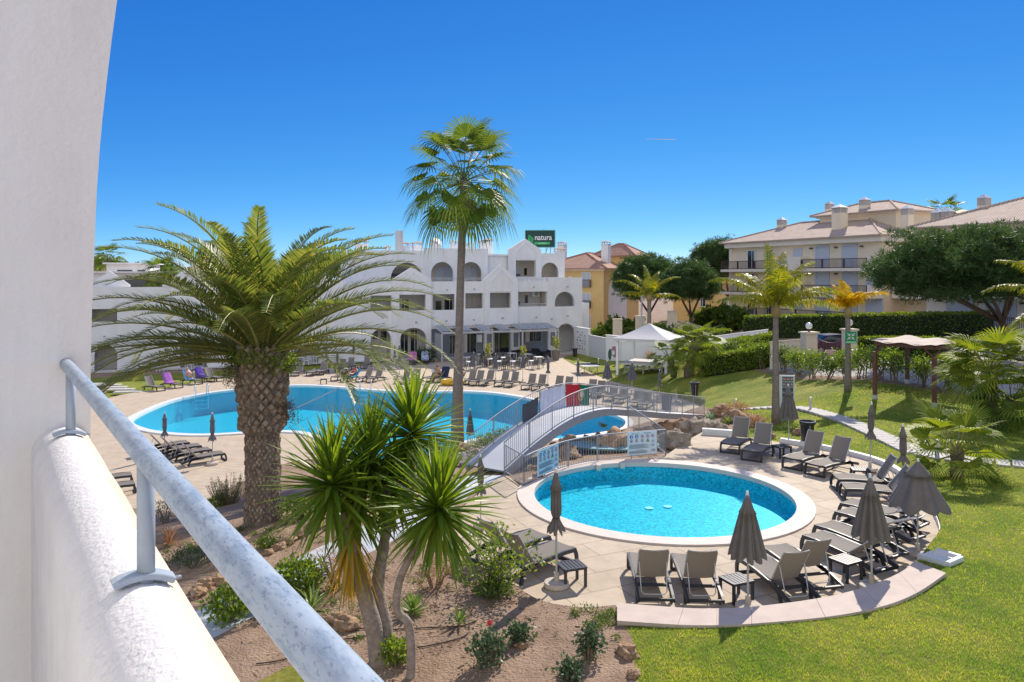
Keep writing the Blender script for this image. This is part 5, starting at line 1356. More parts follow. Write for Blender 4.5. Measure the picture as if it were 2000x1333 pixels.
s = MB(); s.add([c + ux * x + uz * z + V(.02, -.02, 0) for x, z in ((-.1, .14), (.1, .14), (.1, -.05), (0, -.16), (-.1, -.05))], [(0, 1, 2, 3, 4)]); s.build('shield', mat('shield_white', (.7, .6, .6), .7), em)
wf = cloth('flag', 'white flag with faint lettering hung beside the green and red one', 'flag', s_at(1056, o1), s_at(1104, o1), o1, .0, .88, mat('flag_white', (.66, .68, .74), .8, 0, 3, 0, col2=(.56, .57, .70)))
cloth('shade_cloth', 'dark grey cloth tied to the far bridge railing left of the white flag', 'cloth', s_at(1021, o1), s_at(1051, o1), o1, .05, .72, mat('grey_cloth', (.075, .08, .09), .9), n=16)
cloth('shade_cloth', 'grey cloth tied to the far bridge railing near its right end', 'cloth', s_at(1293, o1), s_at(1312, o1), o1, .08, .86, mat('grey_cloth_pale', (.17, .17, .18), .9), n=12)
p = W(898, 895, 2.4); o = MB().box((0, 0, 0), (.45, .02, .36)).build('warning_plate', M['white']); o.location = p; o.rotation_euler[2] = .5; tag(o, 'small white plate with a yellow triangle at the left foot of the bridge', 'sign')
MB().wall([(-.12, -.08), (.12, -.08), (0, .13)], [], .006, -.02).build('triangle', mat('plate_yellow', (.65, .45, .03), .5), o)
# ------------------------------------------------------------------ big trees
def date_palm():
    b = W(513, 1016, 2.0); d = b.y
    t = thing('date_palm', 'massive date palm with a scaly trunk and wide arching crown on the soil bank', 'palm tree', b)
    zt = CZ - (655 - HY) / F * d - b.z
    prof = []
    for i in range(61):
        z = zt * .97 * i / 60; u = z / zt
        r = .45 + .08 * max(0, 1 - u * 8) if u < .52 else .53 + .10 * math.sin((u - .52) / .48 * 1.5)
        if .50 < u < .53: r = .43
        prof.append((r, z - .25))
    fn = lambda a, u: 1 + .04 * noise.noise(Vector((math.cos(a) * 2, math.sin(a) * 2, u * 9)))
    tr = MB().lathe(prof, 40, fn=fn).build('trunk', M['bark'], t, smooth=True)
    def rad(z): 
        u = (z + .25) / (zt * .97) * 60; i = max(0, min(59, int(u))); return prof[i][0]
    sc_ = MB(); k = 0; z = .12
    while z < zt * .95:
        low = z < zt * .50; n = 22 if low else 17; hgt = .125 if low else .19; r = rad(z)
        for j in range(n):
            a = 2 * math.pi * (j + .5 * (k % 2)) / n + rnd(-.05, .05); w = math.pi * r / n * (.84 if low else .92) * rnd(.85, 1.08)
            if random.random() < .07: continue
            c, s = math.cos(a), math.sin(a); out = V(c, s, 0); tg = V(-s, c, 0); dp = (.05 if low else .11) * rnd(.35, 1.6); h = hgt * rnd(.7, 1.2)
            o = out * (r - .03); zz = V(0, 0, z + rnd(-.02, .02))
            pts = [o + zz - tg * w, o + zz + V(0, 0, -h * .75), o + zz + tg * w, o + zz + V(0, 0, h * .75)]
            f_ = [o + out * dp + zz + q for q in (-tg * w * .72 + V(0, 0, .02), V(0, 0, -h * .40), tg * w * .72 + V(0, 0, .02), V(0, 0, h * .58))]
            sc_.add(pts + f_, [(0, 1, 5, 4), (1, 2, 6, 5), (2, 3, 7, 6), (3, 0, 4, 7), (4, 5, 6, 7)])
        z += hgt * .74; k += 1
    sc_.build('leaf_scars', M['boot'], t, fix=False)
    cr, rb = MB(), MB()
    n = 94
    for i in range(n):
        u = (i + .5) / n; az = i * 2.39996 + rnd(-.15, .15)
        el = R(82) - R(76) * u ** .9 + rnd(-.1, .1)
        if u > .62 and (math.cos(az) > .72 and math.sin(az) < .4 or math.sin(az) < -.72): continue
        L = 4.2 + .95 * math.sin(min(1, u * 1.7) * 1.57) + rnd(-.35, .3)
        frond(cr, (.28 * math.cos(az), .28 * math.sin(az), zt - .1 - .65 * u), az, el, L, R(58) + R(22) * (1 - u) + rnd(-.2, .25), 66, .68, .048, .50, .72, .10, rnd(-.45, .45), .042, .07, .05, rb)
    for az, el, L, dr in ((2, 24, 5.6, 92), (-14, 14, 5.5, 82), (12, 34, 5.5, 88), (-30, 20, 5.2, 92), (172, 4, 5.2, 62), (186, 14, 5.4, 78), (200, 2, 5.0, 66), (160, 20, 5.3, 80), (215, 16, 5.0, 84), (-42, 14, 4.6, 74), (-100, 50, 3.2, 92), (-125, 40, 3.4, 84), (-72, 46, 3.3, 88), (-58, 56, 3.8, 92), (-140, 50, 4.0, 88), (-92, 66, 3.6, 92)):
        frond(cr, (.3 * math.cos(R(az)), .3 * math.sin(R(az)), zt - .5), R(az), R(el), L, R(dr), 68, .64, .047, .48, .72, .12, rnd(-.3, .3), .042, .07, .05, rb)
    cr.build('crown', M['canary'], t, fix=False); rb.build('midribs', M['canary_rib'], t, fix=False)
    g = MB()
    for az in [i * .5 for i in range(13)]:
        bushleaves(g, (.72 * math.cos(az), .72 * math.sin(az), zt - .62 + rnd(-.15, .1)), (.34, .34, .36), 150, .10, .055, .2)
    e = g.build('epiphyte', M['lime'], None, fix=False); e.location = b; tag(e, 'bright leafy fern growing round the top of the date palm trunk', 'fern')
    g = MB()
    for az, z, r in ((3.5, zt - 1.0, .34), (3.9, zt - .85, .3), (3.1, zt - 1.25, .24), (5.9, zt - 1.9, .22), (6.1, zt - 2.2, .24)): bushleaves(g, (.85 * math.cos(az), .85 * math.sin(az), z), (r * 1.15, r, r * 1.1), 260, .07, .025, .2)
    e = g.build('epiphyte', leafmat('dusty_leaf', (.12, .085, .06), (.17, .14, .085), .3, .6), None, fix=False); e.location = b; tag(e, 'dusty purple green creeper clinging to the side of the date palm trunk', 'creeper')
date_palm()

def fan_palm(name, label, base, h, tr, n, pl, br, m, e0, e1, droop=.6, tip=.35, lean=(0, 0), nseg=28, spread=2.2, group=None, boots=0, bark='barkgrey', fold=.12, seed=1, skirt=None):
    random.seed(seed)
    t = thing(name, label, 'palm tree', base, 0, group)
    pts = [V(lean[0] * (i / 10) ** 1.4, lean[1] * i / 10, h * i / 10 - (.2 if i == 0 else 0)) for i in range(11)]
    MB().tube(pts, [tr * (1.55 - .55 * min(1, i / 3.5)) * (1 - .25 * i / 10) if not boots else tr * (1 + .15 * math.sin(i)) for i in range(11)], 14).build('trunk', M[bark], t, smooth=True)
    if boots:
        s = MB()
        for k in range(boots):
            z = h * (.12 + .88 * k / boots); a = k * 2.39996; o = V(lean[0] * z / h + tr * math.cos(a) * .9, lean[1] * z / h + tr * math.sin(a) * .9, z)
            dr = V(math.cos(a) * .6, math.sin(a) * .6, .8); tg = V(-math.sin(a), math.cos(a), 0) * tr * .3
            e = o + dr * tr * .8; s.add([o - tg, o + tg, e + tg * .5, e - tg * .5, o - V(0, 0, tr * .4)], [(0, 1, 2, 3), (0, 4, 1)])
        s.build('old_leaf_bases', M['boot'], t, fix=False)
    top = pts[-1]; cr, pt = MB(), MB()
    for i in range(n):
        u = (i + .5) / n; az = i * 2.39996 + rnd(-.25, .25); el = e0 + (e1 - e0) * u + rnd(-.12, .12)
        fanleaf(cr, top + V(.08 * math.cos(az), .08 * math.sin(az), .12 - .3 * u), az, el, pl * rnd(.8, 1.15), br * rnd(.85, 1.1), nseg, spread, droop * rnd(.7, 1.3), tip * rnd(.6, 1.4) * (.6 + u), .46, pt, fold=fold)
    cr.build('crown', M[m], t, fix=False); pt.build('leaf_stalks', M['canary_rib'] if m != 'fan' else mat_get('stalk_green', (.12, .12, .04)), t, fix=False)
    if skirt:
        s = MB()
        for k in range(skirt): a = k * 2.39996; fanleaf(s, top + V(0, 0, -.25), a, R(-40) + rnd(-.3, .2), pl * .5, br * .7, 14, 1.5, .9, .5, .5)
        s.build('dry_leaves', M['boot'], t, fix=False)
    return t
def mat_get(n, c, r=.5): return bpy.data.materials.get(n) or mat(n, c, r)
b = P(893, 871); d = b.y; hh = CZ + (HY - 352) / F * d - b.z
fan_palm('tall_fan_palm', 'very tall slender fan palm with drooping leaves rising between the pools', b, hh, .24, 33, 2.0, 1.72, 'fan', R(80), R(-50), .34, .36, (12 / F * d, .3), 30, 2.15, bark='barkgrey', seed=11, skirt=6)
b = W(1345, 737, 1.0); d = b.y; fan_palm('fan_palm', 'bushy fan palm with a short brown trunk beside the canvas pavilion', b, 2.3, .36, 30, 1.35, 1.25, 'fanbright', R(78), R(-30), .5, .2, (.5, 0), 26, 1.9, boots=40, bark='bark', seed=3)
b = W(1316, 732, 1.0); fan_palm('fan_palm', 'smaller fan palm offset growing at the foot of the palm by the pavilion', b, 1.3, .25, 16, 1.0, 1.0, 'fan', R(70), R(-20), .5, .2, (-.3, 0), 22, 1.9, boots=16, bark='bark', seed=4)
b = W(1936, 822, 2.9); d = b.y; fan_palm('fan_palm', 'large yellow green fan palm behind the timber pergola', b, 1.95, .26, 34, 1.1, 1.3, 'fanbright', R(70), R(2), .5, .16, (-.1, 0), 30, 1.8, boots=34, bark='bark', seed=5)
b = W(1958, 826, 2.9); fan_palm('fan_palm', 'darker low fan palm growing against the large yellow green one', b, .9, .22, 18, .95, 1.15, 'fan', R(45), R(-25), .5, .2, (.35, 0), 26, 1.9, boots=16, bark='bark', seed=6)
b = W(1868, 931, 2.5); fan_palm('fan_palm', 'small fan palm with a stubby brown trunk on the lawn by the stepping stones', b, .78, .17, 19, .80, 1.02, 'fanbright', R(76), R(-8), .45, .2, (.02, 0), 30, 1.75, boots=46, bark='bark', seed=8, fold=.2)
for px, py, d, h, l, s in ((212, 506, 115, 8.5, 'distant fan palm beyond the end wall above the rooftops', 12), (318, 540, 90, 6.8, 'small dark fan palm on the far terrace behind the hotel wing', 13), (1845, 420, 95, 16.3, 'palm crown showing above the roof of the nearer apartment building', 14)):
    b = DP(px, 0, d); b.z = DP(px, py, d).z - h; fan_palm('distant_palm', l, b, h, .3, 22, 1.5, 1.6, 'fan', R(80), R(-40), .5, .3, (0, 0), 16, 1.9, seed=s)

def feather_palm(name, label, base, h, tr, fr, m, seed=2, L=2.4, ll=.62, lean=0, shaft=None, lw=.03):
    random.seed(seed)
    t = thing(name, label, 'palm tree', base)
    MB().tube([V(lean * i / 8, 0, h * i / 8 - (.2 if i == 0 else 0)) for i in range(9)], [tr * (1.35 - .35 * min(1, i / 3)) * (1 - .2 * i / 8) for i in range(9)], 12).build('trunk', M['barkgrey'], t, smooth=True)
    cr, rb = MB(), MB()
    for az, el, l, dr in fr:
        frond(cr, (lean, 0, h), az, el, l * 1.32, dr * .78, 90, ll, lw * 1.5, .35, .55, .75, rnd(-.3, .3), .03, .06, .55, rb)
    MB().tube([V(lean, 0, h - .5), V(lean, 0, h - .1), V(lean, 0, h + .25)], [tr * 1.15, tr * 1.3, tr * .5], 10).build('crownshaft', mat_get('crownshaft', (.30, .22, .10), .7), t, smooth=True)
    cr.build('crown', M[m], t, fix=False); rb.build('midribs', M['canary_rib'], t, fix=False)
    return t
b = P(1515, 829); d = b.y; h = CZ - (598 - HY) / F * d - b.z
feather_palm('queen_palm', 'tall yellow green feather palm with ragged plumes standing beside the info board', b, h, .15, [(R(100), R(84), 2.3, R(52)), (R(20), R(68), 2.3, R(92)), (R(175), R(46), 2.5, R(92)), (R(185), R(24), 2.2, R(75)), (R(-5), R(40), 2.4, R(112)), (R(5), R(20), 2.3, R(88)), (R(-70), R(60), 2.1, R(100)), (R(-100), R(70), 2.2, R(110)), (R(-40), R(38), 2.0, R(110)), (R(120), R(55), 2.2, R(90)), (R(215), R(35), 2.0, R(100)), (R(60), R(74), 2.3, R(66))], 'queen', 21)
b = P(1656, 763); d = b.y; h = CZ - (602 - HY) / F * d - b.z
feather_palm('queen_palm', 'feather palm with stunted golden fronds carrying the green sign', b, h, .15, [(R(95), R(86), 1.25, R(70)), (R(140), R(76), 1.1, R(70)), (R(200), R(70), 1.1, R(110)), (R(10), R(42), 1.9, R(88)), (R(-70), R(70), 1.0, R(100)), (R(170), R(50), .95, R(110)), (R(-20), R(62), 1.2, R(110))], 'queen_gold', 22, ll=.5)
b = DP(1268, 696, 76); h = CZ - (578 - HY) / F * 76 - b.z
feather_palm('queen_palm', 'feather palm with yellow green plumes behind the canvas pavilion', b, h, .24, [(R(90), R(80), 2.8, R(75)), (R(10), R(55), 3.0, R(95)), (R(170), R(48), 3.0, R(95)), (R(190), R(20), 2.6, R(70)), (R(-10), R(15), 2.6, R(75)), (R(-80), R(60), 2.4, R(100)), (R(50), R(70), 2.6, R(80)), (R(130), R(65), 2.6, R(90))], 'queen', 23, ll=.55, lw=.05)
b = V(20.2, 27, G(20.2, 27)); h = CZ - (610 - HY) / F * 27 - b.z
feather_palm('queen_palm', 'feather palm whose yellow green fronds reach in from beyond the right edge', b, h, .16, [(R(175), R(38), 2.8, R(100)), (R(190), R(10), 2.6, R(85)), (R(160), R(60), 2.6, R(95)), (R(100), R(60), 2.6, R(95)), (R(240), R(40), 2.6, R(100)), (R(0), R(50), 2.6, R(90)), (R(300), R(50), 2.5, R(95))], 'queen', 24, ll=.5)

def stone_pine(label, base, top, rx, rz, n, tl, tw, forks, seed, lean=V(0, 0, 0)):
    random.seed(seed)
    t = thing('stone_pine', label, 'pine tree', base); c = top - base
    tr = MB(); k = c.z - rz * .55
    fork = lean * .6 + V(0, 0, k * .55)
    tr.tube([V(0, 0, -.3), lean * .25 + V(0, 0, k * .3), fork], [.30, .26, .22], 10)
    for i in range(forks):
        a = 2 * math.pi * i / forks + rnd(-.3, .3); e = c + V(rx * .55 * math.cos(a), rx * .55 * math.sin(a), -rz * rnd(.05, .35))
        m_ = fork.lerp(e, .5) + V(rnd(-.3, .3), rnd(-.3, .3), -.25 * rnd(.3, 1)); tr.tube([fork, m_, e], [.15, .11, .05], 7)
    tr.build('trunk', M['pinebark'], t, smooth=True)
    cr = MB()
    sub = int(10 + rx * 2)
    tufts(cr, c, (rx * .90, rx * .90, rz * .88), n, tl, tw, 9, .35, flat=-.6)
    for i in range(sub * 2):
        u = rdir(); u.z = abs(u.z) * .9 - .22
        tufts(cr, c + V(u.x * rx * .82, u.y * rx * .82, u.z * rz * .8), (rx * .26, rx * .26, rz * .30), n // sub // 2 + 30, tl, tw, 9, .4, flat=-.7)
    cr.build('crown', M['pine'], t, fix=False)
def gp(px, d, dz=0): x = (px - 1000) / F * d; return V(x, d, G(x, d) + dz)
stone_pine('round dark umbrella pine in front of the yellow house with the oval windows', gp(1268, 95), DP(1266, 548, 95), 4.3, 3.7, 2800, .55, .060, 4, 31)
stone_pine('smaller umbrella pine with a leaning trunk right of the round one', gp(1350, 84), DP(1346, 556, 84), 3.2, 2.8, 2000, .5, .055, 3, 32)
stone_pine('umbrella pine rising against the corner of the far apartment building', gp(1440, 102), DP(1408, 514, 102), 4.2, 3.7, 2300, .55, .060, 4, 33, V(-2, 0, 0))
stone_pine('largest spreading umbrella pine in front of the nearer apartments', gp(1972, 49), DP(1893, 527, 48), 5.6, 2.95, 8000, .42, .046, 6, 34, V(-.8, 0, 0))
# distant trees on the skyline
random.seed(40)
for i, (px, py, d, rx, rz, l) in enumerate(((625, 519, 150, 6, 2.6, 'dark distant tree clump behind the palm crown and the hotel roof'), (425, 506, 140, 3.4, 3.4, 'dark round tree on the skyline behind the date palm'), (300, 531, 170, 6, 1.8, 'low distant trees on the skyline above the flat roof'), (206, 528, 140, 4, 2.2, 'dark trees under the distant fan palm by the end wall'), (1215, 652, 92, 3.2, 1.6, 'dark shrubbery between the yellow house and the garden wall'), (1410, 622, 86, 3.0, 1.1, 'dark low bushes before the plain yellow house wall'))):
    t = thing('distant_tree', l, 'tree', V((px - 1000) / F * d, d, 0)); z = CZ - (py - HY) / F * d
    MB().tube([(0, 0, -1), (0, 0, max(.3, z - rz * .3))], [.3, .2], 8).build('trunk', M['pinebark'], t)
    g = MB(); bushleaves(g, (0, 0, z), (rx, rx * .6, rz), 2600, .75, .5, .35, lump=.5); g.build('crown', M['hedge'], t, fix=False)

# ------------------------------------------------------------------ yuccas
def yucca(label, base, trunks, heads, dry, seed):
    random.seed(seed)
    t = thing('yucca_tree', label, 'yucca', base)
    for pts, r0, r1 in trunks:
        sm = smooth_loop([tuple(p) for p in pts], 5, False); n = len(sm)
        mb = MB(); mb.tube(sm, [(r0 * (1 - i / (n - 1)) + r1 * i / (n - 1)) * (1 + .10 * noise.noise(Vector((i * .9, seed, 0)))) for i in range(n)], 14); mb.build('trunk', M['yuccabark'], t, smooth=True)
    cr = MB()
    for c, n, L in heads: swords(cr, c, n, L * .92, .084, R(-58), R(86), .24)
    cr.build('crown', M['yucca'], t, fix=False)
    if dry:
        dm = MB()
        for c, n, L in dry: swords(dm, c, n, L, .05, R(-82), R(-48), .25)
        dm.build('dry_leaves', M['yuccadry'], t, fix=False)
yb = W(742, 1292, 2.42); yd = yb.y
def yp(px, py, dd=0): return DP(px, py, yd + dd) - yb
yucca('large yucca with two pale trunks, several sword leaved heads and a skirt of yellowing leaves', yb,
    [([yp(742, 1310), yp(733, 1240), yp(712, 1160), yp(695, 1090), yp(680, 1030), yp(655, 960)], .17, .055), ([yp(748, 1310, .1), yp(752, 1235, .15), yp(738, 1150, .3), yp(748, 1075, .45), yp(760, 990, .6), yp(745, 925, .7)], .15, .055), ([yp(756, 1010, .6), yp(790, 930, .9), yp(803, 868, 1.1)], .07, .05), ([yp(690, 1070), yp(700, 1010, .2), yp(708, 960, .3)], .06, .05)],
    [(yp(648, 962), 190, 1.36), (yp(722, 925, .6), 195, 1.38), (yp(806, 862, 1.1), 195, 1.34), (yp(700, 1000, .25), 80, 1.1), (yp(770, 960, .9), 80, 1.1)], [(yp(686, 1062), 60, 1.2)], 51)
yb2 = W(800, 1322, 2.45); yd = yb2.y; yb_ = yb; yb = yb2
yucca('slender yucca with a crooked grey trunk and one round head of sword leaves', yb2,
    [([yp(802, 1335), yp(803, 1270), yp(797, 1218), yp(776, 1192), yp(779, 1140), yp(800, 1090), yp(832, 1035), yp(850, 1012)], .075, .05)], [(yp(857, 1008), 220, 1.28)], None, 52)

# ------------------------------------------------------------------ shrubs and bedding plants
def shrub(name, label, cat, c, rad, n, l, w, m, stems=4, group=None, shell=.4, lump=.35, sc_=1.0, zb=.3):
    c = Vector(c); t = thing(name, label, cat, c, 0, group)
    g = MB(); bushleaves(g, (0, 0, rad[2] * .95), rad, n, l, w, shell, zb, lump=lump); g.build('foliage', M[m], t, fix=False)
    s = MB()
    for k in range(stems): a = 6.28 * k / stems + rnd(-.4, .4); s.tube([(0.05 * math.cos(a), .05 * math.sin(a), -.1), (rad[0] * .3 * math.cos(a), rad[1] * .3 * math.sin(a), rad[2] * .6), (rad[0] * .6 * math.cos(a), rad[1] * .6 * math.sin(a), rad[2] * 1.4)], [.03, .022, .008], 5)
    s.build('stems', M['twig'], t, fix=False)
    return t
random.seed(60)
def spiky(name, label, cat, c, n, L, w, e0, e1, m, droop=.25, group=None):
    g = MB(); swords(g, (0, 0, 0), n, L, w, e0, e1, droop); o = g.build(name, M[m], None, fix=False); o.location = c; return tag(o, label, cat, group)
def upright(name, label, c, r, h, n, m, cat='shrub'):
    t = thing(name, label, cat, c); g, s = MB(), MB()
    for k in range(n):
        a = rnd(0, 6.28); q = r * math.sqrt(random.random()); x, y = q * math.cos(a), q * math.sin(a); hh = h * rnd(.6, 1.1) * (1 - .35 * q / r); lx, ly = x * .5, y * .5
        s.tube([(x * .3, y * .3, -.05), (x + lx * .3, y + ly * .3, hh * .5), (x + lx, y + ly, hh)], [.012, .008, .004], 4, False)
        for j in range(26): u = rnd(.2, 1); leaf(g, (x * .3 + (x + lx - x * .3) * u, y * .3 + (y + ly - y * .3) * u, hh * u), rdir(.5), .09, .018)
    g.build('foliage', M[m], t, fix=False); s.build('stems', M['twig'], t, fix=False)
    return t
upright('rosemary_bush', 'upright feathery rosemary bush left of the date palm trunk', P(446, 985), .55, 1.25, 70, 'shrub')
shrub('low_shrub', 'low bright ground shrub at the foot of the rosemary', 'shrub', P(425, 990), (.45, .4, .2), 500, .09, .05, 'lime')
shrub('low_shrub', 'loose bluish shrub behind the handrail post', 'shrub', P(322, 1022), (.42, .42, .40), 520, .10, .03, 'olive')
o = spiky('dry_grass_plant', 'reddish brown dry plant below the bluish shrub', 'plant', P(330, 1068), 60, .55, .03, R(10), R(85), 'dry', .5)
shrub('low_shrub', 'fine leaved dark green mound below the handrail, beside the path', 'shrub', P(372, 1108), (.62, .5, .26), 1600, .06, .02, 'rosebush')
shrub('low_shrub', 'low dark green clump under the bank above the fine leaved mound', 'shrub', P(386, 1040), (.3, .3, .2), 500, .07, .03, 'shrub')
shrub('leafy_shrub', 'yellow green leafy shrub by the balcony parapet below the path', 'shrub', P(446, 1218), (.48, .45, .36), 950, .11, .06, 'lime')
shrub('leafy_shrub', 'lush green shrub between the handrail and the yucca', 'shrub', P(585, 1165), (.58, .5, .40), 1500, .11, .06, 'lime')
spiky('agave_plant', 'small agave at the lower edge of the lush green shrub', 'agave', P(610, 1200), 22, .55, .06, R(5), R(80), 'aloe', .4)
spiky('aloe_plant', 'bright yellow green aloe beside the crooked yucca trunk', 'aloe', P(806, 1202), 40, .36, .06, R(5), R(85), 'aloe', .15)
spiky('aloe_plant', 'sparse pale aloe on the bare soil left of the small deck', 'aloe', P(897, 1222), 14, .34, .05, R(20), R(75), 'aloe', .2)
shrub('low_shrub', 'bright green plant at the foot of the yucca trunks', 'shrub', P(772, 1300), (.28, .25, .22), 600, .07, .05, 'lime')
for px, py, r, h, n, l in ((955, 1302, .34, .46, 620, 'largest rose bush with one red flower on the bare soil'), (1014, 1255, .26, .30, 460, 'compact rose bush just below the deck kerb'), (1150, 1288, .24, .48, 480, 'tall narrow rose bush nearest the lawn edge'), (1112, 1330, .24, .26, 360, 'rose bush cut off by the lower edge of the view')):
    t = shrub('rose_bush', l, 'rose bush', P(px, py), (r, r, h * .62), n, .075, .05, 'rosebush', 6, 'rose bushes in the soil bed', .25, .45)
    if px == 955:
        f = MB(); f.blob((.02, -.1, .70), .045, 2, .3, 2); f.build('flower', M['red'], t)
def straggly():
    c = P(968, 1150); t = thing('straggly_bush', 'straggly bush with bare twigs and pale leaves leaning over the deck kerb', 'bush', c); random.seed(62)
    s, g = MB(), MB()
    for k in range(26):
        a = rnd(0, 6.28); p = V(rnd(-.25, .25), rnd(-.2, .2), 0); d = V(math.cos(a) * .75, math.sin(a) * .6, rnd(.7, 1.4)).normalized(); pts = [p.copy()]
        for j in range(7): p = p + d * rnd(.13, .24); d = (d + rdir() * .35).normalized(); pts.append(p.copy())
        s.tube(pts, [.016 - .0018 * j for j in range(8)], 4, False)
        for q in pts[2:]:
            for _ in range(6): leaf(g, q + rdir() * .1, rdir(.2), rnd(.07, .12), .045)
    s.build('stems', M['twig'], t, fix=False); g.build('foliage', M['lime'], t, fix=False)
straggly()
shrub('low_shrub', 'dark green mat spilling over the kerb under the straggly bush', 'shrub', P(962, 1168), (.45, .35, .16), 700, .08, .04, 'shrub')
shrub('low_shrub', 'low green tuft on the bank beside the path stones', 'shrub', P(520, 1070), (.3, .3, .12), 400, .07, .04, 'lime')
shrub('low_shrub', 'dark shrub in the shade between the date palm and the yucca', 'shrub', P(585, 1012), (.55, .45, .3), 700, .1, .05, 'shrub')
shrub('dry_shrub', 'brown dead twiggy shrub behind the yucca trunks', 'shrub', P(660, 1150), (.7, .6, .55), 1500, .10, .012, 'dry', 8, None, .1)
shrub('dry_shrub', 'thin dry shrub behind the crooked yucca', 'shrub', P(850, 1150), (.55, .5, .32), 700, .10, .012, 'dry', 6, None, .1)
# between the pools
shrub('olive_bush', 'airy grey leaved bush at the near edge of the large pool', 'bush', W(700, 925, .5), (.95, .8, 1.35), 2300, .13, .03, 'olive', 9, None, .1, .5)
shrub('dwarf_bush', 'dark green bush behind the left railing of the bridge', 'bush', W(985, 885, .9), (1.1, .8, .55), 1500, .16, .05, 'shrub', 5)
shrub('dwarf_bush', 'spiky light green bush at the bridge foot beside the tall palm', 'bush', W(948, 888, .9), (.7, .6, .42), 1100, .22, .03, 'lime', 5)
shrub('dwarf_bush', 'low green bush left of the tall palm at the water', 'bush', W(862, 890, .4), (.6, .5, .45), 800, .15, .04, 'shrub', 5)
b = W(1197, 872, 1.75); fan_palm('dwarf_palm', 'little dwarf palm among the rocks under the bridge', b, .25, .07, 9, .45, .45, 'fanbright', R(75), R(5), .5, .2, (0, 0), 14, 1.6, seed=63)
random.seed(64)
spiky('agave_plant', 'green agave rosette at the right end of the bridge', 'agave', W(1385, 828, 1.55), 34, .62, .09, R(5), R(85), 'agave', .3)
spiky('agave_plant', 'smaller yellow green agave on the rocks right of the bridge', 'agave', W(1421, 832, 1.75), 26, .48, .08, R(5), R(85), 'aloe', .3)
shrub('dry_shrub', 'reddish dry shrub on the rocks behind the first loungers', 'shrub', W(1480, 838, 2.1), (.7, .5, .35), 700, .14, .02, 'dry', 6, None, .2)
shrub('low_shrub', 'low green plant at the feet of the flared parasol', 'shrub', W(1545, 842, 2.2), (.4, .35, .16), 350, .12, .03, 'shrub')
shrub('dry_shrub', 'dry brownish shrub on top of the rock garden', 'shrub', W(1440, 808, 1.8), (.8, .6, .3), 600, .16, .03, 'dry', 5, None, .2)
spiky('dry_grass_plant', 'rusty plant under the canvas pavilion roof', 'plant', W(1268, 706, .7), 60, 1.1, .07, R(10), R(80), 'dry', .4)
spiky('dry_grass_plant', 'rusty plant in the pebble bed beside the pavilion palm', 'plant', W(1364, 735, 1.0), 40, .8, .06, R(10), R(80), 'dry', .4)
shrub('dark_shrub', 'dark green shrubs behind the canvas pavilion', 'shrub', W(1290, 690, 1.0), (2.6, 1.2, 1.5), 2200, .35, .2, 'hedge', 5)
spiky('agave_plant', 'big dark agave in front of the arches by the cafe screen', 'agave', W(820, 708, 0), 60, 1.7, .22, R(0), R(85), 'rosebush', .3)
shrub('dark_shrub', 'round dark bush beside the big agave at the cafe screen', 'shrub', W(838, 708, 0), (.9, .8, .8), 700, .2, .12, 'rosebush', 4)

# hedges
def hedge(label, a, b, w, h, m, n, l=.16, lw=.1, top=None):
    a, b = Vector(a), Vector(b); d = b - a; L = math.hypot(d.x, d.y); rz = math.atan2(d.y, d.x)
    t = thing('hedge', label, 'hedge', a, rz); sl = d.z / L
    c = MB(); c.add([(x, y, sl * x + z) for x in (.1, L - .1) for y in (-w / 2 + .12, w / 2 - .12) for z in (-.3, h - .12)], [(0, 1, 3, 2), (4, 6, 7, 5), (0, 4, 5, 1), (2, 3, 7, 6), (0, 2, 6, 4), (1, 5, 7, 3)]); c.build('dark_core', mat_get('hedge_core', (.018, .03, .010), .9), t)  # solid dark core added inside, so the hedge is not see-through
    tp, sd = MB(), MB()
    for _ in range(n):
        x = rnd(0, L); u = random.random(); bump = .10 * noise.noise(Vector((x * .8, 3, h))) + .05 * noise.noise(Vector((x * 3, 1, h)))
        if u < .42: leaf(tp, (x, rnd(-w / 2, w / 2), sl * x + h + bump + rnd(-.12, .06)), rdir(.7), l * rnd(.7, 1.2), lw)
        elif u < .9: leaf(sd, (x, -w / 2 + rnd(-.08, .1) + bump, sl * x + rnd(.02, h)), rdir(.2) + V(0, -.5, 0), l * rnd(.7, 1.2), lw)
        else: leaf(sd, (rnd(-.08, .08) + (0 if random.random() < .5 else L), rnd(-w / 2, w / 2), rnd(0, h)), rdir(.2), l, lw)
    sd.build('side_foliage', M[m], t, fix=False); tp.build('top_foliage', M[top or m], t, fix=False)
random.seed(70)
def hp(px, d): return gp(px, d)
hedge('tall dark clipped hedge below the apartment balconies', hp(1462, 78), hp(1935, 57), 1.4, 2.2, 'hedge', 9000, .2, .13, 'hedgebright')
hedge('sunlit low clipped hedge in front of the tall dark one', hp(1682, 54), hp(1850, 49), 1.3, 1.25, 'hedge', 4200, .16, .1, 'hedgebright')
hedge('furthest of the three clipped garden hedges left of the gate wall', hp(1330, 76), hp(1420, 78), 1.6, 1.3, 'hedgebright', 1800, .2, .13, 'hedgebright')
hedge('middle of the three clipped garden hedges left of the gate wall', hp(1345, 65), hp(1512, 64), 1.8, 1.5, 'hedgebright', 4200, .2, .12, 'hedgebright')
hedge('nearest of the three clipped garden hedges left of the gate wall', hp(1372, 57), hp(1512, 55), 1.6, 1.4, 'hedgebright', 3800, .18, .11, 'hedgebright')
hedge('dark hedge between the two pale gate posts behind the pavilion', hp(1222, 84), hp(1300, 84), 1.2, 2.2, 'hedge', 1600, .25, .16)
hedge('purple brown clipped hedge in front of the plain yellow house', hp(1318, 84), hp(1412, 90), 1.2, 1.4, 'dry', 1500, .2, .13)
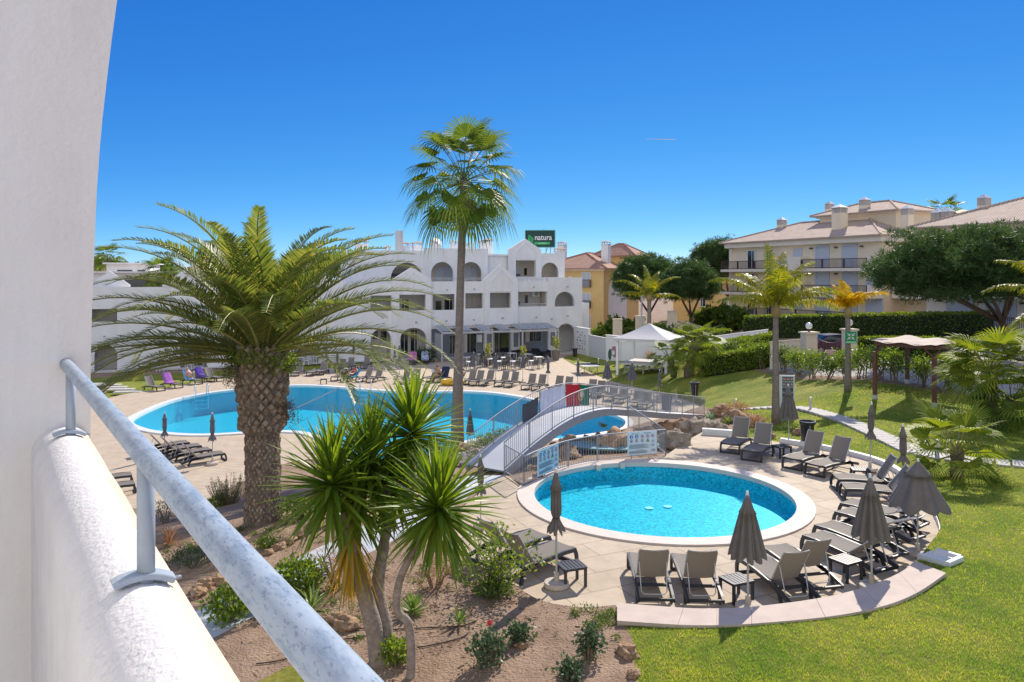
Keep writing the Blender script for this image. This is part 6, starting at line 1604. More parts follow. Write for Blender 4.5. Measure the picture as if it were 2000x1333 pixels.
# loose shrubs along the fence
edge_ = [(1345,694,1.75),(1372,697,1.95),(1400,700,2.1),(1428,703,2.25),(1458,706,2.4),(1488,711,2.5),(1530,717,2.65),(1558,721,2.75),(1588,726,2.85),(1620,731,2.95),(1650,735,3.0),(1682,739,3.05),(1716,744,3.1),(1748,748,3.15),(1800,756,3.2),(1850,762,3.2),(1890,766,3.2)]
for i, (px, py, z) in enumerate(edge_):
    c = W(px, py - 3, z); c.z = G(c.x, c.y); hgt = rnd(.78, .98) * (1.05 if i < 6 else .95)
    t = thing('garden_shrub', 'loose leggy shrub in the row along the lawn, %s from the pavilion palm' % ORD[i], 'shrub', c, 0, 'shrubs along the fence line')
    g = MB(); bushleaves(g, (0, 0, 1.3 * hgt), (.85, .75, .78 * hgt), 950, .15, .08, .25, .2, lump=.5); bushleaves(g, (rnd(-.4, .4), 0, .6), (.7, .6, .5), 160, .13, .07, .1); g.build('foliage', M['lime' if i % 3 else 'shrub'], t, fix=False)
    s = MB()
    for k in range(6): a = rnd(0, 6.28); s.tube([(rnd(-.25, .25), rnd(-.1, .1), -.1), (rnd(-.3, .3), rnd(-.2, .2), .6), (.6 * math.cos(a), .5 * math.sin(a), 1.4)], [.035, .028, .012], 5)
    s.build('stems', M['twig'], t, fix=False)

# ------------------------------------------------------------------ rocks
random.seed(80)
def rock(label, c, r, m='rock', sq=(1, .85, .7), group=None, seed=None):
    s = seed if seed is not None else rnd(0, 40)
    o = MB().blob((0, 0, 0), r, 4, .55, 1.9, sq, s).build('rock', M[m], None, True); o.location = Vector(c) + V(0, 0, r * sq[2] * .35); o.rotation_euler[2] = rnd(0, 6); return tag(o, label, 'rock', group)
RG = 'limestone rocks between the two pools'
for i, (px, py, z, r, m, l) in enumerate(((1362,852,1.9,.85,'rockgrey','largest grey boulder beside the small deck, right of the fence corner'), (1322,872,2.2,.7,'rockgrey','wide pale boulder right at the fence corner'), (1400,845,1.95,.55,'rockgrey','grey rock behind the white kerb block'), (1340,846,1.4,.75,'rock','brown rock under the right end of the bridge'), (1300,850,1.3,.7,'rock','brown rock in the shade under the bridge'), (1262,858,1.5,.6,'rock','brown rock behind the right info board'), (1430,826,1.75,.7,'rock','reddish rock between the two agaves'), (1465,832,2.0,.6,'rock','reddish rock right of the smaller agave'), (1410,812,1.6,.6,'rock','rock heap at the right end of the bridge'), (1500,855,2.2,.35,'rock','small brown rock behind the second lounger'), (1560,850,2.2,.3,'rock','small brown rock by the flared parasol'),
    (1200,880,1.9,.85,'rock','tallest ochre rock of the waterfall behind the fence'), (1165,878,1.8,.65,'rock','ochre rock at the left of the waterfall basin'), (1235,876,1.9,.6,'rock','ochre rock left of the right info board'), (1128,884,1.5,.6,'rock','dark rock by the water behind the fence bars'), (1098,900,1.9,.75,'rock','ochre boulder behind the left info board'), (1075,905,2.0,.5,'rock','rock at the left of the left info board'), (1112,870,1.0,.5,'rockgrey','pale rock in the channel water under the bridge'), (1040,925,2.1,.35,'rock','small rock inside the fence corner'), (1050,940,2.2,.28,'rock','pale little rock inside the left fence corner'),
    (930,900,1.5,.5,'rockgrey','grey rock at the foot of the bridge railing'), (950,892,1.4,.5,'rockgrey','grey rock under the bridge railing, nearer the water'), (912,908,1.7,.4,'rockgrey','grey rock nearest the white warning plate'), (975,880,1.0,.5,'rock','rock below the dark green bush'), (900,885,1.0,.45,'rock','rock at the foot of the tall palm trunk'), (880,900,1.1,.4,'rock','low rock left of the tall palm trunk'))):
    rock(l, W(px, py, z), r * .84, m, (1, .9, .75), RG)
for px, py, r, l in ((652,1222,.20,'left one of two ochre stones beside the yucca'), (676,1228,.20,'right one of two ochre stones beside the yucca'), (748,1197,.09,'small pinkish stone behind the yucca trunks'), (1226,1168+115,.16,'brown stone half sunk at the lawn edge'), (1237,1325,.10,'small stone at the lawn edge near the lower border'), (585,1050,.16,'round stone at the path edge near the date palm'), (565,1062,.17,'stone at the path edge, second from the date palm'), (545,1074,.15,'stone at the path edge, third from the date palm'), (525,1084,.12,'small stone ending the row along the path'), (600,1040,.16,'stone closest to the date palm along the path'), (490,1185,.20,'ochre stone hidden beside the yellow green shrub'), (400,1152,.20,'long reddish stone edging the path by the parapet'), (425,1142,.18,'reddish stone edging the path further from the parapet'), (388,1165,.17,'reddish stone edging the path at the parapet'), (640,985,.45,'pale flat rock behind the yucca leaves'), (1020,1260+8,.09,'pebble sized stone under the compact rose bush')):
    rock(l, P(px, py), r, 'rock', (1.2, .9, .7), 'loose stones in the soil bed')
# shallow basin of the little waterfall
wb = W(1215, 893, 1.9); o = MB().lathe([(0, 0), (1.1, 0), (1.25, .03), (1.35, .12)], 32).build('waterfall_basin', mat_get('basin_blue', (.22, .44, .52), .4)); o.location = (wb.x, wb.y + .9, 2.06); o.scale = (1.5, .65, 1); tag(o, 'pale blue shallow basin of the little waterfall behind the fence', 'basin')

# ------------------------------------------------------------------ grass and pebbles
def grassmat(name, c1, c2, tr, ro, c3):
    m = leafmat(name, c1, c2, tr, ro, c3); nt = m.node_tree; r = [n for n in nt.nodes if n.type == 'VALTORGB'][0]; tc = nt.nodes.new('ShaderNodeTexCoord')
    n = nt.nodes.new('ShaderNodeTexNoise'); n.inputs['Scale'].default_value = 1.3; n.inputs['Detail'].default_value = 8; n.inputs['Roughness'].default_value = .72; nt.links.new(tc.outputs['Object'], n.inputs['Vector'])
    q = nt.nodes.new('ShaderNodeValToRGB'); q.color_ramp.elements[0].position = .40; q.color_ramp.elements[1].position = .62; q.color_ramp.elements[0].color = (.52, .70, .66, 1); q.color_ramp.elements[1].color = (1.35, 1.10, 1.15, 1); nt.links.new(n.outputs['Fac'], q.inputs[0])
    x = nt.nodes.new('ShaderNodeMixRGB'); x.blend_type = 'MULTIPLY'; x.inputs[0].default_value = 1
    tg = [l.to_socket for l in r.outputs[0].links]; nt.links.new(r.outputs[0], x.inputs[1]); nt.links.new(q.outputs[0], x.inputs[2])
    for s in tg: nt.links.new(x.outputs[0], s)
    return m
def grass():
    random.seed(90); mb = MB(); vs, fs = mb.v, mb.f
    n = 0; xs = np.random.RandomState(3)
    N = 330000; yy = 9.5 + 30 * xs.rand(N) ** 1.9; xx = (xs.rand(N) * 1.36 - .38) * yy * .72
    ok = np.array([REG[i][0] == 'lawn' if i >= 0 else False for i in region(xx, yy)]); xx, yy = xx[ok], yy[ok]; ob = inpoly(COP_IN + list(reversed(COP_OUT)), xx, yy); xx, yy = xx[~ob], yy[~ob]; zz = shep(xx, yy)
    A = xs.rand(len(xx)) * 6.283; H = .022 + .03 * xs.rand(len(xx)); Wd = .006 * (yy / 12); lx = (xs.rand(len(xx)) - .5) * .05; ly = (xs.rand(len(xx)) - .5) * .05
    k = len(xx); co_ = np.empty((k * 3, 3), np.float32); c, s = np.cos(A) * Wd, np.sin(A) * Wd
    co_[0::3] = np.stack([xx - c, yy - s, zz - .005], 1); co_[1::3] = np.stack([xx + c, yy + s, zz - .005], 1); co_[2::3] = np.stack([xx + lx, yy + ly, zz + H], 1)
    me = bpy.data.meshes.new('grass'); me.vertices.add(k * 3); me.vertices.foreach_set('co', co_.ravel()); me.loops.add(k * 3); me.loops.foreach_set('vertex_index', np.arange(k * 3, dtype=np.int32)); me.polygons.add(k); me.polygons.foreach_set('loop_start', np.arange(0, k * 3, 3, dtype=np.int32)); me.polygons.foreach_set('loop_total', np.full(k, 3, np.int32)); me.update(calc_edges=True)
    me.materials.append(grassmat('grass_blade', (.18, .32, .035), (.38, .48, .08), .5, .5, c3=(.52, .47, .18)))
    o = bpy.data.objects.new('grass', me); COL.objects.link(o); tag(o, 'short green grass blades on the lawn round the small deck', 'grass', None, 'stuff')
grass()
def pebbles():
    random.seed(91); mb = MB()
    for _ in range(1500):
        y = 9 + 16 * random.random(); x = rnd(-.42, .12) * y
        i = region(np.array([x]), np.array([y]))[0]
        if i >= 0: continue
        r = rnd(.006, .022) if random.random() < .96 else rnd(.022, .045); z = float(shep(x, y)[0])
        p = V(x, y, z + r * .2); a = rnd(0, 6); mb.add([p + V(r * math.cos(a + k * 1.57) * rnd(.7, 1.2), r * math.sin(a + k * 1.57) * rnd(.7, 1.2), 0) for k in range(4)] + [p + V(0, 0, r * .8), p - V(0, 0, r * .5)], [(0, 1, 4), (1, 2, 4), (2, 3, 4), (3, 0, 4), (1, 0, 5), (2, 1, 5), (3, 2, 5), (0, 3, 5)])
    tag(mb.build('gravel', mat_get('gravel', (.40, .29, .21), .9), None), 'loose gravel and clods scattered over the soil bed', 'gravel', None, 'stuff')
pebbles()
def litter():
    random.seed(93); mb = MB()
    for _ in range(900):
        c = random.choice(((742, 1250, 1.3), (900, 1200, 1.2), (520, 1050, 1.2), (1000, 1180, 1.0), (620, 1160, 1.2))); p = P(c[0], c[1]); x, y = p.x + random.gauss(0, c[2]), p.y + random.gauss(0, c[2])
        if region(np.array([x]), np.array([y]))[0] >= 0: continue
        leaf(mb, (x, y, float(shep(x, y)[0]) + .012), V(rnd(-1, 1), rnd(-1, 1), rnd(0, .25)), rnd(.05, .16), rnd(.015, .035))
    tag(mb.build('litter', leafmat('dead_leaf', (.16, .10, .05), (.36, .25, .12), .1, .8), None, fix=False), 'fallen dry leaves lying on the soil bed', 'leaf litter', None, 'stuff')
litter()
def ground_cover():
    random.seed(94); mb = MB()
    for _ in range(150):
        c = random.choice(((470, 1040, 1.6), (560, 1030, 1.4), (360, 1080, 1.0), (650, 1120, .9), (700, 1180, .8), (880, 1120, .8), (1180, 1215, .5), (640, 1245, .7)))
        p = P(c[0], c[1]); x, y = p.x + random.gauss(0, c[2] * .6), p.y + random.gauss(0, c[2] * .6)
        if region(np.array([x]), np.array([y]))[0] >= 0: continue
        bushleaves(mb, (x, y, float(shep(x, y)[0]) + .03), (rnd(.08, .26), rnd(.08, .22), rnd(.04, .12)), random.randint(30, 90), .06, .022, .1)
    tag(mb.build('ground_cover', M['shrub'], None, fix=False), 'low green weeds and ground cover on the soil bed', 'ground cover', None, 'stuff')
ground_cover()
for pts, l in (([(640,1222),(700,1232),(760,1236),(840,1232),(900,1228),(930,1215)], 'thin brown drip hose crossing the soil behind the yucca'), ([(500,1300),(560,1292),(640,1262),(720,1246),(770,1225)], 'thin brown drip hose in front of the yucca stones'), ([(800,1272),(850,1262),(900,1250),(915,1240)], 'short loop of drip hose right of the crooked yucca')):
    q = smooth_loop([tuple(P(a, b) + V(0, 0, .02)) for a, b in pts], 6, False)
    o = MB().tube(q, .011, 6).build('drip_hose', mat_get('hose_brown', (.05, .03, .022), .6)); tag(o, l, 'hose', 'drip hoses in the soil bed')
# ------------------------------------------------------------------ pavilion, pergola, walls on the right
def gazebo():
    c = W(1268, 722, .7); t = thing('canvas_pavilion', 'pavilion with a pale pyramid canvas roof over a raised white platform', 'pavilion', (c.x, c.y, G(c.x, c.y)), R(-28))
    h, zt, zp = 2.1, 2.95, 4.15
    for i in (-1, 1):
        for j in (-1, 1): MB().box((i * h, j * h, zt / 2 - .1), (.2, .2, zt + .2)).build('post', M['white'], t)
    r = MB(); e = 2.45; n = 10; vs = []
    for k in range(4):
        a, b = [V(-e, -e, zt), V(e, -e, zt), V(e, e, zt), V(-e, e, zt)][k], [V(e, -e, zt), V(e, e, zt), V(-e, e, zt), V(-e, -e, zt)][k]
        o = len(r.v); vs = []
        for i in range(n + 1):
            for j in range(7):
                u = j / 6; p = a.lerp(b, i / n).lerp(V(0, 0, zp), u); p.z -= .22 * math.sin(math.pi * u) * .5 + .06 * math.sin(math.pi * i / n) * (1 - u); vs.append(p)
        r.add(vs, [(i * 7 + j, (i + 1) * 7 + j, (i + 1) * 7 + j + 1, i * 7 + j + 1) for i in range(n) for j in range(6)])
        r.add([a, b, b - V(0, 0, .2), a - V(0, 0, .2)], [(0, 1, 2, 3)])
    r.build('canvas_roof', M['tarp'], t, fix=False)
    MB().box((0, 0, .78), (4.0, 4.0, .10)).build('platform', M['tarp'], t)
    l = MB()
    for x in (-1.6, 0, 1.6):
        for y in (-1.6, 0, 1.6): l.box((x, y, .34), (.12, .12, .78))
    l.box((0, -1.7, .5), (3.4, .06, .12)); l.box((-1.7, 0, .5), (.06, 3.4, .12)); l.build('platform_legs', M['steel'], t)
gazebo()
def pergola():
    t = thing('timber_pergola', 'red brown timber pergola with a sagging tan canvas roof on the lawn', 'pergola')
    foot = [W(1709, 770, 2.98), W(1825, 788, 2.95), W(1772, 750, 3.12), W(1893, 768, 3.15)]
    for p in foot: p.z = G(p.x, p.y)
    H = 2.3
    for p in foot:
        b = MB().box((p.x, p.y, p.z + H / 2), (.16, .16, H), .6).build('post', M['redwood'], t); MB().box((p.x, p.y, p.z + .09), (.19, .19, .22), .6).build('post_shoe', M['alu'], b)
    tp = [p + V(0, 0, H) for p in foot]
    zt = max(p.z for p in tp); tp = [V(p.x, p.y, zt) for p in tp]
    b = MB()
    for i, j in ((0, 1), (2, 3), (0, 2), (1, 3)): b.bar(tp[i], tp[j], .1, .18)
    b.build('beam', M['redwood'], t)
    br = MB()
    for i, j in ((0, 1), (1, 0), (0, 2), (1, 3), (2, 3)): d = (tp[j] - tp[i]).normalized(); br.bar(tp[i] + d * .5, tp[i] - V(0, 0, .5), .07)
    br.build('brace', M['redwood'], t)
    r = MB(); N = 14; vs = []
    for i in range(N + 1):
        for j in range(N + 1):
            u, v = -.06 + 1.12 * i / N, -.06 + 1.12 * j / N; p = tp[0].lerp(tp[1], u).lerp(tp[2].lerp(tp[3], u), v) if 0 <= u <= 1 else (tp[0] + (tp[1] - tp[0]) * u) + ((tp[2] + (tp[3] - tp[2]) * u) - (tp[0] + (tp[1] - tp[0]) * u)) * v
            p = (tp[0] + (tp[1] - tp[0]) * u) * (1 - v) + (tp[2] + (tp[3] - tp[2]) * u) * v
            vs.append(p + V(0, 0, .16 - .10 * math.sin(math.pi * (2 * u % 1.0)) ** 2 + .03 * math.sin(7 * v)))
    k = len(vs); vs += [q - V(0, 0, .015) for q in vs]; f = [(i * (N + 1) + j, (i + 1) * (N + 1) + j, (i + 1) * (N + 1) + j + 1, i * (N + 1) + j + 1) for i in range(N) for j in range(N)]
    r.add(vs, f + [tuple(x + k for x in reversed(q)) for q in f]).build('canvas_roof', M['tan'], t, smooth=True, fix=False)
pergola()
def upwall(name, label, a, b, h, m, th=.25, cap=True, cat='wall'):
    a, b = Vector(a), Vector(b); d = b - a; L = math.hypot(d.x, d.y); t = thing(name, label, cat, a, math.atan2(d.y, d.x))
    dz = d.z; MB().add([(x, y, dz * x / L + z) for x in (0, L) for y in (-th / 2, th / 2) for z in (-.5, h)], [(0, 1, 3, 2), (4, 6, 7, 5), (0, 4, 5, 1), (2, 3, 7, 6), (0, 2, 6, 4), (1, 5, 7, 3)]).build('wall', m, t)
    if cap: MB().add([(x, y, dz * x / L + z) for x in (-.03, L + .03) for y in (-th / 2 - .05, th / 2 + .05) for z in (h + .003, h + .08)], [(0, 1, 3, 2), (4, 6, 7, 5), (0, 4, 5, 1), (2, 3, 7, 6), (0, 2, 6, 4), (1, 5, 7, 3)]).build('capping', m, t)
    return t
upwall('garden_wall', 'cream garden wall left of the brown gate', hp(1505, 54), hp(1566, 52.5), 1.75, M['cream'])
for px, d, l in ((1580, 52, 'gate pillar with a white globe lamp left of the brown gate'), (1659, 50.5, 'gate pillar with a white globe lamp behind the golden palm trunk')):
    c = hp(px, d); t = thing('gate_pillar', l, 'pillar', c, .2, 'gate pillars'); s = 1 if px < 1600 else .8
    MB().box((0, 0, 1.05), (.85 * s, .7, 2.3)).build('shaft', M['cream'], t); MB().box((0, 0, 2.26), (1.05 * s, .9, .12)).build('capstone', M['cream'], t)
    g = MB(); g.blob((0, 0, 2.72), .23, 3, 0); g.build('globe_lamp', mat_get('lamp_globe', (.82, .82, .80), .2), t, True); MB().lathe([(.08, 2.3), (.07, 2.5), (.0, 2.52)], 10).build('lamp_foot', M['brown'], t)
def gate():
    a, b = hp(1594, 51.8), hp(1648, 50.8); d = b - a; L = d.length; t = thing('iron_gate', 'red brown iron bar gate with a sagging curved top between the pillars', 'gate', a, math.atan2(d.y, d.x))
    m = mat_get('gate_red', (.16, .05, .05), .5)
    k = MB()
    for i in range(20): x = L * (i + .5) / 20; k.bar((x, 0, .1), (x, 0, 1.55 + .35 * abs(2 * x / L - 1) ** 2), .035)
    k.build('bars', m, t); f = MB(); f.bar((0, 0, 0), (0, 0, 2.0), .1); f.bar((L, 0, 0), (L, 0, 2.0), .1); f.bar((0, 0, .14), (L, 0, .14), .07); f.bar((0, 0, .7), (L, 0, .7), .06)
    for i in range(10): u, v = i / 10, (i + 1) / 10; f.bar((L * u, 0, 1.55 + .35 * abs(2 * u - 1) ** 2), (L * v, 0, 1.55 + .35 * abs(2 * v - 1) ** 2), .06)
    f.build('frame', m, t); MB().box((L * .55, -.06, .85), (.42, .02, .42)).build('notice', mat_get('notice_pink', (.62, .35, .36), .6), t)
gate()
def car():
    c = hp(1622, 57); t = thing('parked_car', 'dark blue hatchback car parked behind the brown gate', 'car', c, R(8))
    prof = [(-2.05, .35), (-2.1, .62), (-2.0, .85), (-1.35, .95), (-.75, 1.40), (.35, 1.46), (1.15, 1.38), (1.85, .98), (2.05, .9), (2.08, .5), (2.0, .33)]
    b = MB(); n = len(prof); ys = [(-.86, .0), (-.80, .06), (.80, .06), (.86, .0)]; vs = []
    for y, ins in ys:
        for x, z in prof:
            tuck = .14 * max(0, (z - .95) / .5); yy = y * (1 - tuck); vs.append((x * (1 - ins * .25), yy, z))
    fs = [(j * n + i, j * n + (i + 1) % n, (j + 1) * n + (i + 1) % n, (j + 1) * n + i) for j in range(3) for i in range(n)]; fs += [tuple(range(n)), tuple(3 * n + i for i in reversed(range(n)))]
    o = b.add(vs, fs).build('body', mat_get('car_navy', (.012, .018, .055), .22), t); o.modifiers.new('b', 'BEVEL').width = .04
    for sg in (-1, 1):
        w = MB(); w.add([(x, sg * y, z) for x, y, z in ((-1.2, .845, 1.0), (-.68, .80, 1.33), (.3, .79, 1.38), (1.0, .80, 1.31), (1.45, .845, 1.0))], [(0, 1, 2, 3, 4)]); w.build('side_window', M['glass'], t)
        for x in (-1.3, 1.28):
            o = MB().lathe([(.0, -.1), (.31, -.1), (.31, .1), (.0, .1)], 20); wl = o.build('wheel', M['black'], t); wl.matrix_local = Matrix.Translation((x, sg * .80, .31)) @ Matrix.Rotation(R(90), 4, 'X')
            MB().lathe([(.0, -.115), (.19, -.112), (.19, .112), (.0, .115)], 14).build('rim', M['alu'], wl)
        MB().box((-2.02, sg * .62, .72), (.12, .3, .14)).build('headlight', M['white'], t); MB().box((2.03, sg * .66, .78), (.1, .2, .18)).build('tail_light', M['red'], t)
    w = MB(); w.add([(-1.30, -.70, 1.0), (-1.30, .70, 1.0), (-.79, .62, 1.385), (-.79, -.62, 1.385)], [(0, 1, 2, 3)]); w.build('windscreen', M['glass'], t)
car()
# walls by the hotel's right end
upwall('garden_wall', 'white wall panel with small blue pictograms beside the hotel tower', DP(1123, 690, 83) * 1 + V(0, 0, 0) if False else V((1123 - 1000) / F * 85, 85, 0), V((1151 - 1000) / F * 81.5, 81.5, 0), 3.0, M['stucco'])
wp = [o for o in bpy.data.objects if o.get('label', '').startswith('white wall panel with small blue')][0]
random.seed(17); g = MB()
for i in range(4):
    for j in range(7):
        if random.random() < .8: g.box((1.0 + .62 * i + rnd(-.1, .1), -.14, .75 + .3 * j), (rnd(.08, .3), .02, rnd(.05, .16)))
g.build('pictograms', mat_get('pictogram_blue', (.10, .14, .30), .6), wp)
upwall('garden_fence', 'white closed panel fence with a scalloped lower half beyond the grass', V((1151 - 1000) / F * 81.4, 81.4, 0), V((1185 - 1000) / F * 77, 77, 0), 2.35, mat_get('fence_white', (.62, .64, .68), .6), .12, cat='fence')
upwall('garden_wall', 'white wall with a painted pink flower and green leaf', V((1185 - 1000) / F * 76.8, 76.8, 0), V((1214 - 1000) / F * 75, 75, 0), 2.7, M['stucco'])
wf_ = [o for o in bpy.data.objects if o.get('label', '').startswith('white wall with a painted')][0]
fl_ = MB().blob((0, 0, 0), .46, 3, .35, 3, (1, .05, 1.15)); q = fl_.build('painted_flower', mat_get('mural_pink', (.42, .22, .24), .8, ), wf_); q.location = (1.3, -.13, 1.15)
q2 = MB().blob((0, 0, 0), .22, 3, .3, 4, (1, .1, 1)).build('flower_centre', M['stucco'], q); q2.location = (-.15, -.03, -.1)
q = MB().blob((0, 0, 0), .32, 3, .3, 2, (.8, .05, 1.7)).build('painted_leaf', mat_get('mural_green', (.05, .12, .09), .8), wf_); q.location = (.62, -.13, .85)
upwall('garden_wall', 'white wall running behind the canvas pavilion', V((1214 - 1000) / F * 74.9, 74.9, .1), V((1330 - 1000) / F * 72, 72, .8), 2.1, M['stucco'])
for px, l in ((1206, 'pale gate post left of the dark hedge behind the pavilion'), (1250, 'pale gate post right of the dark hedge behind the pavilion'), (1313, 'pale gate post beside the purple brown hedge')):
    c = gp(px, 82); t = thing('gate_post', l, 'gate post', c, .1, 'pale gate posts'); MB().box((0, 0, 1.7), (.9, .6, 3.8)).build('shaft', M['cream'], t); MB().box((0, 0, 3.66), (1.0, .7, .1)).build('capstone', M['cream'], t)
upwall('garden_wall', 'grey white sloping ramp wall below the hedge left of the gate', gp(1385, 70), gp(1500, 68), 1.5, M['stucco'])
c = gp(1253, 79); t = thing('lamp_post', 'slim grey lamp post behind the canvas pavilion', 'lamp post', c); MB().tube([(0, 0, -.3), (0, 0, 6.2)], .09, 10).build('pole', M['alu'], t); MB().box((0, -.3, 6.25), (.2, .8, .12)).build('lamp_head', M['alu'], t)

# ------------------------------------------------------------------ signs, bins, bollards, board
def bag_bin(label, px, py, s, z):
    c = W(px, py, z); t = thing('waste_bin', label, 'bin', (c.x, c.y, z)); t.scale = (s,) * 3
    random.seed(int(px)); pr = [(.16, .05), (.20, .2), (.22, .5), (.25, .8), (.27, .95), (.31, .93), (.28, .84)]
    MB().lathe(pr, 28, fn=lambda a, u: 1 + .14 * noise.noise(Vector((math.cos(a) * 3, math.sin(a) * 3, u * 4 + px)))).build('bag', M['black'], t, smooth=True)
    f = MB(); 
    for a in (.5, 2.6, 4.7): f.tube([(.2 * math.cos(a), .2 * math.sin(a), 0), (.27 * math.cos(a), .27 * math.sin(a), .92)], .015, 6)
    f.tube([(.285 * math.cos(k * .314), .285 * math.sin(k * .314), .95) for k in range(21)], .016, 6); f.build('stand', M['steel'], t)
bag_bin('black bin bag on a stand behind the loungers near the flared parasol', 1577, 872, 1.0, 2.25)
bag_bin('black bin bag on a stand on the grass beside the pebble bed', 1357, 776, 1.0, 1.0)
bag_bin('small black bin bag on a stand at the corner of the terrace grass', 1123, 698, 1.0, 0)
for px, py, z, l in ((1583, 792, 2.5, 'low bollard light beside the stepping stones on the lawn'), (1437, 788, 1.75, 'low bollard light on the grass behind the bridge end'), (1321, 760, .9, 'low bollard light on the grass by the pavilion'), (1169, 712, .15, 'low bollard light behind the table tennis table'), (1831, 895, 2.45, 'low bollard light under the small fan palm')):
    c = W(px, py, z); t = thing('bollard_light', l, 'bollard light', (c.x, c.y, G(c.x, c.y)), 0, 'bollard lights on the lawn'); MB().lathe([(.055, -.05), (.055, .42), (.0, .43)], 12).build('post', M['alu'], t); MB().lathe([(.065, .43), (.065, .58), (.07, .6), (.0, .63)], 12).build('lamp_head', mat_get('lamp_cream', (.7, .62, .45), .4), t); MB().box((.0, -.1, .03), (.3, .06, .05)).build('foot', M['charcoal'], t)
def board():
    c = W(1537, 823, 2.1); c.z = G(c.x, c.y); t = thing('display_board', 'white framed standing board with a grid of small pictures behind the flared parasol', 'board', c, R(-8)); m_ = mat_get('board_dark', (.06, .08, .11), .3)
    w, h = .66, 2.0
    MB().box((0, 0, 1.2), (w, .06, 1.7)).build('panel', mat_get('board_white', (.62, .70, .74), .45), t)
    g = MB()
    for i in range(3):
        for j in range(6): g.box(((i - 1) * .165 + .03, -.035, 1.88 - .24 * j), (.15, .02, .21))
    g.build('picture_grid', m_, t)
    for i in range(3):
        for j in range(2): MB().wall([((i - 1) * .165 + .03 + .055 * math.cos(k), 1.88 - .24 * j + .055 * math.sin(k)) for k in [6.283 * q / 12 for q in range(12)]], [], .01, -.055).build('round_picture', mat_get('picture_tan', (.50, .33, .24), .5), t)
    MB().box((0, 0, .17), (w, .1, .4)).build('base', M['shopblue'], t)
board()
def assembly():
    b = P(1656, 763); c = V(b.x + .06, b.y - .22, CZ - (659 - HY) / F * b.y); t = thing('assembly_sign', 'square green sign with four white arrows pointing inward on the golden palm trunk', 'sign', c, R(-6))
    s = .27; MB().box((0, 0, 0), (.56, .03, .62)).build('plate', mat_get('safe_green', (.0, .24, .10), .4), t)
    MB().box((0, -.02, -.245), (.5, .01, .09)).build('caption_band', mat_get('safe_pale', (.35, .62, .42), .5), t)
    a = MB()
    for i, j in ((1, 1), (1, -1), (-1, 1), (-1, -1)):
        p = V(i * .19, -.022, .05 + j * .17); q = V(i * .055, -.022, .05 + j * .05); a.bar(p, q, .03, .01, up=(0, 1, 0)); a.bar(q, q + V(i * .10, 0, 0), .028, .01, up=(0, 1, 0)); a.bar(q, q + V(0, 0, j * .10), .028, .01, up=(0, 1, 0))
    a.build('arrows', M['white'], t); a = MB(); a.lathe([(.03, 0), (.03, .01)], 12); a.build('dot', mat_get('dot_yellow', (.6, .6, .1), .5), t).matrix_local = Matrix.Translation((0, -.02, .05)) @ Matrix.Rotation(R(90), 4, 'X')
assembly()

# ------------------------------------------------------------------ stepping stones
SL = smooth_loop([tuple(W(a, b, z)[:2]) for a, b, z in ((1420,789,1.75),(1470,790,1.95),(1530,792,2.2),(1575,796,2.35),(1618,809,2.4),(1660,825,2.4),(1700,843,2.42),(1745,865,2.42),(1790,885,2.45),(1850,898,2.45),(1920,905,2.5),(2010,912,2.55))], 12, False)
def march(line, step):
    out = []; acc = 0
    for p, q in zip(line[:-1], line[1:]):
        d = (Vector(q) - Vector(p)); L = d.length; s = step - acc
        while s <= L: out.append((Vector(p) + d * s / L, d / L)); s += step
        acc = (L + acc) % step if L + acc >= step else L + acc
    return out
for i, (p, d) in enumerate(march(SL, .46)):
    rz = math.atan2(d.y, d.x); o = MB().box((0, 0, 0), (.39 * rnd(.95, 1.03), .92, .09)).build('stepping_stone', M['slab']); o.location = (p.x, p.y, G(p.x, p.y) + .01); o.rotation_euler[2] = rz + rnd(-.05, .05)
    tag(o, 'pale rectangular stepping stone in the path winding across the lawn', 'stepping stone', 'stepping stones across the lawn')
SL2 = [tuple(W(a, b, 0)[:2]) for a, b in ((186,749),(206,752),(226,757),(246,763),(262,768))]
for i, (px, py) in enumerate(((196,750.5),(211,752.5),(222,757),(237,761),(250,766))):
    p = W(px, py, 0); o = MB().box((0, 0, 0), (1.9, .75, .08)).build('stepping_stone', M['slab']); o.location = p + V(0, 0, .01); o.rotation_euler[2] = .15; tag(o, 'grey stone slab set in the shaded grass by the left wing', 'stepping stone', 'stone slabs in the shaded grass')
c = W(195, 768, 0); rock('smooth grey stone lying on the grass past the handrail', c, .45, 'rockgrey', (1.2, .8, .6))

# ------------------------------------------------------------------ pool ladders and float line
def ladder(label, px, py, yaw):
    c = W(px, py, 0); t = thing('pool_ladder', label, 'pool ladder', (c.x, c.y, 0), yaw)
    for sg in (-1, 1):
        pts = [V(sg * .42, -.75, .05), V(sg * .42, -.74, .5)] + [V(sg * .42, -.42 - .32 * math.cos(k), .55 + .32 * math.sin(k)) for k in [math.pi * q / 8 for q in range(1, 8)]] + [V(sg * .42, -.1, .5), V(sg * .42, -.02, -.9)]
        MB().tube([V(p.x, -p.y - .4, p.z) for p in pts], .03, 8).build('handrail', M['chrome'], t, smooth=True)
    for z in (-.25, -.55, -.85): MB().box((0, -.42, z), (.84, .09, .03)).build('tread', M['chrome'], t)
ladder('polished pool ladder at the left end of the large pool', 393, 774, R(32)); ladder('polished pool ladder at the middle of the far pool edge', 714, 764, R(8))
q0, q1 = W(563, 803, 0), W(661, 757.5, 0); fl_ = thing('float_line', 'dotted float line stretched across the large pool', 'float line')
pts = [q0.lerp(q1, i / 60) + V(0, 0, -.05) for i in range(61)]
MB().tube(pts, .02, 5).build('rope', M['charcoal'], fl_); g = MB()
for p in pts[::1]: g.lathe([(.0, -.05), (.05, 0), (.0, .05)], 6, p)
g.build('floats', mat_get('float_grey', (.10, .12, .2), .5), fl_)

